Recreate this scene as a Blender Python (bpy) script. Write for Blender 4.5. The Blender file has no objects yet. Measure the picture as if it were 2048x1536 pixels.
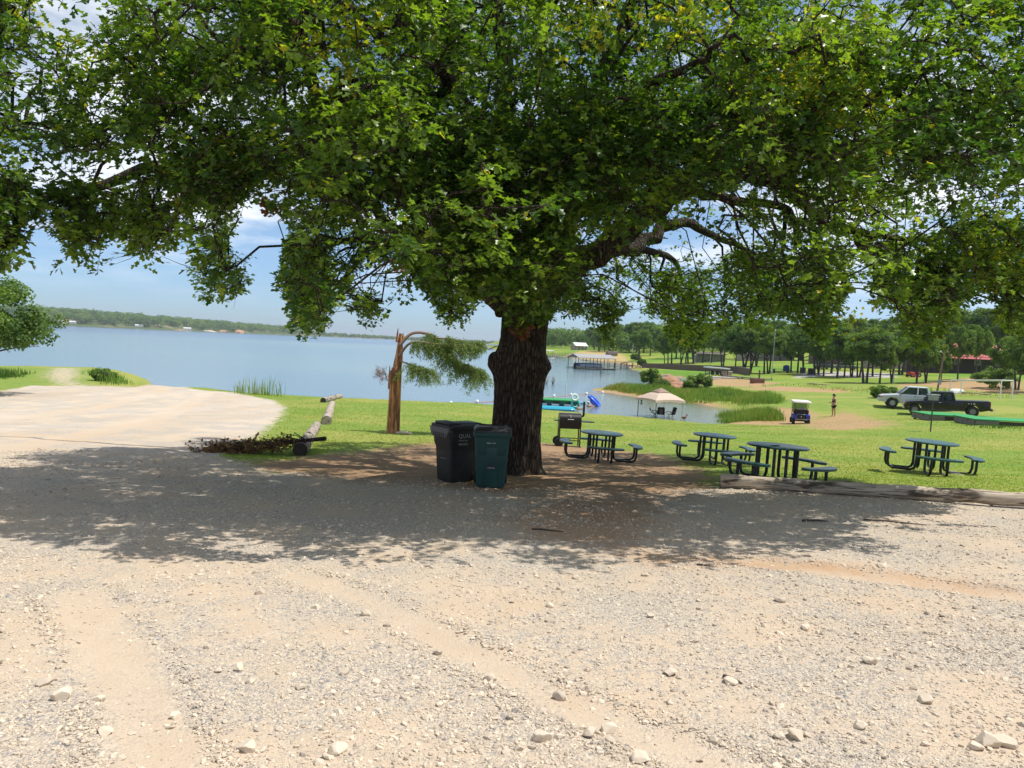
import bpy, bmesh, math, random
import numpy as np
from mathutils import Vector, Matrix, Euler

S = bpy.context.scene
COL = S.collection
R = math.radians
PI = math.pi
rng = np.random.default_rng(11)
random.seed(11)

# ---------------------------------------------------------------- camera maths
F = 1518.0
CAMZ = 1.7
PITCH, ROLL = R(3.05), R(2.66)
MC = np.array((Matrix.Rotation(R(90) - PITCH, 3, 'X') @ Matrix.Rotation(ROLL, 3, 'Z')))
CAMP = np.array([0.0, 0.0, CAMZ])

def ray(u, v):
    return MC @ np.array([(u - 1024) / F, -(v - 768) / F, -1.0])

def P(u, v, y):
    d = ray(u, v)
    return CAMP + d * (y / d[1])

def project(p):
    q = (np.atleast_2d(p) - CAMP) @ MC
    w = np.maximum(-q[:, 2], 1e-3)
    return 1024 + F * q[:, 0] / w, 768 - F * q[:, 1] / w

cam_d = bpy.data.cameras.new('camera')
cam_d.sensor_width = 36.0
cam_d.lens = 36.0 * F / 2048
cam_d.clip_start = 0.05
cam_d.clip_end = 20000
cam = bpy.data.objects.new('camera', cam_d)
COL.objects.link(cam)
cam.matrix_world = Matrix.Translation((0, 0, CAMZ)) @ Matrix(MC.tolist()).to_4x4()
S.camera = cam

# ---------------------------------------------------------------- noise
_tab = np.random.default_rng(5).random(4096)
def _h(ix, iy, iz):
    return _tab[(ix * 73856093 ^ iy * 19349663 ^ iz * 83492791) & 4095]
def vnoise(x, y, z=0.0):
    x, y, z = np.broadcast_arrays(np.asarray(x, float), np.asarray(y, float), np.asarray(z, float))
    ix, iy, iz = np.floor(x).astype(np.int64), np.floor(y).astype(np.int64), np.floor(z).astype(np.int64)
    fx, fy, fz = x - ix, y - iy, z - iz
    fx, fy, fz = [f * f * (3 - 2 * f) for f in (fx, fy, fz)]
    r = 0
    for a in (0, 1):
        for b in (0, 1):
            for c in (0, 1):
                w = (fx if a else 1 - fx) * (fy if b else 1 - fy) * (fz if c else 1 - fz)
                r = r + w * _h(ix + a, iy + b, iz + c)
    return r * 2 - 1
def fbm(x, y, z=0.0, o=3):
    r, a, s = 0, 0.5, 1.0
    for k in range(o):
        r = r + a * vnoise(np.asarray(x) * s + 17.3 * k, np.asarray(y) * s + 5.1 * k, np.asarray(z) * s)
        a *= .5; s *= 2.03
    return r
def sstep(a, b, x):
    t = np.clip((x - a) / (b - a), 0, 1)
    return t * t * (3 - 2 * t)

# ---------------------------------------------------------------- object helpers
def link(o, parent=None):
    COL.objects.link(o)
    if parent is not None:
        o.parent = parent
    return o

def tag(o, label=None, cat=None, group=None, kind=None):
    if label: o['label'] = label
    if cat: o['category'] = cat
    if group: o['group'] = group
    if kind: o['kind'] = kind
    return o

def thing(name, label, cat, loc=(0, 0, 0), rz=0.0, group=None, tilt=None):
    o = bpy.data.objects.new(name, None)
    o.empty_display_size = 0.2
    COL.objects.link(o)
    o.location = Vector([float(c) for c in loc])
    o.rotation_euler = (tilt[0] if tilt else 0, tilt[1] if tilt else 0, rz)
    return tag(o, label, cat, group)

def copy_tree(o, parent=None):
    c = o.copy(); COL.objects.link(c)
    c.parent = parent
    for ch in [x for x in o.children]:
        copy_tree(ch, c)
    return c

def np_mesh(name, V, LI, LS, mat=None, parent=None, smooth=False, fattr=None, pattr=None):
    """V (n,3), LI flat loop vertex indices, LS loop starts"""
    me = bpy.data.meshes.new(name)
    V = np.ascontiguousarray(V, dtype=np.float32)
    me.vertices.add(len(V)); me.vertices.foreach_set('co', V.ravel())
    me.loops.add(len(LI)); me.loops.foreach_set('vertex_index', np.ascontiguousarray(LI, dtype=np.int32))
    me.polygons.add(len(LS)); me.polygons.foreach_set('loop_start', np.ascontiguousarray(LS, dtype=np.int32))
    me.update(calc_edges=True)
    me.polygons.foreach_set('use_smooth', np.full(len(LS), smooth, dtype=bool))
    for k, a in (fattr or {}).items():
        at = me.attributes.new(k, 'FLOAT', 'FACE'); at.data.foreach_set('value', np.ascontiguousarray(a, dtype=np.float32))
    for k, a in (pattr or {}).items():
        at = me.attributes.new(k, 'FLOAT', 'POINT'); at.data.foreach_set('value', np.ascontiguousarray(a, dtype=np.float32))
    if mat: me.materials.append(mat)
    o = bpy.data.objects.new(name, me)
    return link(o, parent)

class MB:
    """collects shapes; build() links them as ONE mesh object"""
    def __init__(s):
        s.v = []; s.f = []
    def add(s, vs, fs, M=None):
        b = len(s.v)
        for p in vs:
            p = Vector([float(c) for c in p])
            s.v.append(tuple(M @ p) if M is not None else tuple(p))
        s.f += [tuple(i + b for i in f) for f in fs]
        return s
    def box(s, c, size, rot=None, taper=1.0, M=None, bev=0.0):
        x, y, z = [k / 2 for k in size]
        if bev > 0:
            bm = bmesh.new()
            bmesh.ops.create_cube(bm, size=1.0)
            for q in bm.verts:
                t = taper if q.co.z > 0 else 1
                q.co = Vector((q.co.x * 2 * x * t, q.co.y * 2 * y * t, q.co.z * 2 * z))
            bmesh.ops.bevel(bm, geom=bm.edges[:], offset=bev, segments=2, affect='EDGES', profile=.5)
            bm.verts.index_update()
            vs = [q.co.copy() for q in bm.verts]; fs = [[q.index for q in f.verts] for f in bm.faces]
            bm.free()
        else:
            vs = [Vector((a * x * (taper if k > 0 else 1), b * y * (taper if k > 0 else 1), k * z)) for k in (-1, 1) for b in (-1, 1) for a in (-1, 1)]
            fs = [(0, 2, 3, 1), (4, 5, 7, 6), (0, 1, 5, 4), (2, 6, 7, 3), (0, 4, 6, 2), (1, 3, 7, 5)]
        T = Matrix.Translation([float(k) for k in c])
        if rot is not None: T = T @ Euler(rot).to_matrix().to_4x4()
        if M is not None: T = M @ T
        return s.add(vs, fs, T)
    def tube(s, pts, rad, seg=8, cap=True, M=None, flat=1.0):
        pts = [Vector([float(c) for c in p]) for p in pts]
        n = len(pts)
        rads = rad if hasattr(rad, '__len__') else [rad] * n
        t0 = (pts[1] - pts[0]).normalized()
        up = Vector((0, 0, 1)) if abs(t0.z) < .9 else Vector((1, 0, 0))
        nx = t0.cross(up).normalized()
        vs = []; fs = []
        for i, p in enumerate(pts):
            t = (pts[min(i + 1, n - 1)] - pts[max(i - 1, 0)]).normalized()
            nx = (nx - t * nx.dot(t)).normalized()
            ny = t.cross(nx)
            for k in range(seg):
                a = 2 * PI * k / seg
                vs.append(p + (nx * math.cos(a) + ny * math.sin(a) * flat) * rads[i])
        for i in range(n - 1):
            for k in range(seg):
                k2 = (k + 1) % seg
                fs.append((i * seg + k, i * seg + k2, (i + 1) * seg + k2, (i + 1) * seg + k))
        if cap:
            fs.append(tuple(range(seg - 1, -1, -1))); fs.append(tuple((n - 1) * seg + k for k in range(seg)))
        return s.add(vs, fs, M)
    def lathe(s, prof, seg=24, M=None):
        vs = []; fs = []
        for r, z in prof:
            for k in range(seg):
                a = 2 * PI * k / seg
                vs.append((r * math.cos(a), r * math.sin(a), z))
        for i in range(len(prof) - 1):
            for k in range(seg):
                k2 = (k + 1) % seg
                fs.append((i * seg + k, i * seg + k2, (i + 1) * seg + k2, (i + 1) * seg + k))
        if prof[0][0] > 1e-6: fs.append(tuple(range(seg - 1, -1, -1)))
        if prof[-1][0] > 1e-6: fs.append(tuple((len(prof) - 1) * seg + k for k in range(seg)))
        return s.add(vs, fs, M)
    def prism(s, poly, y0, y1, M=None, bev=0.0):
        """poly in xz, extruded along y"""
        bm = bmesh.new()
        a = [bm.verts.new((x, y0, z)) for x, z in poly]
        b = [bm.verts.new((x, y1, z)) for x, z in poly]
        n = len(poly)
        caps = [bm.faces.new(a), bm.faces.new(b[::-1])]
        for i in range(n):
            j = (i + 1) % n
            bm.faces.new((a[j], a[i], b[i], b[j]))
        bmesh.ops.recalc_face_normals(bm, faces=bm.faces[:])
        if bev > 0:
            es = list({e for f in caps for e in f.edges})
            bmesh.ops.bevel(bm, geom=es, offset=bev, segments=2, affect='EDGES', profile=.5)
        bmesh.ops.triangulate(bm, faces=[f for f in bm.faces if len(f.verts) > 4])
        bm.verts.index_update()
        vs = [q.co.copy() for q in bm.verts]; fs = [[q.index for q in f.verts] for f in bm.faces]
        bm.free()
        return s.add(vs, fs, M)
    def ball(s, c, r, seg=12, rings=8, M=None):
        r = r if hasattr(r, '__len__') else (r, r, r)
        vs = [(c[0], c[1], c[2] - r[2])]; fs = []
        for i in range(1, rings):
            ph = -PI / 2 + PI * i / rings
            for k in range(seg):
                a = 2 * PI * k / seg
                vs.append((c[0] + r[0] * math.cos(ph) * math.cos(a), c[1] + r[1] * math.cos(ph) * math.sin(a), c[2] + r[2] * math.sin(ph)))
        vs.append((c[0], c[1], c[2] + r[2]))
        for k in range(seg):
            fs.append((0, 1 + (k + 1) % seg, 1 + k))
        for i in range(rings - 2):
            for k in range(seg):
                k2 = (k + 1) % seg
                fs.append((1 + i * seg + k, 1 + i * seg + k2, 1 + (i + 1) * seg + k2, 1 + (i + 1) * seg + k))
        b = 1 + (rings - 2) * seg
        for k in range(seg):
            fs.append((b + k, b + (k + 1) % seg, len(vs) - 1))
        return s.add(vs, fs, M)
    def loft(s, secs, M=None, cap=True):
        """secs: equal length closed loops of points"""
        n = len(secs[0]); vs = [p for sec in secs for p in sec]; fs = []
        for i in range(len(secs) - 1):
            for k in range(n):
                k2 = (k + 1) % n
                fs.append((i * n + k, i * n + k2, (i + 1) * n + k2, (i + 1) * n + k))
        if cap:
            fs.append(tuple(range(n - 1, -1, -1))); fs.append(tuple((len(secs) - 1) * n + k for k in range(n)))
        return s.add(vs, fs, M)
    def build(s, name, mat, parent=None, smooth=False, angle=None, offset=None):
        me = bpy.data.meshes.new(name)
        v = s.v
        if offset is not None: v = [(a - offset[0], b - offset[1], c - offset[2]) for a, b, c in v]
        me.from_pydata(v, [], s.f)
        bm = bmesh.new(); bm.from_mesh(me)
        bmesh.ops.recalc_face_normals(bm, faces=bm.faces[:])
        if smooth:
            for f in bm.faces: f.smooth = True
            for e in bm.edges:
                if len(e.link_faces) == 2 and e.calc_face_angle(0) > R(angle or 40): e.smooth = False
        bm.to_mesh(me); bm.free()
        if mat: me.materials.append(mat)
        o = bpy.data.objects.new(name, me)
        return link(o, parent)

def rrect(cx, cy, w, d, r, z, n=4):
    pts = []
    for (sx, sy, a0) in ((1, 1, 0), (-1, 1, 90), (-1, -1, 180), (1, -1, 270)):
        for k in range(n + 1):
            a = R(a0 + 90 * k / n)
            pts.append((cx + sx * (w / 2 - r) + r * math.cos(a), cy + sy * (d / 2 - r) + r * math.sin(a), z))
    return pts

def bez(pts, n=8):
    """Catmull-Rom through points"""
    p = [Vector([float(c) for c in q]) for q in pts]
    p = [p[0] * 2 - p[1]] + p + [p[-1] * 2 - p[-2]]
    out = []
    for i in range(1, len(p) - 2):
        for k in range(n):
            t = k / n
            a, b, c, d = p[i - 1], p[i], p[i + 1], p[i + 2]
            out.append(0.5 * ((2 * b) + (c - a) * t + (2 * a - 5 * b + 4 * c - d) * t * t + (3 * b - a - 3 * c + d) * t ** 3))
    out.append(p[-2])
    return out

# ---------------------------------------------------------------- material helpers
class Mat:
    def __init__(s, name):
        s.m = bpy.data.materials.new(name); s.m.use_nodes = True
        s.t = s.m.node_tree; s.t.nodes.clear()
        s.out = s.n('ShaderNodeOutputMaterial')
    def n(s, ty, **kw):
        nd = s.t.nodes.new(ty)
        for k, v in kw.items():
            setattr(nd, k, v)
        return nd
    def put(s, sock, val):
        if isinstance(val, bpy.types.NodeSocket): s.t.links.new(val, sock)
        elif isinstance(val, (tuple, list)) and sock.type == 'RGBA': sock.default_value = tuple(val) + ((1,) if len(val) == 3 else ())
        else: sock.default_value = val
    def pos(s): return s.n('ShaderNodeNewGeometry').outputs['Position']
    def obj(s): return s.n('ShaderNodeTexCoord').outputs['Object']
    def attr(s, name): return s.n('ShaderNodeAttribute', attribute_name=name).outputs['Fac']
    def mapv(s, vec, scale=(1, 1, 1), rot=(0, 0, 0)):
        m = s.n('ShaderNodeMapping'); s.put(m.inputs['Vector'], vec)
        m.inputs['Scale'].default_value = scale; m.inputs['Rotation'].default_value = rot
        return m.outputs[0]
    def noise(s, vec, scale, detail=4, rough=.55, col=False, dist=0):
        nd = s.n('ShaderNodeTexNoise'); s.put(nd.inputs['Vector'], vec)
        nd.inputs['Scale'].default_value = scale; nd.inputs['Detail'].default_value = detail; nd.inputs['Roughness'].default_value = rough
        nd.inputs['Distortion'].default_value = dist
        return nd.outputs['Color' if col else 'Fac']
    def voro(s, vec, scale, out='Distance', feature='F1', rand=1.0):
        nd = s.n('ShaderNodeTexVoronoi', feature=feature); s.put(nd.inputs['Vector'], vec); nd.inputs['Scale'].default_value = scale
        nd.inputs['Randomness'].default_value = rand
        return nd.outputs[out]
    def math(s, op, a, b=0.0, clamp=False):
        nd = s.n('ShaderNodeMath', operation=op, use_clamp=clamp); s.put(nd.inputs[0], a); s.put(nd.inputs[1], b)
        return nd.outputs[0]
    def mix(s, fac, a, b, blend='MIX'):
        nd = s.n('ShaderNodeMix', data_type='RGBA', blend_type=blend)
        s.put(nd.inputs[0], fac); s.put(nd.inputs[6], a); s.put(nd.inputs[7], b)
        return nd.outputs[2]
    def sm(s, x, a, b):
        nd = s.n('ShaderNodeMapRange', interpolation_type='SMOOTHSTEP'); s.put(nd.inputs['Value'], x)
        nd.inputs['From Min'].default_value = a; nd.inputs['From Max'].default_value = b
        return nd.outputs[0]
    def bump(s, h, strength=.5, dist=.02, normal=None):
        nd = s.n('ShaderNodeBump'); s.put(nd.inputs['Height'], h)
        nd.inputs['Strength'].default_value = strength; nd.inputs['Distance'].default_value = dist
        if normal is not None: s.put(nd.inputs['Normal'], normal)
        return nd.outputs[0]
    def bsdf(s, col, rough=.6, metal=0.0, spec=.5, normal=None, **kw):
        nd = s.n('ShaderNodeBsdfPrincipled')
        s.put(nd.inputs['Base Color'], col); s.put(nd.inputs['Roughness'], rough); s.put(nd.inputs['Metallic'], metal)
        s.put(nd.inputs['Specular IOR Level'], spec)
        if normal is not None: s.put(nd.inputs['Normal'], normal)
        for k, v in kw.items(): s.put(nd.inputs[k.replace('_', ' ')], v)
        return nd.outputs[0]
    def end(s, sh):
        s.t.links.new(sh, s.out.inputs['Surface']); return s.m

def simple(name, col, rough=.6, metal=0.0, var=.18, scale=6.0, bump=0.0, bscale=40.0, spec=.5, dirt=None):
    """painted / plastic / fabric surface with mottling and optional dirt"""
    m = Mat(name); o = m.obj()
    n = m.noise(o, scale, 5, .6)
    c = m.mix(n, tuple(k * (1 - var) for k in col), tuple(min(1, k * (1 + var)) for k in col))
    r = m.math('ADD', rough - .08, m.math('MULTIPLY', m.noise(o, scale * 2.3, 4), .16))
    if dirt:
        c = m.mix(m.math('MULTIPLY', m.sm(m.noise(o, scale * .6, 6, .7), .5, .75), .7), c, dirt)
    nm = None
    if bump: nm = m.bump(m.noise(o, bscale, 4), bump, .01)
    return m.end(m.bsdf(c, r, metal, spec, nm))

def leaf_mat(name, c_dark, c_lite, c_yel, trans=.35, rough=.42):
    m = Mat(name)
    t = m.attr('tint')
    c = m.mix(m.sm(t, 0.0, .7), c_dark, c_lite)
    c = m.mix(m.sm(t, .78, 1.0), c, c_yel)
    b = m.bsdf(c, rough, 0, .5)
    tr = m.n('ShaderNodeBsdfTranslucent')
    m.put(tr.inputs['Color'], m.mix(1.0, c, (1.5, 1.6, .55), 'MULTIPLY'))
    mx = m.n('ShaderNodeMixShader'); mx.inputs[0].default_value = trans
    m.t.links.new(b, mx.inputs[1]); m.t.links.new(tr.outputs[0], mx.inputs[2])
    return m.end(mx.outputs[0])
# ---------------------------------------------------------------- terrain
ZW = -3.3                                                   # lake level
CPX = []
def cp(u, v, d): CPX.append(P(u, v, d))
for y in (-8, 0, 5, 10, 15, 20, 24):
    for x in (-30, -18, -8, 0):
        CPX.append(np.array([x, y, -.067 * y + (.1 if y < 0 else 0)]))
    for x in (8, 18, 30):
        CPX.append(np.array([x, y, -.067 * y + .03 * x]))
for a in [(980, 971, 13.4), (1030, 947, 16), (1200, 925, 20.5), (1420, 932, 20), (1550, 968, 14.2), (1855, 950, 18),
          (1135, 890, 25), (787, 866, 27.5), (600, 911, 17.4), (655, 849, 28.5), (650, 805, 45), (950, 811, 52), (1300, 870, 33.7),
          (1700, 880, 32), (1860, 862, 36), (1925, 848, 42), (1850, 833, 45), (2040, 850, 42), (1890, 830, 57), (1820, 818, 62), (1665, 834, 57),
          (1598, 850, 52), (1783, 821, 61), (1827, 826, 59), (1941, 836, 55.5), (1850, 822, 61), (1700, 800, 65), (1731, 766, 105), (1580, 743, 150), (1758, 767, 105), (1833, 766, 108), (1934, 762, 112), (2033, 779, 85),
          (1489, 746, 140), (1528, 748, 135), (1368, 729, 200), (1329, 735, 185), (1279, 723, 250), (1405, 726, 210), (1550, 728, 190), (1320, 706, 330),
          (1600, 722, 220), (1160, 700, 420), (1900, 793, 76), (2000, 799, 70), (0, 775, 46), (250, 776, 50), (370, 776, 53), (500, 790, 49), (100, 737, 66),
          (250, 748, 62), (1700, 714, 260), (1900, 725, 200), (2048, 728, 200), (1450, 780, 90), (1550, 800, 75), (1400, 850, 50), (1300, 842, 52)]:
    cp(*a)
for a in [(-60, 40, -2.4), (-60, 60, -2.4), (160, 400, 5), (400, 300, 9), (400, 900, 12), (100, 800, 8), (0, 700, 2), (200, 60, 3), (200, -50, 4),
          (-200, 0, 0), (-200, -100, 2), (200, 1500, 14), (-100, 1500, 5), (60, -40, 2), (-60, -40, 2), (0, -60, 2), (90, 120, 0.2), (60, 60, -.8)]:
    CPX.append(np.array(a, float))
CPX = np.array(CPX)
def _U(r2): return r2 * np.log(r2 + 1e-9) * .5
_W = 100.0
_A = CPX[:, :2] / _W
_n = len(_A)
_K = _U(((_A[:, None] - _A[None]) ** 2).sum(-1)) + np.eye(_n) * 2e-3
_Pm = np.c_[np.ones(_n), _A]
_sol = np.linalg.solve(np.block([[_K, _Pm], [_Pm.T, np.zeros((3, 3))]]), np.r_[CPX[:, 2], np.zeros(3)])
def base_h(x, y):
    q = np.c_[np.ravel(x), np.ravel(y)] / _W
    out = np.empty(len(q))
    for i in range(0, len(q), 20000):
        qq = q[i:i + 20000]
        out[i:i + 20000] = _U(((qq[:, None] - _A[None]) ** 2).sum(-1)) @ _sol[:_n] + _sol[_n] + qq @ _sol[_n + 1:]
    return out.reshape(np.shape(x))

SHORE = np.array([(-900, -400), (-900, 30), (-300, 40), (-120, 46), (-70, 56), (-52, 62), (-46, 72), (-40.5, 75), (-35, 73), (-31.5, 66), (-29, 59), (-27, 58), (-24, 57),
                  (-21, 57.5), (-17, 54), (-12.5, 53.5), (-8, 55), (-3, 57.5), (3, 56.2), (10, 56.4), (12.2, 54.5), (14, 53.2), (15.3, 54), (18.5, 60), (20.5, 65), (19, 71), (14.2, 77.8),
                  (10, 86), (9.4, 90), (11, 93), (20, 104), (28, 117), (33, 128), (33, 138), (29, 160), (29, 186), (33, 215), (36, 245), (34, 270), (26, 330), (12, 390), (-8, 470), (-20, 640),
                  (-30, 900), (-60, 1500), (900, 1600), (900, -400)], float)
def poly_sd(poly, x, y):
    """signed distance, positive inside"""
    q = np.c_[np.ravel(x), np.ravel(y)]
    n = len(poly); dmin = np.full(len(q), 1e18); ins = np.zeros(len(q), bool)
    for i in range(n):
        a, b = poly[i], poly[(i + 1) % n]
        e = b - a; w = q - a
        t = np.clip((w @ e) / (e @ e), 0, 1)
        dmin = np.minimum(dmin, ((w - t[:, None] * e) ** 2).sum(1))
        c = (a[1] > q[:, 1]) != (b[1] > q[:, 1])
        if abs(e[1]) > 1e-12:
            ins ^= c & (q[:, 0] < a[0] + e[0] * (q[:, 1] - a[1]) / e[1])
    return (np.sqrt(dmin) * np.where(ins, 1, -1)).reshape(np.shape(x))
def line_d(line, x, y):
    q = np.c_[np.ravel(x), np.ravel(y)]; d = np.full(len(q), 1e18)
    for a, b in zip(line[:-1], line[1:]):
        e = b - a; w = q - a; t = np.clip((w @ e) / (e @ e), 0, 1)
        d = np.minimum(d, ((w - t[:, None] * e) ** 2).sum(1))
    return np.sqrt(d).reshape(np.shape(x))

def land_h(x, y):
    x = np.asarray(x, float); y = np.asarray(y, float)
    b = base_h(x, y)
    dist = np.hypot(x, y)
    sd = poly_sd(SHORE, x, y) + fbm(x * .35, y * .35) * np.clip(dist / 60, .3, 3) * .8
    bank = ZW + .02 + .33 * sd
    k = .25
    hh = np.clip(.5 + .5 * (bank - b) / k, 0, 1)
    z = bank * (1 - hh) + b * hh - k * hh * (1 - hh)
    z = np.where(sd < 0, np.maximum(ZW + .22 * sd, -6.5), np.maximum(z, ZW + .04 * np.minimum(sd, 1)))
    return z + fbm(x * .8, y * .8, 3.1) * .05 * sstep(2, 14, dist) * (sd > 0)

def hz(x, y): return float(land_h(np.array([x]), np.array([y]))[0])
def G(u, v, dmin=2.0, dmax=700.0):
    """where the ray through a photo pixel meets the ground (or the water)"""
    d = ray(u, v); d = d / d[1]
    ys = np.geomspace(dmin, dmax, 900)
    pts = CAMP + ys[:, None] * d
    g = np.maximum(land_h(pts[:, 0], pts[:, 1]), ZW)
    k = np.argmax(pts[:, 2] < g)
    a, b = (pts[k, 2] - g[k]), (pts[k - 1, 2] - g[k - 1])
    y = ys[k - 1] + (ys[k] - ys[k - 1]) * b / (b - a) if k else ys[0]
    return CAMP + d * y
def on(u, v, d=None):
    """ground point under a photo pixel, at a chosen distance if given"""
    if d is None: p = G(u, v)
    else: p = P(u, v, d)
    return np.array([p[0], p[1], max(hz(p[0], p[1]), ZW)])

def plan(pts): return np.array([G(u, v)[:2] for u, v in pts])

LOT = np.vstack([[(-60, -30), (-60, 30), (-45, 44)], plan([(-60, 790), (60, 771), (200, 772), (272, 774)]), [(-27, 60), (-23.5, 60)],
                 plan([(372, 776), (470, 785), (545, 800), (570, 815), (560, 838), (520, 868), (470, 893), (450, 915), (560, 945), (760, 957),
                       (900, 962), (1000, 985), (1130, 972), (1250, 985), (1420, 978), (1450, 968), (1750, 985), (2048, 1002)]), [(13, 13.2), (40, 9), (40, -30)]])
DIRT = plan([(500, 930), (610, 915), (760, 898), (880, 885), (1010, 880), (1130, 890), (1240, 900), (1330, 912), (1430, 950), (1440, 990), (1330, 1030), (1200, 1060), (1100, 1030), (1000, 990), (760, 975), (600, 955), (480, 940)])
ORANGE = plan([(1100, 1000), (1300, 1000), (1330, 1050), (1280, 1100), (1600, 1120), (2048, 1180), (2048, 1200), (1700, 1150), (1300, 1130), (1180, 1090), (1050, 1080), (1000, 1030)])
JETTY = plan([(95, 736), (165, 737), (170, 750), (160, 762), (190, 773), (110, 773), (90, 762), (80, 750)])
SOIL = plan([(1590, 846), (1640, 836), (1690, 824), (1740, 836), (1790, 850), (1740, 858), (1690, 860), (1620, 858)])
SOIL2 = [plan(q) for q in ([(1405, 846), (1425, 822), (1500, 818), (1600, 818), (1640, 830), (1590, 850), (1500, 849)], [(1790, 776), (1840, 770), (1900, 778), (1990, 785), (2048, 790), (2048, 765), (1985, 752), (1870, 762), (1800, 768)],
                           [(1480, 778), (1560, 772), (1700, 780), (1690, 786), (1560, 782)], [(1180, 782), (1300, 800), (1440, 815), (1440, 808), (1300, 790), (1200, 778)], [(1380, 752), (1480, 757), (1560, 766), (1520, 775), (1440, 772), (1390, 764)])]
GOLD = [plan(q) for q in ([(1085, 712), (1140, 704), (1225, 701), (1240, 706), (1260, 722), (1300, 737), (1230, 733), (1160, 718)],)]
DRIVE = plan([(1590, 757), (1650, 752), (1700, 755), (1790, 756), (1790, 747), (1660, 742), (1600, 747)])
WORN = plan([(1280, 905), (1330, 892), (1400, 897), (1390, 915), (1300, 915)])
TRK = [(plan([(590, 1150), (680, 1180), (760, 1215), (860, 1265), (1000, 1340), (1120, 1400), (1260, 1460), (1420, 1520), (1560, 1575)]), .12),
       (plan([(150, 1190), (200, 1260), (250, 1340), (290, 1430), (320, 1536), (340, 1640)]), .17),
       (plan([(1450, 1120), (1700, 1150), (2048, 1195)]), .18),
       (plan([(0, 840), (200, 815), (330, 775)]), .5), (plan([(0, 900), (330, 830), (420, 780)]), .5)]

def axis(segs):
    out = [segs[0][0]]
    for a, b, s in segs:
        n = max(1, int(round((b - a) / s))); out += list(np.linspace(a, b, n + 1)[1:])
    return np.array(out)
_gx = np.concatenate([-np.geomspace(60, 5000, 34)[::-1], axis([(-60, -30, .6), (-30, -9, .3), (-9, 9, .1), (9, 40, .3), (40, 60, .7)])[1:-1], np.geomspace(60, 5000, 44)])
_gy = np.concatenate([-np.geomspace(4, 3000, 20)[::-1], axis([(-4, 1.5, .6), (1.5, 12, .09), (12, 30, .18), (30, 62, .28), (62, 130, .8), (130, 300, 3)])[1:-1], np.geomspace(300, 6000, 30)])
GX, GY = np.meshgrid(_gx, _gy)
GZ = land_h(GX, GY)
A_lot = np.clip(poly_sd(LOT, GX, GY), -4, 4)
A_dirt = np.clip(poly_sd(DIRT, GX, GY), -4, 4)
A_or = np.clip(poly_sd(ORANGE, GX, GY), -4, 4)
A_soil = np.clip(np.max([poly_sd(q, GX, GY) for q in [SOIL] + SOIL2], 0), -4, 4)
A_gold = np.clip(np.max([poly_sd(q, GX, GY) for q in GOLD], 0), -8, 8)
A_drive = np.clip(poly_sd(DRIVE, GX, GY), -8, 8)
A_jet = np.clip(poly_sd(JETTY, GX, GY), -4, 4)
A_shore = np.clip(poly_sd(SHORE, GX, GY), -6, 6)
A_trk = np.full(GX.shape, 2.0)
for ln, w in TRK:
    A_trk = np.minimum(A_trk, line_d(ln, GX, GY) - w - .05 * fbm(GX * 2.1, GY * 2.1))
def relief(x, y, trk, lot):
    near = 1 - sstep(10, 30, np.hypot(x, y))
    return near * sstep(-.5, .5, lot) * (.008 * fbm(x * 5, y * 5) + .022 * fbm(x * .9, y * .9)) - .016 * (1 - sstep(-.08, .1, trk)) * sstep(-.2, .3, lot) \
        + .010 * np.exp(-((trk - .14) / .09) ** 2) * sstep(-.2, .3, lot) * near
GZ = GZ + relief(GX, GY, A_trk, A_lot)
ny_, nx_ = GX.shape
idx = np.arange(ny_ * nx_).reshape(ny_, nx_)
quad = np.stack([idx[:-1, :-1], idx[:-1, 1:], idx[1:, 1:], idx[1:, :-1]], -1).reshape(-1, 4)

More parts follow.
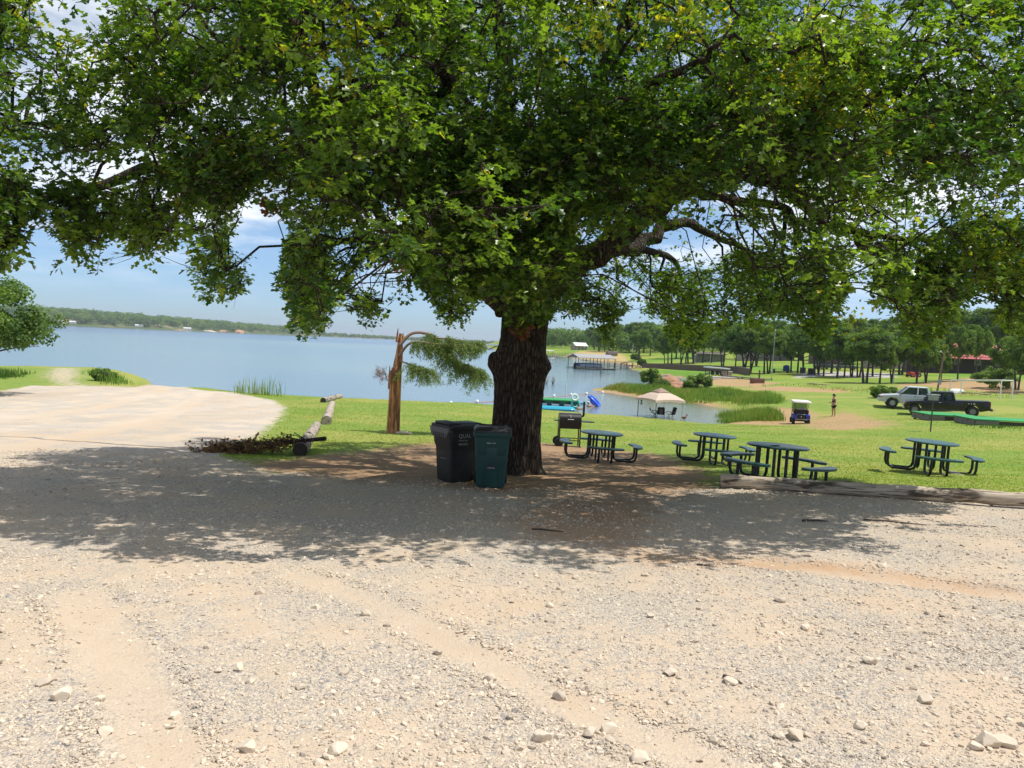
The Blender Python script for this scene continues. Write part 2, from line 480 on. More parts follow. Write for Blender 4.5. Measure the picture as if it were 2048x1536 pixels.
def ground_material():
    m = Mat('ground_cover'); p = m.pos()
    lot, dirt, orn, soil, trk, shore = [m.attr(k) for k in ('lot', 'dirt', 'orange', 'soil', 'track', 'shore')]
    n1 = m.noise(p, .9, 6, .65); n2 = m.noise(p, 3.5, 5, .6); n3 = m.noise(p, 14, 4, .6); nL = m.noise(p, .16, 4, .6)
    def edge(a, lo, hi, amp=1.2, nn=n1): return m.sm(m.math('ADD', a, m.math('MULTIPLY', m.math('SUBTRACT', nn, .5), amp)), lo, hi)
    # gravel: two sizes of crushed stone in pale dust
    v1 = m.voro(p, 46, 'Color'); v2 = m.voro(p, 95, 'Color'); d1 = m.voro(p, 46); d2 = m.voro(p, 95)
    def stones(vc):
        s = m.n('ShaderNodeSeparateColor'); m.put(s.inputs[0], vc)
        a = m.mix(s.outputs[0], (.40, .345, .28), (.62, .53, .41))
        return m.mix(m.sm(s.outputs[1], .72, .8), a, (.27, .255, .245))
    st = m.mix(m.sm(m.noise(p, 5, 3), .42, .58), stones(v1), stones(v2))
    dust = m.mix(n2, (.44, .345, .245), (.54, .435, .325))
    dust = m.mix(m.math('MULTIPLY', m.sm(nL, .48, .66), .55), dust, (.47, .335, .21))
    spread = m.math('ADD', m.math('MULTIPLY', n1, .75), m.math('MULTIPLY', n3, .35))
    gsel = m.math('MULTIPLY', m.sm(spread, .44, .62), m.math('SUBTRACT', 1.0, m.math('MULTIPLY', m.sm(m.math('ADD', trk, m.math('MULTIPLY', m.math('SUBTRACT', n2, .5), .22)), .11, -.10), .74)))
    gravel = m.mix(gsel, dust, st)
    far = m.sm(m.n('ShaderNodeCameraData').outputs['View Distance'], 1e6, 2e6) if False else None
    sand = m.mix(m.math('MULTIPLY', m.sm(m.noise(m.mapv(p, (.5, .12, 1), (0, 0, .5)), 1.0, 5), .4, .7), .8), gravel, m.mix(m.sm(n1, .4, .6), (.56, .47, .37), (.47, .43, .37)))
    sx = m.n('ShaderNodeSeparateXYZ'); m.put(sx.inputs[0], p)
    gravel = m.mix(m.sm(m.math('ADD', sx.outputs[1], m.math('MULTIPLY', n1, 6)), 17, 27), gravel, sand)
    gravel = m.mix(m.math('MULTIPLY', edge(orn, -.3, .5, 1.4, n2), .75), gravel, m.mix(n3, (.40, .225, .115), (.46, .29, .165)))
    # bare red earth under the oak
    earth = m.mix(n2, (.27, .155, .09), (.38, .24, .15))
    earth = m.mix(m.sm(n3, .55, .7), earth, (.20, .13, .085))
    # grass
    g1 = m.mix(m.sm(n1, .35, .65), (.115, .215, .03), (.205, .285, .05))
    g2 = m.mix(m.sm(n2, .35, .68), g1, (.215, .265, .048))
    grass = m.mix(m.math('MULTIPLY', m.sm(nL, .42, .62), .5), g2, m.mix(n3, (.33, .30, .07), (.40, .34, .11)))
    grass = m.mix(m.math('MULTIPLY', m.sm(m.noise(p, 30, 3), .5, .75), .35), grass, (.06, .09, .012))
    far_g = m.mix(m.sm(m.noise(p, .05, 4), .4, .62), (.12, .235, .022), (.24, .27, .042))
    grass = m.mix(m.sm(sx.outputs[1], 90, 125), grass, far_g)
    grass = m.mix(m.math('MULTIPLY', edge(m.attr('jetty'), -.2, 1.4, 4.5, n2), .85), grass, m.mix(n2, (.42, .33, .24), (.55, .46, .36)))
    grass = m.mix(m.math('MULTIPLY', edge(m.attr('gold'), -2, 2, 4, n1), .85), grass, m.mix(n2, (.40, .27, .11), (.48, .36, .17)))
    grass = m.mix(edge(m.attr('drive'), -1, 1, 3, n1), grass, m.mix(n2, (.36, .34, .31), (.46, .43, .39)))
    red = m.mix(n2, (.35, .2, .11), (.42, .27, .15))
    grass = m.mix(m.math('MULTIPLY', edge(soil, -.8, .9, 3.5, n1), .85), grass, red)
    grass = m.mix(m.math('MULTIPLY', m.sm(m.math('ADD', shore, m.math('MULTIPLY', m.math('SUBTRACT', n1, .5), 1.6)), .9, .1), m.sm(sx.outputs[1], 60, 90)), grass, (.36, .24, .14))
    c = m.mix(m.math('MULTIPLY', edge(dirt, -.7, .5, 2.6, n2), .93), grass, earth)
    c = m.mix(m.math('MULTIPLY', edge(lot, -.25, .3, 1.3, n2), m.math('SUBTRACT', 1.0, m.math('MULTIPLY', edge(dirt, -.1, .9, 2.4, n2), .75))), c, gravel)
    c = m.mix(m.sm(shore, .0, -.3), c, (.16, .13, .08))
    hstone = m.math('MULTIPLY', m.math('ADD', m.math('MULTIPLY', d1, -.6), m.math('MULTIPLY', d2, -.4)), gsel)
    h = m.math('ADD', hstone, m.math('MULTIPLY', n3, .5))
    h = m.math('ADD', h, m.math('MULTIPLY', m.noise(p, 60, 3), .4))
    nm = m.bump(h, .85, .022)
    return m.end(m.bsdf(c, .92, 0, .2, nm))
gmat = ground_material()
ground = np_mesh('ground', np.c_[GX.ravel(), GY.ravel(), GZ.ravel()], quad.ravel(), np.arange(0, quad.size, 4), gmat, smooth=True,
                 pattr=dict(lot=A_lot.ravel(), dirt=A_dirt.ravel(), orange=A_or.ravel(), soil=A_soil.ravel(), gold=A_gold.ravel(), drive=A_drive.ravel(), jetty=A_jet.ravel(), track=A_trk.ravel(), shore=A_shore.ravel()))
tag(ground, kind='structure')
def gz(x, y):
    x = np.asarray(x, float); y = np.asarray(y, float)
    t = np.full(x.shape, 2.0)
    for ln, w in TRK: t = np.minimum(t, line_d(ln, x, y) - w - .05 * fbm(x * 2.1, y * 2.1))
    return land_h(x, y) + relief(x, y, t, np.clip(poly_sd(LOT, x, y), -4, 4)), t

# ---------------------------------------------------------------- lake
def water_material():
    m = Mat('lake_water'); p = m.pos()
    w1 = m.noise(m.mapv(p, (.9, 1.6, 1), (0, 0, .3)), 1.3, 5, .6)
    w2 = m.noise(m.mapv(p, (1, 1.7, 1), (0, 0, -.25)), 5.5, 3, .5)
    big = m.noise(m.mapv(p, (.004, .012, 1), (0, 0, .1)), 1.0, 4, .55)
    calm = m.sm(big, .40, .62)
    h = m.math('ADD', m.math('MULTIPLY', w1, .75), m.math('MULTIPLY', w2, .25))
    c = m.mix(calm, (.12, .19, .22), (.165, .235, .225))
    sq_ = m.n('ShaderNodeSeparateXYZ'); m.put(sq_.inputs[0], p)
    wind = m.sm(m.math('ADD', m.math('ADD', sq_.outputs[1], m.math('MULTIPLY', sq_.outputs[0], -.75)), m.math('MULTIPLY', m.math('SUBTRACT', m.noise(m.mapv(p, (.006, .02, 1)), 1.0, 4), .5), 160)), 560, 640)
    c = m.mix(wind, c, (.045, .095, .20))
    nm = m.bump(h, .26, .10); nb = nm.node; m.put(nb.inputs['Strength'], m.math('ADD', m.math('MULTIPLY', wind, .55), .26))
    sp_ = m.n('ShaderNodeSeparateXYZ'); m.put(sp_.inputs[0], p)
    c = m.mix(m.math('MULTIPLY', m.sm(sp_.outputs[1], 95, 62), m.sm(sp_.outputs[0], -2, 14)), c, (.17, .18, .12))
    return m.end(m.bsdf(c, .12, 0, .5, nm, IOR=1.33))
lk = np.array([(-5500, 20, ZW), (700, 20, ZW), (700, 6500, ZW), (-5500, 6500, ZW)], float)
lake = np_mesh('lake_water', lk, [0, 1, 2, 3], [0], water_material())
tag(lake, kind='structure')

# ---------------------------------------------------------------- light and sky
SUN_EL, SUN_AZ = R(66), R(90)            # azimuth measured from +y towards +x
sd_ = np.array([math.cos(SUN_EL) * math.sin(SUN_AZ), math.cos(SUN_EL) * math.cos(SUN_AZ), math.sin(SUN_EL)])
sl = bpy.data.lights.new('sun', 'SUN'); sl.energy = 4.6; sl.angle = R(.53); sl.color = (1, .955, .88)
so = bpy.data.objects.new('sun', sl); COL.objects.link(so)
so.rotation_euler = Vector(sd_.tolist()).to_track_quat('Z', 'Y').to_euler(); so.location = (30, 10, 60)

W = bpy.data.worlds.new('World'); S.world = W; W.use_nodes = True
wt = W.node_tree; wt.nodes.clear()
def wn(ty, **k):
    n = wt.nodes.new(ty)
    for a, b in k.items(): setattr(n, a, b)
    return n
sky = wn('ShaderNodeTexSky', sky_type='NISHITA'); sky.sun_disc = False
sky.sun_elevation = SUN_EL; sky.sun_rotation = SUN_AZ; sky.altitude = 300; sky.air_density = 1.0; sky.dust_density = .5; sky.ozone_density = 2.4
tc = wn('ShaderNodeTexCoord'); sep = wn('ShaderNodeSeparateXYZ'); wt.links.new(tc.outputs['Generated'], sep.inputs[0])
def wm(op, a, b=0.0):
    n = wn('ShaderNodeMath', operation=op)
    for i, q in enumerate((a, b)):
        if isinstance(q, bpy.types.NodeSocket): wt.links.new(q, n.inputs[i])
        else: n.inputs[i].default_value = q
    return n.outputs[0]
zz = wm('ADD', wm('MAXIMUM', sep.outputs[2], 0.0), .14)
cb = wn('ShaderNodeCombineXYZ'); wt.links.new(wm('DIVIDE', sep.outputs[0], zz), cb.inputs[0]); wt.links.new(wm('DIVIDE', sep.outputs[1], zz), cb.inputs[1])
cn = wn('ShaderNodeTexNoise'); wt.links.new(cb.outputs[0], cn.inputs['Vector']); cn.inputs['Scale'].default_value = 1.15; cn.inputs['Detail'].default_value = 9; cn.inputs['Roughness'].default_value = .58
cr = wn('ShaderNodeMapRange', interpolation_type='SMOOTHSTEP'); wt.links.new(cn.outputs['Fac'], cr.inputs['Value'])
cr.inputs['From Min'].default_value = .42; cr.inputs['From Max'].default_value = .64
hr = wn('ShaderNodeMapRange', interpolation_type='SMOOTHSTEP'); wt.links.new(sep.outputs[2], hr.inputs['Value'])
hr.inputs['From Min'].default_value = .02; hr.inputs['From Max'].default_value = .16
mx = wn('ShaderNodeMix', data_type='RGBA'); wt.links.new(wm('MULTIPLY', wm('MULTIPLY', cr.outputs[0], hr.outputs[0]), .85), mx.inputs[0])
tint = wn('ShaderNodeMix', data_type='RGBA', blend_type='MULTIPLY'); tint.inputs[0].default_value = 1.0
wt.links.new(sky.outputs[0], tint.inputs[6])
h2 = wn('ShaderNodeMapRange', interpolation_type='SMOOTHSTEP'); wt.links.new(sep.outputs[2], h2.inputs['Value']); h2.inputs['From Min'].default_value = -.02; h2.inputs['From Max'].default_value = .30
th = wn('ShaderNodeMix', data_type='RGBA'); wt.links.new(h2.outputs[0], th.inputs[0]); th.inputs[6].default_value = (.60, .80, 1.16, 1); th.inputs[7].default_value = (1.12, 1.10, 1.02, 1)
wt.links.new(th.outputs[2], tint.inputs[7])
wt.links.new(tint.outputs[2], mx.inputs[6]); mx.inputs[7].default_value = (9.5, 9.6, 9.9, 1)
bg = wn('ShaderNodeBackground'); bg.inputs['Strength'].default_value = .115
wt.links.new(mx.outputs[2], bg.inputs[0])
wo = wn('ShaderNodeOutputWorld'); wt.links.new(bg.outputs[0], wo.inputs[0])

S.view_settings.view_transform = 'Standard'; S.view_settings.look = 'None'; S.view_settings.gamma = 1.0
S.view_settings.exposure = 0.18
S.cycles.use_denoising = True
S.cycles.max_bounces = 8; S.cycles.transparent_max_bounces = 8
# ---------------------------------------------------------------- foliage builder
def frames(N):
    N = N / np.linalg.norm(N, axis=1, keepdims=True)
    a = rng.normal(size=N.shape)
    T = a - N * (a * N).sum(1, keepdims=True); T /= np.linalg.norm(T, axis=1, keepdims=True)
    return N, T, np.cross(N, T)
_right = [(0, 0), (.07, .26), (.44, .50), (.17, .64), (.25, .90), (0, 1.0)]
OAK = (np.array(_right + [(-x, y) for x, y in _right[1:5][::-1]]), [[0, 1, 2, 3, 4, 5], [0, 5, 6, 7, 8, 9]])
_cl = [(0, 0), (.34, .12), (.30, .42), (.5, .62), (.22, .78), (.12, 1.05), (-.16, .86), (-.46, .74), (-.32, .4), (-.4, .1)]
CLUMP = (np.array(_cl), [[0, 1, 2, 3, 4], [0, 4, 5, 6], [0, 6, 7, 8, 9]])
QUADL = (np.array([(0, 0), (.26, .42), (0, 1), (-.26, .42)]), [[0, 1, 2], [0, 2, 3]])
def leaf_mesh(name, C, N, size, tint, mat, parent, shape=OAK, fold=.25, tdir=None):
    xy, fc = shape; k = len(xy); n = len(C)
    N, T, B = frames(N)
    if tdir is not None:
        T = tdir - N * (tdir * N).sum(1, keepdims=True); T /= np.linalg.norm(T, axis=1, keepdims=True) + 1e-9; B = np.cross(N, T)
    sz = np.asarray(size).reshape(-1, 1, 1)
    V = C[:, None] + sz * (B[:, None] * xy[None, :, :1] + T[:, None] * xy[None, :, 1:] + N[:, None] * (fold * np.abs(xy[None, :, :1]) - .12 * xy[None, :, 1:] ** 2))
    li = np.concatenate([np.array(f) for f in fc]); cnt = np.array([len(f) for f in fc])
    LI = (np.arange(n)[:, None] * k + li[None]).ravel()
    st = np.concatenate([[0], np.cumsum(cnt)[:-1]]); LS = (np.arange(n)[:, None] * len(li) + st[None]).ravel()
    return np_mesh(name, V.reshape(-1, 3), LI, LS, mat, parent, fattr=dict(tint=np.repeat(tint, len(fc))))

def bark_material(name='oak_bark', a=(.035, .026, .02), b=(.125, .095, .07), vs=(13, 13, 1.7)):
    m = Mat(name); o = m.obj()
    wv = m.mapv(o, vs)
    wv2 = m.n('ShaderNodeVectorMath', operation='ADD'); m.put(wv2.inputs[0], wv)
    m.put(wv2.inputs[1], m.mapv(m.noise(o, 5, 4, col=True), (.7, .7, .7)))
    d = m.voro(wv2.outputs[0], 1.6, feature='DISTANCE_TO_EDGE')
    n = m.noise(m.mapv(o, (14, 14, 5)), 2.0, 6, .65)
    h = m.math('ADD', m.sm(d, 0, .32), m.math('MULTIPLY', n, .5))
    c = m.mix(m.sm(h, .25, 1.15), a, b)
    c = m.mix(m.math('MULTIPLY', m.sm(m.noise(o, 2.2, 4), .58, .75), .45), c, (.15, .15, .12))
    return m.end(m.bsdf(c, .9, 0, .2, m.bump(h, 1.0, .05)))
M_bark = bark_material()
M_oakleaf = leaf_mat('oak_leaves', (.042, .10, .015), (.185, .285, .026), (.52, .46, .035), .48, .36)

# ---------------------------------------------------------------- the big oak
OB = on(1027, 946, 16.0)
oak = thing('oak_tree', 'huge spreading oak with thick dark trunk and low crown shading the gravel lot', 'tree', OB)
def build_trunk():
    seg, rings = 120, 150
    H = 4.1
    prof = [(-.25, .80), (0, .66), (.12, .585), (.35, .545), (.8, .52), (1.5, .51), (1.9, .52), (2.25, .545), (2.55, .50), (2.9, .47), (3.3, .48), (3.7, .52), (4.1, .45)]
    pz, pr = zip(*prof)
    zz = np.linspace(-.25, H, rings); rr = np.interp(zz, pz, pr)
    th = np.linspace(0, 2 * PI, seg, endpoint=False)
    T, Z = np.meshgrid(th, zz); Rr = rr[:, None] * np.ones(seg)
    X, Y = np.cos(T), np.sin(T)
    flare = np.exp(-np.maximum(Z, 0) / .28) * .16 * (np.cos(T * 5 + .6) * .6 + vnoise(X * 1.5, Y * 1.5, 2))
    low = .05 * fbm(X * 1.3, Y * 1.3, Z * .8)
    ridge = 1 - np.abs(fbm(X * 7.5 + .3 * vnoise(X * 3, Y * 3, Z * 1.2), Y * 7.5, Z * 1.05, 3)) * 2.2
    Rr = Rr + flare + low + .045 * np.clip(ridge, 0, 1) ** 1.4 * (.6 + .4 * sstep(0, .5, Z)) - .02
    # the two collars of old cut limbs, low on the camera side
    for ang, zc, amp, wa, wz in ((PI * 1.03, 2.32, .15, .45, .22), (-.10, 2.30, .09, .28, .17), (PI * 1.36, 1.95, .05, .35, .2)):
        da = np.angle(np.exp(1j * (T - ang)))
        Rr = Rr + amp * np.exp(-(da / wa) ** 2 - ((Z - zc) / wz) ** 2)
    lean = .26 * np.clip(Z / 3, -.2, 2) ** 1.5
    V = np.stack([Rr * X + lean * .35, Rr * Y, Z], -1).reshape(-1, 3)
    i = np.arange(rings * seg).reshape(rings, seg); j = np.roll(i, -1, 1)
    q = np.stack([i[:-1], j[:-1], j[1:], i[1:]], -1).reshape(-1, 4)
    np_mesh('trunk', V, q.ravel(), np.arange(0, q.size, 4), M_bark, oak, smooth=True)
build_trunk()
def knot(u, v, d, r, sq):
    b = MB(); c = P(u, v, d) - OB
    b.ball(c, (r * .8, r * .55, r), 18, 12)
    o = b.build('burl', M_bark, oak, smooth=True)
    for q in o.data.vertices:
        k = 1 + .22 * float(fbm(q.co.x * 6, q.co.y * 6, q.co.z * 6))
        q.co = Vector(c.tolist()) + (q.co - Vector(c.tolist())) * k
knot(1074, 733, 15.85, .18, 1); knot(991, 722, 15.9, .20, 1); knot(1068, 748, 15.55, .13, 1)

fork = OB + np.array([.08, 0, 3.3])
LIMBS = [  # photo column, row, distance along the view; start and end radius
    ([(1080, 600, 15.9), (1130, 545, 15.8), (1224, 480, 15.4), (1304, 425, 15), (1364, 372, 14.7), (1474, 345, 14.2), (1544, 357, 14), (1599, 312, 13.6), (1674, 235, 13), (1760, 190, 12.5), (1900, 120, 12)], .30, .05),
    ([(1544, 357, 14), (1600, 400, 14.2), (1640, 445, 14.6), (1740, 470, 14.6), (1850, 480, 14.2)], .13, .03),
    ([(1364, 372, 14.7), (1434, 393, 15.2), (1524, 407, 15.6), (1574, 418, 15.8), (1594, 462, 16), (1590, 505, 16.2)], .11, .04),
    ([(1100, 590, 16.3), (1180, 520, 17.2), (1269, 495, 18), (1324, 460, 18.6), (1364, 447, 19), (1414, 465, 19.6), (1470, 490, 20.5), (1540, 520, 21.5)], .20, .04),
    ([(1269, 495, 18), (1330, 510, 19.5), (1360, 540, 20.5), (1350, 590, 21.5)], .10, .03),
    ([(1040, 600, 16), (985, 520, 16), (930, 470, 15.9), (890, 440, 15.8), (825, 380, 15.5), (725, 368, 15), (690, 345, 14.8), (600, 330, 14.2), (480, 345, 13.8), (335, 330, 13.2), (200, 370, 12.8), (60, 400, 12.5)], .29, .04),
    ([(690, 345, 14.8), (640, 240, 14), (610, 130, 13.2), (560, 0, 12.6), (500, -200, 12)], .14, .03),
    ([(480, 345, 13.8), (360, 400, 13.5), (300, 425, 13.5), (240, 470, 13.4)], .07, .02),
    ([(1010, 625, 16.1), (950, 575, 16.6), (910, 560, 17), (820, 500, 18), (750, 480, 19), (690, 480, 20), (640, 505, 21)], .22, .035),
    ([(750, 480, 19), (700, 540, 20.5), (660, 590, 21.5), (630, 620, 22)], .08, .02),
    ([(820, 500, 18), (740, 410, 18), (640, 360, 18.5), (500, 320, 19), (300, 360, 19.5), (150, 420, 19)], .13, .03),
    ([(1050, 590, 16), (1020, 420, 15.8), (1010, 250, 15.5), (1000, 60, 15.2), (960, -200, 15)], .26, .08),
    ([(1070, 560, 15.8), (1130, 350, 15.2), (1180, 200, 14.6), (1260, 20, 14), (1350, -200, 13.6)], .2, .05),
    ([(1020, 540, 15.4), (990, 400, 13.6), (940, 240, 12), (860, 120, 10.6), (800, 40, 9.6)], .2, .03),
    ([(1060, 560, 15.4), (1110, 400, 13.4), (1180, 300, 11.8), (1290, 180, 10.5), (1400, 120, 9.5)], .18, .03),
    ([(1040, 580, 16.6), (1000, 470, 18.5), (960, 400, 20.5), (900, 350, 22.5)], .2, .03),
    ([(1080, 580, 16.5), (1120, 480, 18.6), (1180, 410, 20.5), (1230, 330, 22.5)], .2, .03),
    ([(890, 440, 15.8), (800, 250, 15), (700, 60, 14.2), (620, -150, 13.6)], .13, .03),
    ([(1474, 345, 14.2), (1600, 300, 15.5), (1720, 290, 17), (1850, 330, 18)], .12, .03),
]
SK = []; SKR = []
for pts, r0, r1 in LIMBS:
    w = bez([P(*q) - OB for q in pts], 6)
    n = len(w)
    rad = [r1 + (r0 - r1) * (1 - i / (n - 1)) ** .8 for i in range(n)]
    for i in range(1, n - 1):
        w[i] = w[i] + Vector((float(vnoise(i * .5, n, 1)), float(vnoise(i * .5, n, 5)), float(vnoise(i * .5, n, 9)))) * rad[i] * .5
    b = MB().tube(w, rad, 12)
    b.build('limb', M_bark, oak, smooth=True, angle=80)
    for i in range(2, n): SK.append(tuple(w[i])); SKR.append(rad[i])

# crown: leafy sprays spread through the shell of a low dome, and the hanging fringe
BOT = np.array([(-900, 520), (-300, 540), (0, 535), (45, 535), (75, 450), (105, 430), (125, 530), (150, 540), (215, 540), (232, 470), (262, 520), (300, 545), (340, 500), (372, 470), (385, 590), (440, 600), (485, 585), (500, 400), (548, 395),
                (560, 480), (556, 600), (575, 670), (640, 680), (665, 600), (700, 610), (712, 665), (740, 660), (770, 600), (815, 600), (822, 555), (850, 575), (870, 640), (930, 650), (955, 600), (990, 600), (1005, 640),
                (1040, 655), (1080, 650), (1110, 635), (1160, 620), (1190, 650), (1210, 690), (1235, 690), (1255, 600), (1290, 590), (1310, 650), (1340, 690), (1400, 695), (1440, 660), (1480, 640), (1530, 655), (1560, 625), (1590, 655), (1640, 690),
                (1690, 650), (1705, 560), (1722, 540), (1740, 600), (1780, 650), (1840, 690), (1900, 640), (1940, 600), (1990, 600), (2005, 670), (2048, 680), (2200, 640), (2900, 600)], float)
GAPS = [(500, 470, 48, 90, 1), (530, 560, 26, 80, 1), (775, 425, 50, 38, .6), (760, 560, 60, 40, .85), (800, 600, 40, 40, .5), (1400, 415, 90, 26, .8), (1340, 480, 60, 40, .75), (1470, 470, 90, 40, .7), (1560, 470, 40, 60, .45),
        (1210, 560, 45, 60, .5), (1300, 560, 30, 50, .4), (700, 470, 60, 40, .5), (860, 600, 30, 30, .5), (1450, 600, 40, 50, .35), (1580, 560, 50, 40, .3), (395, 300, 60, 50, .25), (250, 330, 40, 40, .4),
        (170, 420, 60, 40, .3), (240, 410, 60, 50, .35), (590, 180, 40, 40, .6), (640, 110, 50, 50, .6), (420, 60, 70, 40, .5), (330, 130, 40, 40, .4), (1800, 60, 30, 30, .7), (1920, 200, 60, 60, .35), (1850, 130, 50, 50, .4),
        (1340, 330, 40, 30, .5), (1660, 260, 50, 40, .35), (1420, 50, 30, 40, .8), (1300, 425, 60, 26, .7), (1364, 374, 50, 24, .7), (1474, 347, 60, 24, .75), (1544, 358, 45, 26, .7), (1600, 318, 40, 30, .6), (1680, 240, 40, 40, .4), (1640, 430, 40, 40, .5), (1570, 412, 50, 28, .7), (890, 440, 50, 30, .65), (830, 385, 45, 24, .7), (725, 370, 45, 22, .6), (1110, 560, 40, 50, .5), (1215, 490, 50, 28, .7), (1010, 610, 40, 30, .5), (60, 140, 60, 50, .55), (40, 470, 40, 50, .5), (120, 460, 30, 60, .6), (230, 500, 30, 40, .7), (310, 500, 30, 40, .5), (420, 440, 30, 30, .4), (330, 420, 50, 40, .5), (150, 330, 50, 40, .5), (60, 260, 50, 50, .45), (420, 200, 50, 40, .4), (200, 40, 60, 50, .5), (270, 260, 50, 30, .4), (540, 380, 30, 40, .8), (620, 430, 30, 60, .4), (680, 520, 30, 40, .6), (740, 640, 40, 20, .5), (210, 220, 40, 40, .45), (300, 40, 60, 40, .5), (90, 330, 40, 40, .4), (480, 150, 40, 30, .4), (760, 100, 30, 40, .5), (560, 300, 40, 30, .35), (1550, 60, 40, 30, .45), (1980, 120, 50, 50, .5), (1760, 330, 40, 30, .35), (170, 20, 60, 40, .6), (680, 30, 40, 30, .5), (1960, 320, 50, 60, .3)]
def crown_points():
    n = 60000
    q = rng.normal(size=(n, 3)); q /= np.linalg.norm(q, axis=1, keepdims=True)
    r = rng.uniform(.50 ** 3, 1, n) ** (1 / 3)
    lump = 1 + .13 * fbm(q[:, 0] * 2.2, q[:, 1] * 2.2, q[:, 2] * 2.2)
    p = q * (r * lump)[:, None] * np.array([9.9, 8.8, 6.3]) + np.array([-.45, -.05, 4.7])
    p[:, 1] = np.where(p[:, 1] > 0, p[:, 1] * (.86 - .10 * (p[:, 0] < -2)), p[:, 1])
    p[:, 0] = np.where(p[:, 0] < -1, -1 + (p[:, 0] + 1) * .68, p[:, 0])
    p = p[~((p[:, 0] < -2) & (p[:, 1] > 4.5 + (p[:, 0] + 2) * .75))]; r = np.zeros(len(p))
    hr = np.hypot(p[:, 0], p[:, 1])
    lo = np.where(hr < 4.5, 4.2 - .2 * hr, 2.7) - .35 * (vnoise(p[:, 0] * .6, p[:, 1] * .6) > .1)
    keep = p[:, 2] > lo
    p, r = p[keep], r[keep]
    g = fbm(p[:, 0] * .62, p[:, 1] * .62, p[:, 2] * .72, 2)
    keep = g > rng.uniform(-.22, .02, len(p)) - .12 * (p[:, 2] > 6)
    p = p[keep]
    return p[vnoise(p[:, 0] * 1.25, p[:, 1] * 1.25, p[:, 2] * 1.4) > rng.uniform(-.55, -.05, len(p))]
CP_ = crown_points()
# fringe sprays hanging at the back and the sides, seen against the sky and the lake
def fringe():
    out = []
    for u0, u1, v0, v1, d0, d1, n in [(390, 492, 430, 600, 16, 18, 120), (555, 660, 480, 680, 18, 22, 170), (600, 720, 420, 560, 17, 21, 130), (700, 790, 590, 670, 19, 21, 26), (700, 830, 470, 600, 17, 22, 70), (840, 960, 520, 650, 16.5, 20, 130),
                                      (1000, 1110, 560, 655, 14.9, 15.4, 60), (1100, 1260, 520, 690, 17, 21, 170), (1190, 1240, 600, 695, 18, 20, 40), (1290, 1450, 540, 695, 18, 23, 270), (1440, 1570, 520, 650, 19, 23, 170), (1560, 1700, 500, 690, 15, 20, 240),
                                      (1740, 1900, 480, 690, 12, 16, 280), (1890, 2100, 450, 670, 11, 15, 260), (0, 60, 380, 540, 8.5, 10, 75), (100, 225, 380, 540, 9, 11, 130), (250, 380, 400, 530, 10, 12.5, 110), (-260, 20, 350, 540, 8, 9.3, 90), (1750, 2150, -80, 330, 9, 13, 260), (-60, 330, -60, 300, 8.5, 11, 190), (300, 620, -60, 200, 9, 12, 120),
                                      (820, 1140, 250, 560, 9.5, 13.5, 480), (640, 860, 200, 420, 9, 13, 260), (1120, 1420, 200, 430, 9, 13, 330), (360, 580, 270, 400, 9.5, 12, 130), (1420, 1720, 60, 330, 8.5, 12, 200)]:
        for k in range(n):
            u = rng.uniform(u0, u1); v = v1 - (v1 - v0) * rng.random() ** 1.3
            out.append(P(u, v, rng.uniform(d0, d1)) - OB)
    return np.array(out)
FR = fringe()
ALLP = np.vstack([CP_, FR])
U, V_ = project(ALLP + OB); D_ = (ALLP + OB)[:, 1]
U_ = U + 26 * vnoise(V_ * .028, U * .028, 3)
lim = np.interp(U_, BOT[:, 0], BOT[:, 1]) - 330 / np.maximum(D_, 4) + rng.normal(0, 10, len(U))
ok = V_ < lim
for gu, gv, ru, rv, pr in GAPS:
    e = ((U - gu) / ru) ** 2 + ((V_ - gv) / rv) ** 2
    ok &= ~((e < 1) & (rng.random(len(U)) < pr * np.clip(1.6 * (1 - e) + .3, 0, 1)))
ok &= np.linalg.norm(ALLP + OB - CAMP, axis=1) > 6.3
ALLP = ALLP[ok]
isfr = (np.arange(len(ok)) >= len(CP_))[ok]
sel = isfr | (rng.random(len(ALLP)) < 4400 / max(1, (~isfr).sum()))
sel &= ~((ALLP[:, 1] > .5) & ~isfr & (rng.random(len(ALLP)) < .42))
sel &= ~((ALLP[:, 2] > 6.5) & (rng.random(len(ALLP)) < .22))
sel &= ~((vnoise(ALLP[:, 0] * .8, ALLP[:, 1] * .8, 4.4) < -.27) & (ALLP[:, 1] > -5.5) & (rng.random(len(ALLP)) < .88))
ALLP = ALLP[sel]
print('sprays', len(ALLP))

def grow(points, sk, skr):
    """branchwork: each spray reaches for the nearest wood between it and the trunk"""
    sk = np.array(sk); base = len(sk)
    d0 = np.array([np.min(((sk - p) ** 2).sum(1)) for p in points])
    order = np.argsort(d0)
    N = base + len(points)
    pos = np.zeros((N, 3)); pos[:base] = sk
    par = np.full(N, -1); hub = np.hypot(pos[:, 0], pos[:, 1]); n = base
    axis_d = np.linalg.norm(pos * np.array([1, 1, .6]), axis=1)
    for i in order:
        p = points[i]
        ad = np.linalg.norm(p * np.array([1, 1, .6]))
        d = ((pos[:n] - p) ** 2).sum(1) + np.where(axis_d[:n] > ad + .1, 6.0, 0)
        k = int(np.argmin(d)); pos[n] = p; par[n] = k; axis_d[n] = ad; n += 1
    cnt = np.ones(N)
    for i in range(N - 1, base - 1, -1):
        cnt[par[i]] += cnt[i]
    return pos, par, cnt, base
pos, par, cnt, base = grow(ALLP, SK, SKR)
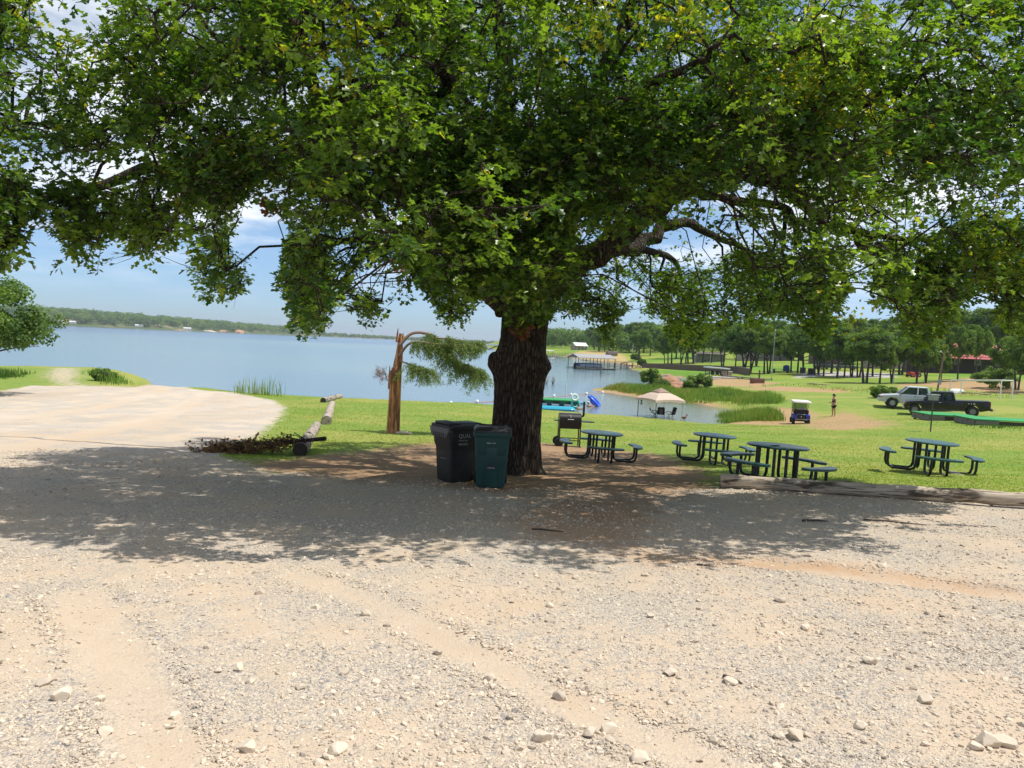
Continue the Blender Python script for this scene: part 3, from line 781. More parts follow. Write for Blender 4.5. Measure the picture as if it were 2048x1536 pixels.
def tubes_np(A, M_, B, ra, rb, seg=4):
    """many 3-ring twigs at once"""
    n = len(A); out = []
    t = B - A; t /= np.linalg.norm(t, axis=1, keepdims=True) + 1e-9
    ref = np.where(np.abs(t[:, 2:]) < .9, np.array([[0, 0, 1.]]), np.array([[1., 0, 0]]))
    x = np.cross(t, ref); x /= np.linalg.norm(x, axis=1, keepdims=True) + 1e-9; y = np.cross(t, x)
    a = np.linspace(0, 2 * PI, seg, endpoint=False)
    ring = x[:, None] * np.cos(a)[None, :, None] + y[:, None] * np.sin(a)[None, :, None]
    V = np.stack([A[:, None] + ring * ra[:, None, None], M_[:, None] + ring * ((ra + rb) / 2)[:, None, None], B[:, None] + ring * rb[:, None, None]], 1).reshape(-1, 3)
    i = np.arange(seg); j = (i + 1) % seg
    q = np.concatenate([np.stack([i + r * seg, j + r * seg, j + (r + 1) * seg, i + (r + 1) * seg], 1) for r in range(2)])
    LI = (np.arange(n)[:, None, None] * 3 * seg + q[None]).reshape(-1)
    return V, LI, np.arange(0, len(LI), 4)
ch = np.arange(base, len(pos))
A, B = pos[par[ch]], pos[ch]
L = np.linalg.norm(B - A, axis=1)
mid = (A + B) / 2 + rng.normal(0, .12, A.shape) * L[:, None] + np.array([0, 0, 1.]) * (.08 * L)[:, None]
rb = np.clip(.0045 * np.sqrt(cnt[ch]) + .002, .004, .09); ra = np.clip(rb * 1.25, .005, .10)
tv, tl, ts = tubes_np(A, mid, B, ra, rb, 5)
np_mesh('branchwork', tv, tl, ts, M_bark, oak, smooth=True)

def spray_leaves(C, twigs, per, rad, size):
    """each spray is a few twigs from its tip of wood; the leaves sit along them, crowded at the ends"""
    nt = len(C) * twigs
    c = np.repeat(C, twigs, 0)
    d = rng.normal(size=(nt, 3)); d /= np.linalg.norm(d, axis=1, keepdims=True)
    out = c * np.array([.09, .09, .03]); d = d * .85 + out * .5 + np.array([0, 0, .02]); d /= np.linalg.norm(d, axis=1, keepdims=True)
    Lt = rng.uniform(.45, 1.15, nt) * rad
    tip = c + d * Lt[:, None] + np.array([0, 0, -.28]) * (Lt[:, None] ** 2)
    n = nt * per
    f = np.tile(np.linspace(.28, 1.0, per), nt) ** .75 + rng.normal(0, .04, n)
    base = np.repeat(c, per, 0); e = np.repeat(tip - c, per, 0); dd = np.repeat(d, per, 0)
    pc = base + e * f[:, None] + rng.normal(0, .018, (n, 3))
    sdv = rng.normal(size=(n, 3)); sdv -= dd * (sdv * dd).sum(1, keepdims=True); sdv /= np.linalg.norm(sdv, axis=1, keepdims=True)
    td = dd * (.35 + .5 * np.clip(f, 0, 1))[:, None] + sdv * .9 + np.array([0, 0, -.15])
    nrm = np.array([0, 0, 1.0]) + rng.normal(size=(n, 3)) * .48 + dd * .25
    tint = np.clip(np.repeat(rng.beta(1.3, 1.8, len(C)) * .75, twigs * per) + np.repeat(rng.normal(0, .08, nt), per) + rng.normal(0, .09, n), 0, .77)
    return pc, nrm, td, rng.uniform(.7, 1.2, n) * size, tint, c, tip
pc, nm_, td, sz, ti, TA, TB = spray_leaves(ALLP, 6, 8, .46, .106)
def trim(Q, slack):
    LU, LV = project(Q + OB); LU = LU + 26 * vnoise(LV * .028, LU * .028, 3) + 9 * vnoise(LV * .11, LU * .11, 8)
    k = LV < np.interp(LU, BOT[:, 0], BOT[:, 1]) + slack + rng.normal(0, 5, len(LU))
    for gu, gv, ru, rv, pr in GAPS:
        e = ((LU - gu) / ru) ** 2 + ((LV - gv) / rv) ** 2
        k &= ~((e < 1) & (rng.random(len(LU)) < pr * .75 * np.clip(1.5 * (1 - e) + .2, 0, 1)))
    return k
k_ = trim(TB, -4) | (rng.random(len(TB)) < .012); TA, TB = TA[k_], TB[k_]
tv, tl, ts = tubes_np(TA, (TA + TB) / 2 + rng.normal(0, .015, TA.shape), TB, np.full(len(TA), .0055), np.full(len(TA), .0025), 3)
np_mesh('twigwork', tv, tl, ts, M_bark, oak, smooth=True)
lk_ = trim(pc, 6)
pc, nm_, td, sz, ti = pc[lk_], nm_[lk_], td[lk_], sz[lk_], ti[lk_]
# pale young shoots in a few places of the crown
Yc = np.array([P(*q) - OB for q in [(1230, 30, 8.5), (1180, 40, 8.5), (1360, 55, 9), (1650, 60, 9.5), (1680, 90, 9.5), (1550, 160, 9.5), (1700, 200, 10), (1720, 230, 10), (1640, 150, 10), (400, 330, 10.5), (430, 310, 10.5), (380, 345, 10.5), (700, 120, 9.5), (690, 60, 9),
                                    (1700, 640, 13), (1850, 640, 13.5), (1870, 660, 13.5), (2000, 470, 12), (1990, 520, 12), (30, 40, 11), (200, 120, 11), (1980, 30, 11)]])
dy = np.min(((pc[:, None, :] - Yc[None]) ** 2).sum(2), 1) if len(pc) < 1000 else np.full(len(pc), 9.0)
if len(pc) >= 1000:
    for y in Yc: dy = np.minimum(dy, ((pc - y) ** 2).sum(1))
ti = np.where((dy < .30) & (rng.random(len(ti)) < .6), rng.uniform(.84, 1, len(ti)), ti)
big = fbm(pc[:, 0] * .35, pc[:, 1] * .35, pc[:, 2] * .35, 2); ti = np.where(ti < .78, np.clip(ti + .45 * big, 0, .76), ti)  # broad tint swing puts sunlit and shaded clump contrast into the leaf colour
ti = np.where(rng.random(len(ti)) < .02, rng.uniform(.8, .95, len(ti)), ti)
sy = np.repeat(Yc, 60, 0) + rng.normal(0, .16, (len(Yc) * 60, 3))
pc = np.vstack([pc, sy]); nm_ = np.vstack([nm_, rng.normal(size=sy.shape) + [0, -.3, .8]]); td = np.vstack([td, rng.normal(size=sy.shape) + [0, 0, .4]]); sz = np.r_[sz, rng.uniform(.07, .10, len(sy))]; ti = np.r_[ti, rng.uniform(.74, 1, len(sy))]
leaf_mesh('foliage', pc, nm_, sz, ti, M_oakleaf, oak, OAK, .25, td)
print('leaves', len(pc))
# a few dead brown leaf bunches
M_dead = leaf_mat('dead_oak_leaves', (.16, .06, .02), (.26, .11, .04), (.3, .14, .05), .25, .6)
for u, v, d in [(535, 415, 13), (545, 410, 13), (795, 530, 17), (1045, 660, 15.3), (1055, 650, 15.3), (1040, 668, 15.3), (1210, 325, 12), (790, 480, 17), (310, 435, 13)]:
    c = P(u, v, d) - OB
    C_ = c + rng.normal(0, .055, (30, 3))
    leaf_mesh('dead_leaf_bunch', C_, rng.normal(size=(30, 3)), np.full(30, .13), rng.random(30) * .7, M_dead, oak)
# ---------------------------------------------------------------- materials for the near things
M_blackpl = simple('black_plastic', (.022, .022, .024), .5, var=.25, bump=.15, bscale=120, dirt=(.06, .055, .05))
M_greenpl = simple('dark_green_plastic', (.011, .060, .056), .48, var=.22, scale=3, bump=.1, bscale=120, dirt=(.03, .11, .11))
M_greypl = simple('scuffed_grey_plastic', (.13, .12, .115), .55, var=.25, bump=.2, bscale=80, dirt=(.12, .11, .10))
M_white = simple('white_print', (.42, .42, .40), .6, var=.1)
M_steel = simple('galvanised_steel', (.42, .43, .44), .38, .8, var=.15, scale=15)
M_blacksteel = simple('black_painted_steel', (.013, .013, .015), .42, 0, var=.3, scale=9, bump=.1, bscale=60)
M_smoke = simple('heat_blackened_steel', (.018, .017, .017), .36, .2, var=.35, scale=7, dirt=(.05, .04, .035))
M_rust = simple('rusty_steel', (.075, .035, .018), .7, .1, var=.4, scale=10, dirt=(.02, .018, .016))
M_rubber = simple('rubber', (.018, .018, .018), .8, var=.25, scale=20)

def table_coat(name, col):
    m = Mat(name); o = m.obj()
    d = m.voro(m.mapv(o, (42, 24, 24), (0, 0, R(45))), 1.0, rand=0.0)
    hole = m.sm(d, .22, .36)
    c = m.mix(hole, tuple(k * .25 for k in col), m.mix(m.noise(o, 5, 5), tuple(k * .8 for k in col), tuple(k * 1.3 for k in col)))
    return m.end(m.bsdf(c, .33, 0, .5, m.bump(hole, .5, .006)))
M_top = table_coat('green_coated_mesh', (.012, .066, .058))
M_edge = simple('green_coating', (.008, .055, .045), .4, var=.2, scale=12)

# ---------------------------------------------------------------- wheeled bins
def text_part(body, size, mat, parent, M, ext=.0015):
    cu = bpy.data.curves.new('lettering', 'FONT'); cu.body = body; cu.size = size; cu.extrude = ext; cu.resolution_u = 3
    tmp = bpy.data.objects.new('lettering', cu); COL.objects.link(tmp)
    dg = bpy.context.evaluated_depsgraph_get()
    me = bpy.data.meshes.new_from_object(tmp.evaluated_get(dg))
    bpy.data.objects.remove(tmp)
    me.transform(M); me.materials.clear(); me.materials.append(mat)
    o = bpy.data.objects.new('lettering', me)
    return link(o, parent)
def bin_body(w0, d0, w1, d1, h, shoulder=None):
    b = MB(); secs = []
    for k, z in enumerate((.03, .08, h * .55, h * .86, h)):
        t = z / h; w = w0 + (w1 - w0) * t; d = d0 + (d1 - d0) * t
        if shoulder and z > shoulder[0]: w += shoulder[1]; d += shoulder[1]
        if k == 0: w *= .96; d *= .96
        secs.append(rrect(0, 0, w, d, .055, z, 5))
    if shoulder:
        z = shoulder[0]; t = z / h; w = w0 + (w1 - w0) * t; d = d0 + (d1 - d0) * t
        secs = [s for s in secs if s[0][2] < z - .05] + [rrect(0, 0, w, d, .055, z - .04, 5), rrect(0, 0, w + shoulder[1], d + shoulder[1], .055, z + .04, 5)] + [s for s in secs if s[0][2] > z + .05]
    return b.loft(secs)
# the green bin faces the camera
gb = on(980, 971, 13.4)
t = thing('wheeled_bin', 'dark green wheeled rubbish bin with black lid facing the gravel lot', 'rubbish bin', gb, R(2.0))
bin_body(.49, .56, .62, .68, .98).build('body', M_greenpl, t, True, 35)
def front_y(z): return -(.56 + (.68 - .56) * z / .98) / 2
def fshear(poly, th, name, mat):
    b = MB().prism(poly, -th, .012, bev=.006)
    b.v = [(x, y + front_y(z), z) for x, y, z in b.v]
    return b.build(name, mat, t, True, 30)
# raised front panel round the sunken middle, and the two shoulder lips
fshear([(-.225, .05), (-.125, .05), (-.125, .33), (-.068, .33), (-.068, .455), (.068, .455), (.068, .33), (.125, .33), (.125, .05), (.225, .05), (.25, .56), (.255, .60), (.10, .60), (.10, .74), (-.10, .74), (-.10, .60), (-.255, .60), (-.25, .56)], .016, 'front_panel', M_greenpl)
fshear([(-.262, .625), (-.12, .605), (-.12, .635), (-.262, .65)], .03, 'shoulder_lip', M_greenpl)
fshear([(.262, .625), (.12, .605), (.12, .635), (.262, .65)], .03, 'shoulder_lip', M_greenpl)
MB().tube([(-.068, front_y(.375) - .012, .375), (.068, front_y(.375) - .012, .375)], .011, 8).build('grab_bar', M_steel, t, True)
MB().box((0, front_y(.4) + .006, .4), (.13, .015, .10)).build('grab_pocket', M_blackpl, t)
MB().loft([rrect(0, 0, .65, .71, .06, .905, 5), rrect(0, 0, .665, .725, .06, .925, 5), rrect(0, 0, .665, .725, .06, .98, 5), rrect(0, 0, .65, .71, .06, .99, 5)]).build('rim', M_greenpl, t, True, 35)
MB().loft([rrect(0, 0, .66, .72, .06, .993, 5), rrect(0, 0, .66, .72, .06, 1.02, 5), rrect(0, .01, .60, .64, .08, 1.05, 5), rrect(0, .06, .50, .48, .08, 1.075, 5), rrect(0, .06, .46, .44, .08, 1.06, 5)]).build('lid', M_blackpl, t, True, 35)
text_part('DISPOSAL', .022, M_white, t, Matrix.Translation((-.085, front_y(.80) - .018, .80)) @ Matrix.Rotation(R(90), 4, 'X')) if False else None
MB().box((-.055, front_y(.81) - .003, .81), (.075, .006, .022)).build('label_plate', simple('grey_sticker', (.28, .33, .33), .6), t)
MB().box((.035, front_y(.812) - .003, .812), (.065, .006, .012)).build('label_plate', simple('pale_sticker', (.4, .45, .45), .6), t)
for sx in (-1, 1):
    w = MB().lathe([(.0, -.03), (.09, -.03), (.115, -.02), (.12, 0), (.115, .02), (.09, .03), (0, .03)], 20, Matrix.Translation((sx * .27, .27, .12)) @ Matrix.Rotation(R(90), 4, 'Y')).build('wheel', M_rubber, t, True)
MB().tube([(-.24, .36, .96), (-.24, .42, .95), (.24, .42, .95), (.24, .36, .96)], .016, 8).build('handle', M_greenpl, t, True)

# the black bin stands behind it, turned to show its side
bb = on(912, 957, 14.15)
t = thing('wheeled_bin', 'black wheeled rubbish bin with white lettering on its side, behind the green bin', 'rubbish bin', bb, R(-50))
bin_body(.47, .58, .56, .70, 1.02, (.70, .05)).build('body', M_blackpl, t, True, 35)
MB().loft([rrect(0, 0, .64, .80, .06, 1.0, 5), rrect(0, 0, .655, .815, .06, 1.02, 5), rrect(0, 0, .655, .815, .06, 1.055, 5)]).build('rim', M_blackpl, t, True, 35)
lid = MB().loft([rrect(0, 0, .66, .82, .06, 1.057, 5), rrect(0, 0, .66, .82, .06, 1.085, 5), rrect(0, .02, .58, .70, .06, 1.10, 5)])
lid.box((0, -.24, 1.115), (.48, .26, .05), bev=.02).box((0, .16, 1.105), (.42, .46, .022), bev=.01)
lid.build('lid', M_blackpl, t, True, 35)
# slotted hood and pale nose of the front
fy = -.40
hood = MB().prism([(-.29, 1.045), (.29, 1.045), (.30, .985), (.22, .86), (-.22, .86), (-.30, .985)], fy - .035, fy + .08, bev=.01)
hd = hood.build('front_hood', M_greypl, t, True, 30)
for k in range(6):
    MB().box((-.16 + .064 * k, fy - .036, .905), (.022, .012, .085), bev=.004).build('slot', M_blackpl, hd)
MB().box((0, fy + .085, .75), (.33, .03, .22), bev=.012).build('front_panel', M_greypl, t, True)
MB().box((0, fy + .066, .78), (.12, .008, .05)).build('label_plate', simple('worn_tan_sticker', (.16, .13, .115), .7), t)
MB().box((0, fy + .105, .36), (.16, .025, .60), (R(3), 0, 0), bev=.008).build('front_recess', simple('shade_tinted_black_plastic', (.012, .012, .013), .5), t)  # solid slab; the recess's shade is put into its darker colour
MB().tube([(-.10, fy + .095, .46), (.10, fy + .095, .46)], .016, 8).build('grab_bar', M_greypl, t, True)
MB().tube([(-.2, .40, 1.02), (-.2, .50, 1.07), (.2, .50, 1.07), (.2, .40, 1.02)], .018, 8).build('handle', M_blackpl, t, True)
for sx in (-1, 1):
    MB().lathe([(0, -.03), (.10, -.03), (.125, -.02), (.13, 0), (.125, .02), (.10, .03), (0, .03)], 20, Matrix.Translation((sx * .27, .30, .13)) @ Matrix.Rotation(R(90), 4, 'Y')).build('wheel', M_rubber, t, True)
sideM = Matrix.Translation((.303, -.19, .0)) @ Matrix.Rotation(R(90), 4, 'Z') @ Matrix.Rotation(R(90), 4, 'X')
for s_, sz_, z_ in (('QUAL', .105, .86), ('Waste Serv', .045, .80), ('940 872-', .062, .725)):
    text_part(s_, sz_, M_white, t, Matrix.Translation((.306 if z_ > .7 else .3, -.20, z_)) @ Matrix.Rotation(R(90), 4, 'Z') @ Matrix.Rotation(R(90), 4, 'X'))

# ---------------------------------------------------------------- barrel grill
gl = on(1137, 890, 25)
t = thing('barrel_grill', 'black barrel smoker grill on a rusty wheeled frame beside the oak', 'grill', gl, R(3))
GM = Matrix.Rotation(R(90), 4, 'Y')
def half_cyl(r, x0, x1, zc, a0, a1, seg=14):
    b = MB(); prof = [(r * math.cos(a0 + (a1 - a0) * k / seg), r * math.sin(a0 + (a1 - a0) * k / seg)) for k in range(seg + 1)]
    return b.loft([[(x, y, zc + z) for y, z in prof] for x in (x0, x1)])
half_cyl(.25, -.36, .36, .86, -.08, PI + .08).build('lid', M_smoke, t, True, 50)
MB().loft([[(x, .24, .85), (x, .22, .66), (x, .16, .60), (x, -.16, .60), (x, -.22, .66), (x, -.24, .85)] for x in (-.365, .365)]).build('firebox', M_blacksteel, t)
for (x, y) in ((-.34, -.2), (-.34, .2), (.34, -.2), (.34, .2)):
    MB().box((x, y, .36 if x > 0 else .41), (.04, .035, .72 if x > 0 else .62), bev=.004).build('leg', M_rust if y > 0 else M_blacksteel, t)
for y in (-.2, .2):
    MB().box((0, y, .22 if y < 0 else .25), (.66, .025, .025)).build('rail', M_rust, t)
MB().box((.60, 0, .84), (.40, .36, .025), bev=.006).build('side_shelf', M_blacksteel, t)
MB().box((-.44, 0, .85), (.14, .3, .02), bev=.006).build('side_shelf', M_blacksteel, t)
for y in (-.24, .24):
    w = MB().lathe([(0, -.03), (.10, -.03), (.125, -.035), (.15, -.02), (.155, 0), (.15, .02), (.125, .035), (0, .03)], 22, Matrix.Translation((-.36, y, .155)) @ Matrix.Rotation(R(90), 4, 'X')).build('wheel', M_rubber, t, True)
MB().tube([(.30, .05, .98), (.44, .05, 1.02), (.46, .05, 1.05), (.46, .05, 1.50)], .037, 10).build('chimney', M_blacksteel, t, True)
MB().tube([(-.1, -.24, .90), (-.1, -.29, .92), (.1, -.29, .92), (.1, -.24, .90)], .010, 6).build('handle', M_steel, t, True)
MB().lathe([(0, 0), (.035, .0), (.035, .012), (0, .012)], 14, Matrix.Translation((0, -.225, 1.0)) @ Matrix.Rotation(R(70), 4, 'X')).build('thermometer', M_steel, t)
ei = MB().prism([(-.05, .96), (.0, 1.0), (.05, .97), (.02, .95)], -.249, -.243)
MB().box((0, -.21, 1.045), (.09, .006, .03), (R(-30), 0, 0)).build('badge', simple('worn_silver_badge', (.25, .25, .26), .4, .5), t)

# ---------------------------------------------------------------- picnic tables
def arc_seat(a):
    b = MB(); n = 16; secs = []
    for k in range(n + 1):
        f = -1 + 2 * k / n; ang = a + f * .50
        w = .13 * (1 - .0 * abs(f)); r = 1.0
        e = .045 if k in (0, n) else 0
        ri, ro = r - w + e + .03 * f * f, r + w - e - .05 * f * f
        c, s = math.cos(ang), math.sin(ang)
        secs.append([(ri * c, ri * s, .43), ((ri + .0) * c, ri * s, .468), ((ri + .02) * c, (ri + .02) * s, .476), ((ro - .02) * c, (ro - .02) * s, .476), (ro * c, ro * s, .468), (ro * c, ro * s, .43)])
    return b.loft(secs)
def make_table(label, loc, rz, tilt, group):
    t = thing('picnic_table', label, 'picnic table', loc, rz, group, tilt)
    MB().lathe([(0, .722), (.55, .722), (.575, .730), (.582, .745), (.575, .758), (.56, .764), (.035, .764), (.03, .75), (0, .75)], 40).build('tabletop', M_top, t, True, 30)
    for k in range(4):
        a = k * PI / 2; c, s = math.cos(a), math.sin(a)
        arc_seat(a).build('seat', M_edge if False else M_top, t, True, 30)
        for o in (-.17, .17):
            pts = [(.33, o, .72), (.33, o, .20), (.36, o, .10), (.44, o, .055), (.84, o, .055), (.92, o, .10), (.95, o, .20), (.95, o, .43)]
            pts = [(x * c - y * s, x * s + y * c, z) for x, y, z in pts]
            MB().tube(pts, .030, 10).build('leg', M_blacksteel, t, True, 70)
    return t
GRP = 'round picnic tables on the grass'
t1 = make_table('round green picnic table next to the barrel grill, half in shade', on(1199, 924, 20.5), R(1), (0, R(2.2)), GRP)
for lab, loc, rz in (('round green picnic table on lit grass just behind the one by the log', on(1424, 931, 20.6), R(0)),
                     ('nearest round green picnic table, standing in shade right behind the long log', on(1549, 972, 14.6), R(36)),
                     ('lone round green picnic table in full sun, farthest right on the grass', on(1857, 946, 18.2), R(-17))):
    c = copy_tree(t1); c['label'] = lab; c.location = loc; c.rotation_euler = (0, R(2.0), rz)
# small dark twigs on the nearest table
M_stick = simple('dead_wood', (.075, .055, .042), .9, var=.4, scale=14, bump=.4)
def stick(label, p, L, rz, r=.012, mat=None, z=0.0):
    q = [(-L / 2, 0, r * .8), (-L * .2, L * .04, r), (L * .15, -L * .03, r * 1.4), (L / 2, L * .02, r * .8)]
    b = MB().tube(q, [r, r * .95, r * .8, r * .4], 7)
    o = b.build('stick', mat or M_stick, None, True)
    o.location = Vector([float(k) for k in p]) + Vector((0, 0, z)); o.rotation_euler = (0, 0, rz)
    return tag(o, label, 'stick', 'fallen sticks')
tp = on(1549, 972, 14.6)
stick('short dark twig left on the tabletop behind the long log', tp + np.array([-.12, -.25, .768]), .22, R(20), .014)
stick('broken dark stick lying in the shade in front of the long log', on(1630, 1044), .36, R(5), .018)
stick('long thin stick in the shade below the right part of the log', on(1790, 1046), .80, R(-12), .012)
stick('thin dark stick in shade on the reddish gravel in front of the oak', on(1095, 1062), .4, R(-10), .011)
stick('stub of a stick in the sun in the middle of the foreground gravel', on(1465, 1362), .13, R(-50), .011)
stick('thin twig on the sunny gravel right below the shade edge', on(1410, 1133), .16, R(-25), .01)

# ---------------------------------------------------------------- logs and fallen branch
def wood_material(name, a, b, dark=(.02, .017, .015), rot=(0, 0, 0)):
    m = Mat(name); o = m.obj()
    st = m.noise(m.mapv(o, (.8, 16, 16), rot), 2.2, 6, .62)
    c = m.mix(m.sm(st, .3, .7), a, b)
    c = m.mix(m.sm(m.noise(m.mapv(o, (.6, 3, 3), rot), 1.4, 5, .6), .56, .66), c, dark)
    ck = m.sm(m.noise(m.mapv(o, (.35, 22, 22), rot), 2.5, 3, .5), .60, .66)
    c = m.mix(ck, c, dark)
    return m.end(m.bsdf(c, .85, 0, .2, m.bump(m.math('SUBTRACT', st, ck), .7, .02)))
M_log = wood_material('weathered_log', (.22, .18, .14), (.46, .40, .33), (.05, .042, .036))
M_logpale = wood_material('pale_weathered_log', (.30, .25, .19), (.50, .43, .34), (.10, .08, .06))
M_cut = simple('cut_wood_end', (.045, .036, .03), .9, var=.4, scale=20)
def log(label, a, b, r0, r1, mat, cat='log', group=None, sink=.25, name='log'):
    a = np.array(a, float); b = np.array(b, float)
    L = np.linalg.norm(b - a); n = max(8, int(L / .25))
    bld = MB()
    pts = [(L * k / n, .02 * math.sin(k * .9), .012 * math.sin(k * 1.7)) for k in range(n + 1)]
    rad = [(r0 + (r1 - r0) * k / n) * (1 + .035 * math.sin(k * 2.3 + 1)) for k in range(n + 1)]
    bld.tube(pts, rad, 22, cap=False)
    root = thing(name, label, cat, (0, 0, 0), 0, group)
    root.location = Vector(a.tolist()) + Vector((0, 0, r0 * (1 - sink)))
    d = Vector((b - a + np.array([0, 0, (r1 - r0) * (1 - sink)])).tolist()).normalized()
    root.rotation_euler = d.to_track_quat('X', 'Z').to_euler()
    o = bld.build('shaft', mat, root, True, 60)
    for i in (0, n):
        x = pts[i][0]
        e = MB().lathe([(0, 0), (rad[i] * .6, -.004), (rad[i], 0), (rad[i] * .98, .03), (0, .03)], 22, Matrix.Translation((x + (-.002 if i == 0 else .002), pts[i][1], pts[i][2])) @ Matrix.Rotation(R(90 if i == 0 else -90), 4, 'Y'))
        e.build('cut_end', M_cut if 'pale' not in label else M_log, root)
    return root
M_longlog = wood_material('weathered_pole', (.36, .29, .215), (.62, .53, .42), (.09, .07, .055))
pA, pB = on(1443, 972, 13.75), on(2210, 1024, 11.9)
pA[1] += .1
log('long weathered utility pole lying along the edge of the gravel in front of the tables', pA, pB, .128, .112, M_longlog, sink=.05)
log('thick grey log with a black cut end beside the fallen branch', on(600, 911), on(634, 856), .17, .14, M_log, group='logs lining the lot')
log('pale grey log in sun, middle one of the line towards the lake', on(653, 849), on(664, 811), .19, .16, M_logpale, group='logs lining the lot')
log('far grey log lying crosswise near the top of the lake bank', on(646, 805), on(681, 796), .16, .16, M_log, group='logs lining the lot')

bp = on(600, 895, 18.5)
t = thing('fallen_branch', 'dead fallen branch with curled brown leaves lying across the thick log', 'branch', bp)
def bpt(u, v, d): return P(u, v, d) - bp
main = [bpt(652, 877, 18.1), bpt(620, 880, 18.1), bpt(585, 884, 18.0), bpt(540, 893, 18.0), bpt(490, 903, 17.9), bpt(450, 912, 17.8)]
br = MB().tube(bez(main, 4), [.055 - .0022 * k for k in range(21)], 8)
tips = []
for k in range(46):
    i = rng.integers(1, 5); f = rng.random()
    a = main[i] * (1 - f) + main[min(i + 1, 5)] * f
    side = rng.choice([-1, 1])
    dv = np.array([-.9 + .5 * rng.normal(), .6 * side * rng.random() + .1 * rng.normal(), .0 + .22 * rng.random()]); dv *= rng.uniform(.35, .85) / np.linalg.norm(dv)
    b_ = a + dv; zmin = hz(*(b_ + bp)[:2]) - bp[2] + .03
    b_[2] = max(b_[2], zmin); mid_ = (a + b_) / 2 + rng.normal(0, .06, 3)
    br.tube([a, mid_, b_], [.016, .011, .006], 5)
    tips.append(b_); tips.append((a + b_) / 2 + rng.normal(0, .05, 3))
br.build('wood', M_bark, t, True)
tips = [q_ * np.array([1, 1, .75]) for q_ in tips]; tips = np.array(tips + [np.array([-2.1 + rng.random() * 1.2, rng.normal(0, .25) - .5, .1]) for _ in range(40)])
C_ = np.repeat(tips, 13, 0) + rng.normal(0, .075, (len(tips) * 13, 3))
zg = land_h(C_[:, 0] + bp[0], C_[:, 1] + bp[1]) - bp[2]
C_[:, 2] = np.maximum(C_[:, 2], zg + .015)
leaf_mesh('dead_foliage', C_, rng.normal(size=(len(C_), 3)), rng.uniform(.06, .11, len(C_)), rng.random(len(C_)) * .77, leaf_mat('dead_branch_leaves', (.12, .062, .03), (.28, .15, .07), (.32, .19, .10), .2, .7), t)

# ---------------------------------------------------------------- the broken cedar
M_cedar = Mat('split_cedar_wood'); _o = M_cedar.obj()
_s = M_cedar.noise(M_cedar.mapv(_o, (15, 15, .9)), 1.6, 6, .65)
_b = M_cedar.sm(M_cedar.noise(M_cedar.mapv(_o, (5, 5, .7)), 1.3, 4, .6), .48, .56)
_c = M_cedar.mix(M_cedar.sm(_s, .36, .62), (.27, .105, .055), (.64, .33, .155))
_c = M_cedar.mix(_b, _c, M_cedar.mix(_s, (.09, .04, .025), (.28, .12, .07)))
M_cedar = M_cedar.end(M_cedar.bsdf(_c, .8, 0, .25, M_cedar.bump(_s, 1.0, .05)))
cb_ = on(787, 866, 27.5)
cedar = thing('broken_cedar', 'snapped cedar trunk with torn orange wood and one drooping green bough', 'tree', cb_)
secs = []; nn = 26
for k in range(40):
    f = k / 39; z = -.1 + 3.72 * f
    r = np.interp(f, [0, .05, .3, .62, .68, .78, 1], [.29, .22, .20, .185, .135, .12, .055])
    cx = np.interp(f, [0, .62, .72, 1], [0, .0, .09, .13]) * 1.0
    loop = []
    for j in range(nn):
        a = 2 * PI * j / nn
        rr = r * (1 + .28 * float(fbm(math.cos(a) * 2.2, math.sin(a) * 2.2, z * .45, 3)) + .10 * abs(math.sin(a * 4 + z * .5)))
        loop.append((cx + rr * math.cos(a), rr * math.sin(a), z))
    secs.append(loop)
MB().loft(secs).build('trunk', M_cedar, cedar, True, 60)
for (x, y, z0, z1, r, lx) in ((-.19, -.05, 1.6, 2.45, .07, -.03), (.0, -.05, 3.3, 3.82, .05, .03), (.2, .03, 3.3, 3.66, .035, .02), (-.07, .0, 2.2, 2.75, .06, .02), (-.14, .06, 1.8, 2.38, .05, -.02)):
    MB().tube([(x, y, z0), (x + lx * .5, y, (z0 + z1) / 2), (x + lx, y, z1)], [r, r * .75, r * .12], 7).build('splinter', M_cedar, cedar, True)
def cpt(u, v, d=27.4): return P(u, v, d) - cb_
boughs = [[(800, 690), (822, 668), (848, 666), (872, 676), (892, 700), (915, 722), (945, 735), (968, 745)], [(798, 712), (815, 690), (832, 684), (870, 688), (905, 690), (945, 690)], [(800, 722), (815, 727), (840, 735), (865, 742)],
          [(872, 676), (900, 678), (935, 686), (965, 685)], [(775, 762), (770, 745), (765, 735)]]
bw = MB(); curves = []
for i, bq in enumerate(boughs):
    pts = bez([cpt(u, v, 27.4 - .25 * k * ((i % 3) - 1) * .5) for k, (u, v) in enumerate(bq)], 5)
    r0 = (.062, .055, .03, .03, .02)[i]
    bw.tube(pts, [r0 * (1 - .8 * k / (len(pts) - 1)) for k in range(len(pts))], 7); curves.append(pts)
bw.build('bough', simple('cedar_bark', (.22, .14, .10), .85, var=.35, scale=20, bump=.4), cedar, True)
sp = []; ND = []
for i, pts in enumerate(curves[:4]):
    m = len(pts)
    for k in range((12, 9, 6, 4)[i], m):
        for _ in range((8, 4, 5, 6)[i]):
            a = np.array(pts[k]); L_ = rng.uniform(.2, .75) * (1.2 if i == 0 else .9)
            out = np.array([rng.normal(0, .45), rng.normal(0, .45), 0])
            nseg = 7
            for q in range(nseg):
                f = (q + 1) / nseg
                sp.append(a + out * L_ * f + np.array([0, 0, -L_ * .9 * f ** 1.4])); ND.append((out * .5 + np.array([0, 0, -1.2 * f])))
sp = np.array(sp); ND = np.array(ND)
rep = 12
C_ = np.repeat(sp, rep, 0) + rng.normal(0, .045, (len(sp) * rep, 3))
tdn = np.repeat(ND, rep, 0) + rng.normal(0, .5, (len(sp) * rep, 3))
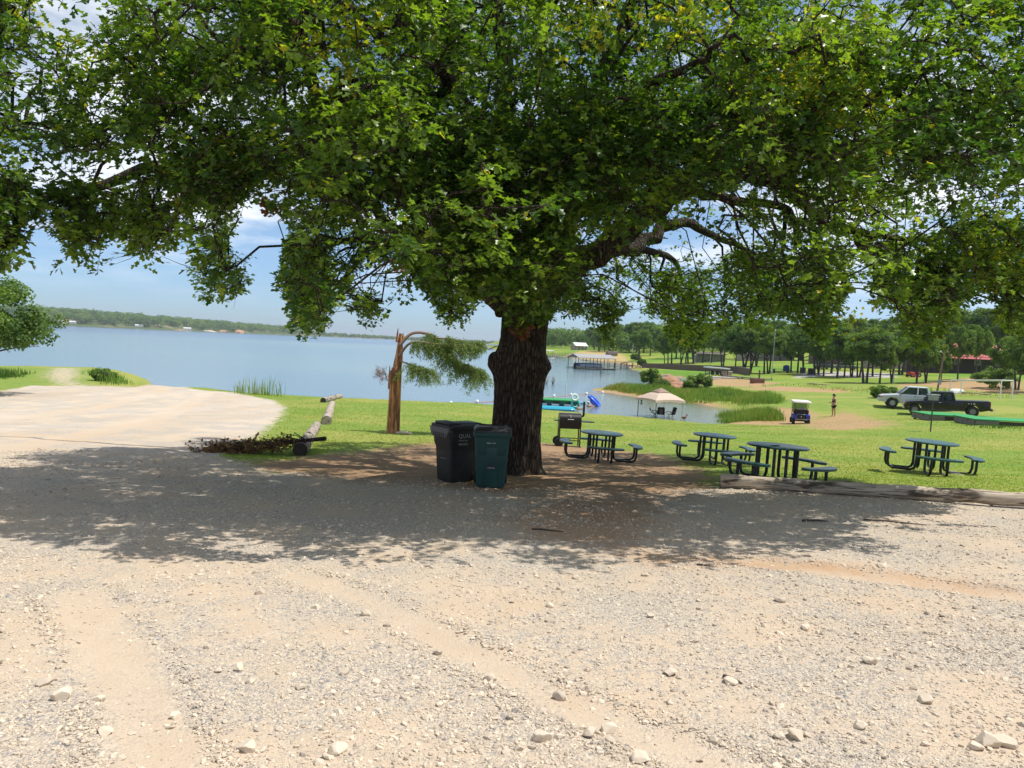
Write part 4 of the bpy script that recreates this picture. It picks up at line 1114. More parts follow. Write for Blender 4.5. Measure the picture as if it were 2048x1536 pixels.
M_cedleaf = leaf_mat('cedar_foliage', (.10, .165, .05), (.24, .31, .09), (.2, .16, .06), .3, .6)
leaf_mesh('foliage', C_, rng.normal(size=C_.shape), rng.uniform(.06, .12, len(C_)), np.clip(rng.normal(.4, .2, len(C_)), 0, .9), M_cedleaf, cedar, (np.array([(0, 0), (.12, .4), (0, 1), (-.12, .4)]), [[0, 1, 2], [0, 2, 3]]), .1, tdn)
rt = np.array([cpt(762 + rng.normal(0, 6), 745 + rng.normal(0, 7)) for _ in range(40)])
C_ = np.repeat(rt, 10, 0) + rng.normal(0, .05, (400, 3))
leaf_mesh('dead_foliage', C_, rng.normal(size=C_.shape), rng.uniform(.08, .16, 400), rng.random(400) * .8, leaf_mat('dead_cedar', (.2, .08, .05), (.35, .16, .11), (.3, .2, .1), .2, .7), cedar, (np.array([(0, 0), (.05, .4), (0, 1), (-.05, .4)]), [[0, 1, 2], [0, 2, 3]]))

# ---------------------------------------------------------------- loose stones
def stone_mat():
    m = Mat('limestone'); o = m.obj(); t = m.attr('tint')
    n = m.noise(o, 30, 5, .6)
    c = m.mix(m.sm(t, 0, 1), (.40, .345, .28), (.68, .585, .46))
    c = m.mix(m.sm(t, .0, .06), (.24, .23, .22), c)
    c = m.mix(m.math('MULTIPLY', n, .45), c, (.48, .36, .25))
    return m.end(m.bsdf(c, .88, 0, .25, m.bump(n, .5, .006)))
M_stone = stone_mat()
_bm = bmesh.new(); bmesh.ops.create_icosphere(_bm, subdivisions=1, radius=1.0); _bm.verts.ensure_lookup_table()
ICV = np.array([v.co[:] for v in _bm.verts]); ICF = np.array([[v.index for v in f.verts] for f in _bm.faces]); _bm.free()
_bm = bmesh.new(); bmesh.ops.create_icosphere(_bm, subdivisions=3, radius=1.0); _bm.verts.ensure_lookup_table()
IC3 = np.array([v.co[:] for v in _bm.verts]); IF3 = np.array([[v.index for v in f.verts] for f in _bm.faces]); _bm.free()
def rot_mats(n):
    q = rng.normal(size=(n, 4)); q /= np.linalg.norm(q, axis=1, keepdims=True); w, x, y, z = q.T
    return np.stack([1 - 2 * (y * y + z * z), 2 * (x * y - z * w), 2 * (x * z + y * w), 2 * (x * y + z * w), 1 - 2 * (x * x + z * z), 2 * (y * z - x * w), 2 * (x * z - y * w), 2 * (y * z + x * w), 1 - 2 * (x * x + y * y)], 1).reshape(n, 3, 3)
def scatter_stones(n):
    y = 2.4 + 14.5 * rng.random(n) ** 1.7
    x = rng.uniform(-.78, .78, n) * (y + .6)
    z, trk = gz(x, y)
    lot = poly_sd(LOT, x, y)
    dens = np.clip(.30 + .9 * (fbm(x * .9, y * .9, 7.7) + .35 * fbm(x * 3, y * 3, 2.2) + .18), .16, 1)
    dens = dens * np.where(trk < .02, .22, 1) * np.where(np.abs(trk - .12) < .1, 1.6, 1) * (lot > -.15)
    k = rng.random(n) < dens
    return x[k], y[k], z[k], trk[k]
x, y, z, trk = scatter_stones(270000)
n = len(x)
s = np.clip(np.exp(rng.normal(-5.28, .55, n)), .0026, .025) * (1 + .045 * y)
M3 = rot_mats(n); sc = rng.uniform(.6, 1.3, (n, 3)) * np.array([1, 1, .62])
jit = 1 + rng.normal(0, .13, (n, len(ICV), 1))
V = np.einsum('nij,nkj->nki', M3, ICV[None] * jit * sc[:, None]) * s[:, None, None]
V[:, :, 2] *= .75
V += np.stack([x, y, z + s * .12], 1)[:, None]
LI = (np.arange(n)[:, None, None] * len(ICV) + ICF[None]).ravel()
g = np_mesh('gravel', V.reshape(-1, 3), LI, np.arange(0, len(LI), 3), M_stone, fattr=dict(tint=np.repeat(rng.random(n), len(ICF))))
tag(g, 'loose pale crushed stone spread over the parking lot', 'gravel', kind='stuff')
print('stones', n)
ROCKS = [(875, 1302, 24), (477, 1330, 26), (495, 1485, 40), (672, 1488, 42), (437, 1335, 20), (500, 1357, 22), (690, 1343, 20), (600, 1372, 20), (125, 1387, 34), (90, 1360, 26), (632, 1210, 22), (730, 1225, 26), (1120, 1380, 34), (1220, 1447, 34),
         (1085, 1465, 40), (1180, 1462, 34), (1280, 1510, 36), (980, 1350, 28), (1460, 1357, 30), (1340, 1338, 32), (1590, 1462, 40), (1560, 1468, 26), (1975, 1478, 44), (2010, 1480, 36), (1950, 1490, 28), (1720, 1448, 30), (1560, 1195, 26), (1765, 1128, 20),
         (1290, 1145, 18), (210, 1455, 30), (1150, 1150, 18), (200, 1390, 22), (1740, 1320, 28), (520, 1180, 22), (880, 1400, 22), (1100, 1210, 20), (350, 1420, 24), (1300, 1230, 18), (1850, 1400, 26), (1610, 1250, 22)]
def chip(V, n, lo, hi):
    for _ in range(n):
        q = rng.normal(size=3); q /= np.linalg.norm(q)
        V = V - np.maximum(V @ q - rng.uniform(lo, hi), 0)[:, None] * q
    return V
for k, (u, v, px) in enumerate(ROCKS):
    p = G(u, v + px * .3); r = px / F * np.linalg.norm(p - CAMP) * .40
    j = 1 + .22 * fbm(IC3[:, 0] * 1.3 + k * 3.1, IC3[:, 1] * 1.3, IC3[:, 2] * 1.3, 3) + .1 * fbm(IC3[:, 0] * 4 + k, IC3[:, 1] * 4, IC3[:, 2] * 4, 2)
    V = chip(IC3 * j[:, None], 13, .55, .88) * 1.15 * np.array([rng.uniform(.9, 1.2), rng.uniform(.8, 1.1), rng.uniform(.6, .8)]) * r
    z_, _ = gz(np.array([p[0]]), np.array([p[1]]))
    o = np_mesh('rock', V, IF3.ravel(), np.arange(0, IF3.size, 3), M_stone, smooth=False, fattr=dict(tint=np.full(len(IF3), rng.uniform(.3, 1))))
    o.location = (p[0], p[1], float(z_[0]) + r * .35); o.rotation_euler = (0, 0, rng.uniform(0, 6))
    tag(o, 'fist-sized pale rock lying loose on the sunlit foreground gravel', 'rock', 'pale rocks loose on the gravel')
for u, v, px, lab in ((808, 862, 14, 'pale block of stone at the foot of the broken cedar'), (820, 864, 9, 'small flat stone right of the pale block by the broken cedar'), (797, 860, 9, 'rounded stone touching the base of the broken cedar')):
    p = on(u, v, 27.2); r = px / F * 27 * .55
    j = 1 + .25 * fbm(IC3[:, 0] * 1.5 + u, IC3[:, 1] * 1.5, IC3[:, 2] * 1.5, 3)
    o = np_mesh('rock', IC3 * j[:, None] * np.array([1.2, .8, .6]) * r, IF3.ravel(), np.arange(0, IF3.size, 3), M_stone, smooth=True, fattr=dict(tint=np.full(len(IF3), .9)))
    o.location = (p[0], p[1], p[2] + r * .4); tag(o, lab, 'rock')

# ---------------------------------------------------------------- lawn blades, reeds and weeds
def blades(name, X, Y, Z, h, w, tint, mat, lean=.5, parent=None, off=None):
    n = len(X); a = rng.uniform(0, 2 * PI, n); c, s = np.cos(a), np.sin(a)
    la = rng.uniform(0, 2 * PI, n); ll = rng.random(n) * lean
    base = np.stack([X, Y, Z - .01], 1)
    tx = np.stack([c, s, np.zeros(n)], 1) * w[:, None] * .5
    lv = np.stack([np.cos(la), np.sin(la), np.zeros(n)], 1) * (h * ll)[:, None]
    up = np.array([0, 0, 1.]) * h[:, None]
    V = np.stack([base - tx, base + tx, base + up * .55 + lv * .35 + tx * .8, base + up * .55 + lv * .35 - tx * .8, base + up * (1 - .3 * ll[:, None]) + lv], 1)
    if off is not None: V = V - np.asarray(off)
    LI = (np.arange(n)[:, None] * 5 + np.array([0, 1, 2, 3, 3, 2, 4])[None]).ravel(); LS = (np.arange(n)[:, None] * 7 + np.array([0, 4])[None]).ravel()
    return np_mesh(name, V.reshape(-1, 3), LI, LS, mat, parent, fattr=dict(tint=np.repeat(tint, 2)))
M_lawn = leaf_mat('lawn_grass', (.20, .31, .045), (.29, .36, .07), (.46, .41, .16), .45, .7)
M_reed = leaf_mat('reeds', (.07, .15, .022), (.21, .31, .05), (.36, .25, .10), .35, .6)
n = 300000
y = 13 + 45 * rng.random(n) ** 1.25; x = rng.uniform(-.5, .78, n) * y
lot = poly_sd(LOT, x, y); drt = poly_sd(DIRT, x, y); sh = poly_sd(SHORE, x, y); so_ = np.maximum(np.max([poly_sd(q, x, y) for q in [SOIL] + SOIL2], 0), poly_sd(WORN, x, y))
jn = fbm(x * 1.2, y * 1.2)
k = (lot + jn * .5 < -.1) & (sh > .4) & ((drt + jn * 1.2 < -.1) | (rng.random(n) < .03)) & ((so_ + jn < -.4) | (rng.random(n) < .15))
k &= rng.random(n) < np.clip(.75 + .6 * fbm(x * .5, y * .5, 4), .15, 1)
x, y = x[k], y[k]; zl = land_h(x, y)
tn = np.clip(+.42 + .8 * fbm(x * .22, y * .22, 9) + .4 * fbm(x * .9, y * .9, 3) + rng.normal(0, .09, len(x)), 0, 1)
g = blades('grass', x, y, zl, rng.uniform(.015, .045, len(x)), rng.uniform(.012, .024, len(x)) * (1 + y / 40), tn, M_lawn, .8)
tag(g, 'short mown lawn sloping down to the lake', 'grass', kind='stuff')
print('blades', len(x))
def reed_patch(name, label, poly, n, h0, h1, w, tmean, cat='reeds', d=None, mat=None):
    q = plan(poly) if d is None else np.array([P(u, v, dd)[:2] for (u, v), dd in zip(poly, d)])
    lo, hi = q.min(0), q.max(0)
    x = rng.uniform(lo[0], hi[0], n); y = rng.uniform(lo[1], hi[1], n)
    sdv = poly_sd(q, x, y) + fbm(x * .7, y * .7) * 1.2
    k = rng.random(n) < np.clip(sdv / 3.0 * (1.1 + 1.3 * fbm(x * .5, y * .5, 8)), 0, 1); x, y, sdv = x[k], y[k], sdv[k]
    z = np.maximum(land_h(x, y), ZW - .3)
    hh = rng.uniform(h0, h1, len(x)) * np.clip(.85 + 1.1 * fbm(x * .3, y * .3, 5), .3, 1.5) * np.clip(.5 + sdv * .5, .4, 1)
    tn = np.clip(tmean + .8 * fbm(x * .28, y * .28, 6) + rng.normal(0, .17, len(x)), 0, 1)
    o = blades(name, x, y, z, hh, np.full(len(x), w) * rng.uniform(.6, 1.3, len(x)), tn, mat or M_reed, .35)
    return tag(o, label, cat, kind='stuff')
reed_patch('reed_bed', 'tall green reeds along the far bank of the cove behind the gazebo', [(1195, 781), (1300, 795), (1360, 806), (1432, 812), (1500, 815), (1580, 810), (1560, 790), (1450, 780), (1330, 776), (1250, 776)], 60000, .25, .9, .06, .55)
reed_patch('reed_bed', 'golden dry reeds on the low tip of land in the lake', [(1188, 781), (1240, 786), (1290, 791), (1300, 780), (1230, 776)], 8000, .3, .8, .06, .9)
reed_patch('reed_bed', 'dense clump of green reeds at the water edge left of the golf cart', [(1425, 845), (1470, 846), (1565, 844), (1560, 832), (1500, 826), (1440, 830)], 24000, .35, .9, .05, .42)
reed_patch('reed_bed', 'grassy weeds on the left bank beside the boat ramp', [(158, 744), (190, 742), (235, 752), (272, 770), (205, 770), (175, 756)], 7000, .35, .95, .05, .4)
reed_patch('reed_bed', 'green tall grass at the left edge of the sandy point', [(-60, 765), (-60, 748), (70, 745), (72, 752), (30, 758)], 6000, .3, .7, .05, .3)
reed_patch('grass_clump', 'tall pale grass tufts on the lake bank above the boat ramp', [(455, 775), (470, 768), (545, 775), (600, 784), (560, 788), (490, 784)], 1500, .5, 1.5, .04, .6, 'grass', [50, 51.5, 51, 50, 48.5, 48.5])
reed_patch('weed_strip', 'pale green weeds along the lawn edge in front of the oak row', [(1480, 775), (1560, 772), (1700, 786), (1850, 790), (2048, 800), (2048, 792), (1880, 780), (1700, 775), (1560, 765)], 5000, .15, .5, .07, .75, 'weeds')
reed_patch('weed_strip', 'green weeds below the front edge of the carpeted platforms', [(1905, 852), (1960, 857), (2060, 864), (2060, 853), (1960, 849), (1905, 848)], 1500, .08, .28, .03, .3, 'weeds')
reed_patch('weed_strip', 'fresh green sprouts at the right foot of the oak trunk', [(1082, 952), (1130, 950), (1110, 938), (1085, 935)], 500, .06, .2, .03, .25, 'weeds')
# ---------------------------------------------------------------- things on the lawn beyond the tables
M_cream = simple('cream_plastic', (.66, .63, .56), .45, var=.06)
M_blue = simple('blue_paint', (.012, .04, .26), .25, var=.1, scale=3)
M_blackp = simple('black_car_paint', (.008, .008, .010), .22, 0, var=.2, scale=2, dirt=(.014, .013, .012))
M_silver = simple('silver_car_paint', (.50, .52, .55), .32, .2, var=.08, scale=2, dirt=(.40, .36, .31))
M_chrome = simple('chrome', (.6, .6, .6), .2, 1.0, var=.05)
M_grey = simple('dark_grey_trim', (.05, .05, .052), .6, var=.2)
M_red = simple('red_lens', (.22, .008, .012), .25, var=.1)
M_lamp = simple('headlamp', (.5, .5, .48), .15, var=.15)
M_amber = simple('amber_lens', (.5, .14, .02), .25, var=.1)
def glass_material():
    m = Mat('tinted_glass')
    b = m.bsdf((.02, .028, .032), .06, 0, .6)
    tr = m.n('ShaderNodeBsdfTransparent'); tr.inputs[0].default_value = (.7, .78, .76, 1)
    mx = m.n('ShaderNodeMixShader'); mx.inputs[0].default_value = .35
    m.t.links.new(tr.outputs[0], mx.inputs[1]); m.t.links.new(b, mx.inputs[2])
    return m.end(mx.outputs[0])
M_glass = glass_material()
M_skin = simple('skin', (.42, .22, .14), .55, var=.08)
M_white2 = simple('white_paint', (.74, .74, .72), .5, var=.07, dirt=(.5, .48, .44))
M_wood = wood_material('grey_planks', (.11, .10, .09), (.27, .25, .225))
M_carpet = simple('green_outdoor_carpet', (.028, .26, .075), .9, var=.14, scale=1.6, bump=.3, bscale=90, dirt=(.06, .27, .10))
M_beige = simple('beige_canvas', (.52, .40, .315), .8, var=.07, scale=2)
M_tan = simple('brown_canvas', (.27, .185, .14), .8, var=.1, scale=3)
M_greymetal = simple('grey_metal_roof', (.34, .33, .32), .45, .3, var=.1, scale=2)
M_whiteroof = simple('white_metal_roof', (.72, .73, .74), .4, .1, var=.05, scale=2)
M_stonewall = simple('tan_wall', (.36, .29, .22), .85, var=.2, scale=2, bump=.4, bscale=8)
M_redroof = simple('red_metal_roof', (.38, .085, .075), .5, .1, var=.14, scale=1.5)
M_darkwall = simple('dark_wall', (.085, .07, .06), .85, var=.25, scale=2)

def wheel(parent, x, y, r, w, rim_r, rim_mat, side):
    T = Matrix.Translation((x, y, r)) @ Matrix.Rotation(R(90), 4, 'X')
    h = w / 2
    g = thing('wheel', None, None); g.parent = parent; g.location = (0, 0, 0)
    MB().lathe([(rim_r, -h), (r * .9, -h), (r, -h * .6), (r, h * .6), (r * .9, h), (rim_r, h), (rim_r, -h)], 28, T).build('tyre', M_rubber, g, True, 35)
    b = MB().lathe([(0, -h * .55), (rim_r * .25, -h * .75), (rim_r * .95, -h * .55), (rim_r * 1.02, -h * .9), (rim_r * 1.02, h * .9), (rim_r * .95, h * .55), (rim_r * .25, h * .75), (0, h * .55)], 24, T)
    for k in range(6):
        a = 2 * PI * k / 6
        b.box((x + rim_r * .58 * math.cos(a), y + side * h * .72, r + rim_r * .58 * math.sin(a)), (rim_r * .7, .02, rim_r * .2), (0, -a, 0))
    b.build('rim', rim_mat, g, True, 35)

def pickup(label, loc, rz, paint, rim_mat, L, wb, x_f, cab, r=.38, lower=None, chrome=True):
    """nose towards -x; cab = (screen foot, screen top, roof back, cab back)"""
    t = thing('pickup_truck', label, 'pickup truck', loc, rz)
    HW = .93; fa, ra = x_f, x_f + wb; ar = r + .075
    def arch(cx, n=12):
        return [(cx - ar * math.cos(PI * k / n), .40 + max(0.0, (ar - .02) * math.sin(PI * k / n))) for k in range(n + 1)]
    a, b_, c, d = cab
    poly = [(.10, .50), (.06, .62), (.05, .88), (.12, .97), (.35, 1.02), (a - .1, 1.11), (a, 1.13), (d, 1.15), (d + .03, 1.18), (L - .05, 1.18), (L, 1.14), (L + .01, .62), (L - .06, .52)]
    low = [(ra + ar, .40)] + arch(ra)[::-1][1:-1] + [(ra - ar, .40), (fa + ar, .40)] + arch(fa)[::-1][1:-1] + [(fa - ar, .40)]
    body = MB().prism(poly + low, -HW, HW, bev=.05).build('body', paint, t, True, 28)
    # bed opening and tailgate line
    MB().box(((d + L) / 2 + .02, 0, 1.175), (L - d - .30, HW * 1.62, .03)).build('bed_liner', M_grey, t)
    z0, z1 = 1.13, 1.74
    wi0, wi1 = HW - .05, HW - .21
    cor = {}
    for s in (-1, 1):
        cor[s] = [Vector((a, s * wi0, z0)), Vector((b_, s * wi1, z1)), Vector((c, s * wi1, z1)), Vector((d, s * wi0, z0))]
    fr = MB()
    for s in (-1, 1):
        q = cor[s]
        for (i, j, rr) in ((0, 1, .045), (2, 3, .07)):
            fr.tube([q[i], q[j]], rr, 8)
        fr.tube([q[1] + Vector((-.02, 0, 0)), q[2] + Vector((.02, 0, 0))], .05, 8)
        m0 = q[0].lerp(q[3], .60); m1 = q[1].lerp(q[2], .50)
        fr.tube([m0, m1], .055, 8)
    for j in (1, 2): fr.tube([cor[-1][j], cor[1][j]], .05, 8)
    fr.build('cab_frame', paint, t, True, 60)
    rf = MB().loft([[(b_ - .02, -wi1, z1 + .0), (c + .02, -wi1, z1), (c + .02, wi1, z1), (b_ - .02, wi1, z1)], [(b_ + .05, -wi1 + .06, z1 + .06), (c - .05, -wi1 + .06, z1 + .06), (c - .05, wi1 - .06, z1 + .06), (b_ + .05, wi1 - .06, z1 + .06)]])
    rf.build('roof', paint, t)
    def pane(name, pts, mat=M_glass):
        n = (pts[1] - pts[0]).cross(pts[2] - pts[0]).normalized() * .006
        MB().loft([[p - n for p in pts], [p + n for p in pts]]).build(name, mat, t)
    pane('windscreen', [cor[-1][0], cor[1][0], cor[1][1], cor[-1][1]])
    pane('rear_window', [cor[-1][3], cor[1][3], cor[1][2], cor[-1][2]])
    for s in (-1, 1):
        q = cor[s]; m0 = q[0].lerp(q[3], .60); m1 = q[1].lerp(q[2], .50)
        pane('side_window', [q[0] + Vector((.1, 0, 0)), m0, m1, q[1]])
        pane('side_window', [m0, q[3], q[2], m1])
    MB().box(((a + d) / 2 + .35, -.38, 1.18), (.22, .5, .62), (0, R(10), 0), bev=.04).box(((a + d) / 2 + .35, .38, 1.18), (.22, .5, .62), (0, R(10), 0), bev=.04).build('seat', M_grey, t)
    for s in (-1, 1):
        wheel(t, fa, s * (HW - .12), r, .24, r * .54, rim_mat, s); wheel(t, ra, s * (HW - .12), r, .24, r * .54, rim_mat, s)
        MB().box((a + .10, s * (HW + .10), 1.22), (.10, .18, .14), bev=.02).build('mirror', M_blackp if paint is M_blackp else M_grey, t)
        MB().box((.09, s * (HW - .22), .86), (.10, .34, .16), bev=.02).build('headlight', M_lamp, t)
        MB().box((.12, s * (HW - .03), .86), (.16, .07, .12), bev=.015).build('indicator', M_amber, t)
        MB().box((L - .03, s * (HW - .03), .98), (.09, .075, .34), bev=.015).build('tail_light', M_red, t)
        MB().box((a + (d - a) * .52, s * (HW + .008), 1.0), (.17, .03, .04), bev=.008).build('door_handle', M_chrome if chrome else M_grey, t)
        for xx in (a + .05, a + (d - a) * .62, d - .02):
            MB().box((xx, s * (HW + .001), .78), (.012, .006, .62)).build('door_seam', M_grey, t)
        MB().box(((fa + ra) / 2, s * (HW + .004), .45), (wb - 2 * ar, .03, .09), bev=.01).build('sill', lower or M_grey, t)
    MB().box((.02, 0, .58), (.16, HW * 1.96, .22), bev=.04).build('front_bumper', M_chrome if chrome else paint, t)
    MB().box((.045, 0, .84), (.05, HW * 1.1, .17), bev=.015).build('grille', M_chrome if chrome else M_grey, t)
    MB().box((L + .07, 0, .56), (.16, HW * 1.9, .18), bev=.03).build('rear_bumper', M_grey if chrome else paint, t)
    MB().tube([(L + .12, 0, .48), (L + .34, 0, .48), (L + .34, 0, .54)], .025, 8).build('tow_hitch', M_chrome, t)
    return t
def truck_at(pu_v, d, rz, L):
    p = on(*pu_v, d); return p
pk = pickup('black extended-cab pickup parked in front of the silver one', (0, 0, 0), R(-27), M_blackp, simple('dull_rim', (.22, .22, .22), .45, .5), 5.65, 3.75, .80, (1.40, 2.0, 3.26, 3.40), r=.40, chrome=True)
c_ = on(1890, 830, 57); o_ = Matrix.Rotation(R(-27), 3, 'Z') @ Vector((2.83, 0, 0))
pk.location = (c_[0] - o_.x, c_[1] - o_.y, c_[2] + .02); pk.rotation_euler[1] = R(.6)
for k, (x, z) in enumerate(((4.28, .98), (4.45, .97), (4.62, .98))):
    MB().box((x, -.936, z), (.05 if k < 2 else .13, .008, .05), bev=.002).build('paint_chip', M_white2, pk)
ps = pickup('silver pickup with amber corner lamps parked behind the black one', (0, 0, 0), R(-20), M_silver, M_steel, 5.3, 3.25, .95, (1.42, 2.08, 3.42, 3.58), r=.40, lower=M_silver, chrome=False)
c_ = on(1818, 819, 62); o_ = Matrix.Rotation(R(-20), 3, 'Z') @ Vector((2.3, 0, 0))
ps.location = (c_[0] - o_.x, c_[1] - o_.y, c_[2] + .02)

def settle(t, x_f, x_r):
    """stand a truck on the slope: both axles on the ground"""
    c, s = math.cos(t.rotation_euler[2]), math.sin(t.rotation_euler[2])
    zf = hz(t.location[0] + c * x_f, t.location[1] + s * x_f); zr = hz(t.location[0] + c * x_r, t.location[1] + s * x_r)
    sl_ = (zr - zf) / (x_r - x_f)
    t.rotation_euler[1] = -math.atan(sl_); t.location[2] = zf - sl_ * x_f + .01
settle(pk, .80, 4.55); settle(ps, .95, 4.2)
# golf cart seen from behind
gc = on(1599, 850, 52)
t = thing('golf_cart', 'blue golf cart with white roof seen from behind at the edge of the reeds', 'golf cart', gc, R(75))
HWc = .58     # nose towards +x
MB().loft([rrect(.0, 0, 2.1, 1.24, .15, 1.76, 4), rrect(0, 0, 2.14, 1.28, .16, 1.80, 4), rrect(0, 0, 2.08, 1.22, .15, 1.88, 4), rrect(0, 0, 1.9, 1.0, .15, 1.905, 4)]).build('roof', M_cream, t, True, 35)
for s in (-1, 1):
    MB().tube([(.78, s * .52, .75), (.70, s * .54, 1.78)], .017, 8).build('post', M_blackp, t)
    MB().tube(bez([(-.55, s * .30, 1.18), (-.62, s * .42, 1.28), (-.72, s * .46, 1.5), (-.78, s * .47, 1.78)], 4), .018, 8).build('post', M_blackp, t)
    MB().loft([[(-1.05, s * .28, .50), (-1.05, s * .60, .50), (-1.05, s * .58, .78), (-1.05, s * .30, .80)], [(-.7, s * .26, .52), (-.7, s * .62, .52), (-.7, s * .60, .86), (-.7, s * .30, .88)], [(-.25, s * .28, .5), (-.25, s * .61, .5), (-.25, s * .58, .80), (-.25, s * .3, .82)]]).build('rear_fender', M_blue, t)
MB().loft([[(.35, -.55, .32), (.35, .55, .32), (.35, .55, .40), (.35, -.55, .40)], [(.85, -.55, .32), (.85, .55, .32), (.85, .55, .75), (.85, -.55, .75)], [(1.15, -.45, .36), (1.15, .45, .36), (1.15, .45, .66), (1.15, -.45, .66)]]).build('front_cowl', M_blue, t)
MB().box((-.15, 0, .33), (1.7, 1.08, .10), bev=.02).build('floor', M_blackp, t)
MB().box((-.80, 0, .60), (.42, .54, .42), bev=.04).build('bag_well', M_blackp, t)
MB().box((-.25, 0, .72), (.55, 1.05, .14), bev=.05).build('seat', M_cream, t)
MB().box((-.52, 0, 1.02), (.12, 1.06, .34), (0, R(-8), 0), bev=.05).build('seat_back', M_blackp, t)
MB().tube([(-.62, -.42, .95), (-.98, -.40, .98), (-.98, .40, .98), (-.62, .42, .95)], .02, 8).tube([(-.98, -.1, .6), (-.98, -.1, .98)], .015, 6).tube([(-.98, .1, .6), (-.98, .1, .98)], .015, 6).build('bag_rack', M_blackp, t)
MB().box((-1.06, 0, .44), (.06, .86, .08), bev=.02).build('rear_bumper', simple('grey_bumper', (.25, .25, .26), .4, .4), t)
MB().box((-1.022, .02, .66), (.01, .035, .10)).build('badge', M_white2, t)
MB().lathe([(.17, -.012), (.185, 0), (.17, .012), (.155, 0), (.17, -.012)], 20, Matrix.Translation((.36, .28, 1.02)) @ Matrix.Rotation(R(-40), 4, 'Y')).build('steering_wheel', M_blackp, t)
pane_ = MB().box((.745, 0, 1.28), (.01, 1.0, .9), (0, R(-4), 0)); pane_.build('windscreen', M_glass, t)
for x in (-.72, .85):
    for s in (-1, 1): wheel(t, x, s * .52, .23, .2, .13, M_steel, s)
t.scale = (.93, .93, .84)
bag = MB(); bag.ball((0, 0, .13), (.20, .26, .15), 12, 8); bo = bag.build('bag', simple('grey_bag', (.3, .28, .27), .8, var=.3, scale=8), None, True)
bo.location = (gc[0] + .08, gc[1] - .2, gc[2] + .88); tag(bo, 'grey bundle lying on the seat of the golf cart', 'bag')

# ---------------------------------------------------------------- people
def skinned(name, V, E, rad, mat, parent, sub=1, root=0):
    me = bpy.data.meshes.new(name); me.from_pydata([tuple(map(float, v)) for v in V], E, []); me.update()
    o = bpy.data.objects.new(name, me); COL.objects.link(o)
    sm = o.modifiers.new('Skin', 'SKIN'); sm.use_smooth_shade = True
    sv = me.skin_vertices[0].data
    for i, r_ in enumerate(rad):
        r_ = r_ if hasattr(r_, '__len__') else (r_, r_)
        sv[i].radius = r_; sv[i].use_root = (i == root)
    ss = o.modifiers.new('Sub', 'SUBSURF'); ss.levels = sub; ss.render_levels = sub
    dg = bpy.context.evaluated_depsgraph_get(); dg.update()
    m2 = bpy.data.meshes.new_from_object(o.evaluated_get(dg))
    bpy.data.objects.remove(o); m2.name = name
    m2.materials.clear(); m2.materials.append(mat)
    return link(bpy.data.objects.new(name, m2), parent)
class Rig:
    def __init__(s): s.V = []; s.E = []; s.r = []
    def p(s, co, r, frm=None):
        s.V.append(co); s.r.append(r); i = len(s.V) - 1
        if frm is not None: s.E.append((frm, i))
        return i
def fingers(g, wrist, d, side, up):
    """palm, four unequal bent fingers and a thumb from the side of the palm"""
    d, side, up = [np.array(q, float) for q in (d, side, up)]; w = np.array(g.V[wrist], float)
    palm = g.p(w + d * .055, (.020, .032), wrist); kn = g.p(w + d * .095, (.014, .034), palm)
    for k, (o, L) in enumerate(((-.030, .062), (-.010, .075), (.010, .072), (.029, .056))):
        a = g.p(w + d * (.10 + L * .45) + side * o - up * .006, .0085, kn)
        g.p(w + d * (.10 + L * .8) + side * o * 1.05 - up * .03, .0075, a)
    a = g.p(w + d * .07 - side * .045, .0105, palm); g.p(w + d * .11 - side * .058 - up * .01, .0085, a)
pp = on(1666, 834, 57)
person = thing('person', 'person in black vest, shorts and dark cap standing on the bare soil, arms forward', 'person', pp, R(12))
g = Rig()   # facing -x
pel = g.p((0, 0, .90), (.125, .155)); wa = g.p((.01, 0, 1.06), (.105, .135), pel); chs = g.p((.0, 0, 1.26), (.115, .155), wa); nk0 = g.p((0, 0, 1.40), (.07, .09), chs)
nk = g.p((-.02, 0, 1.47), .052, nk0); hd0 = g.p((-.045, 0, 1.555), (.088, .075), nk); hd1 = g.p((-.05, 0, 1.65), (.078, .07), hd0)
for s in (-1, 1):
    sh = g.p((.005, s * .17, 1.36), .058, nk0); el = g.p((.03 if s > 0 else -.02, s * .225, 1.10), .042, sh); wr = g.p((-.20, s * .15, 1.06 if s > 0 else 1.02), .029, el)
    dv = np.array([-.95, -s * .25, .0]); fingers(g, wr, dv / np.linalg.norm(dv), (0, s, 0), (0, 0, 1))
    hp = g.p((0, s * .09, .82), .095, pel); kn = g.p((-.02 if s > 0 else .03, s * .105, .47), .058, hp); cf = g.p((.02 if s > 0 else .06, s * .11, .30), .052, kn); an = g.p((.02 if s > 0 else .06, s * .11, .075), .036, cf)
    g.p((-.12 if s > 0 else -.08, s * .125, .03), (.030, .042), an)
body_o = skinned('body', g.V, g.E, g.r, M_skin, person, 1)
M_vest = simple('black_vest', (.02, .02, .022), .85, var=.3); M_short = simple('black_shorts', (.012, .012, .014), .85, var=.3); M_cap = simple('dark_cap', (.018, .016, .016), .8)
g = Rig(); a = g.p((0, 0, .88), (.138, .168)); b = g.p((.01, 0, 1.06), (.12, .15), a); c = g.p((0, 0, 1.27), (.128, .168), b); g.p((0, 0, 1.385), (.085, .115), c)
skinned('vest', g.V, g.E, g.r, M_vest, person, 1)
g = Rig(); a = g.p((0, 0, .92), (.136, .17))
for s in (-1, 1):
    h = g.p((0, s * .092, .80), .108, a); g.p((-.005, s * .098, .62), .094, h)
skinned('shorts', g.V, g.E, g.r, M_short, person, 1)
cp_ = MB(); cp_.lathe([(.098, 0), (.100, .03), (.085, .075), (.045, .10), (0, .105)], 18, Matrix.Translation((-.045, 0, 1.635)))
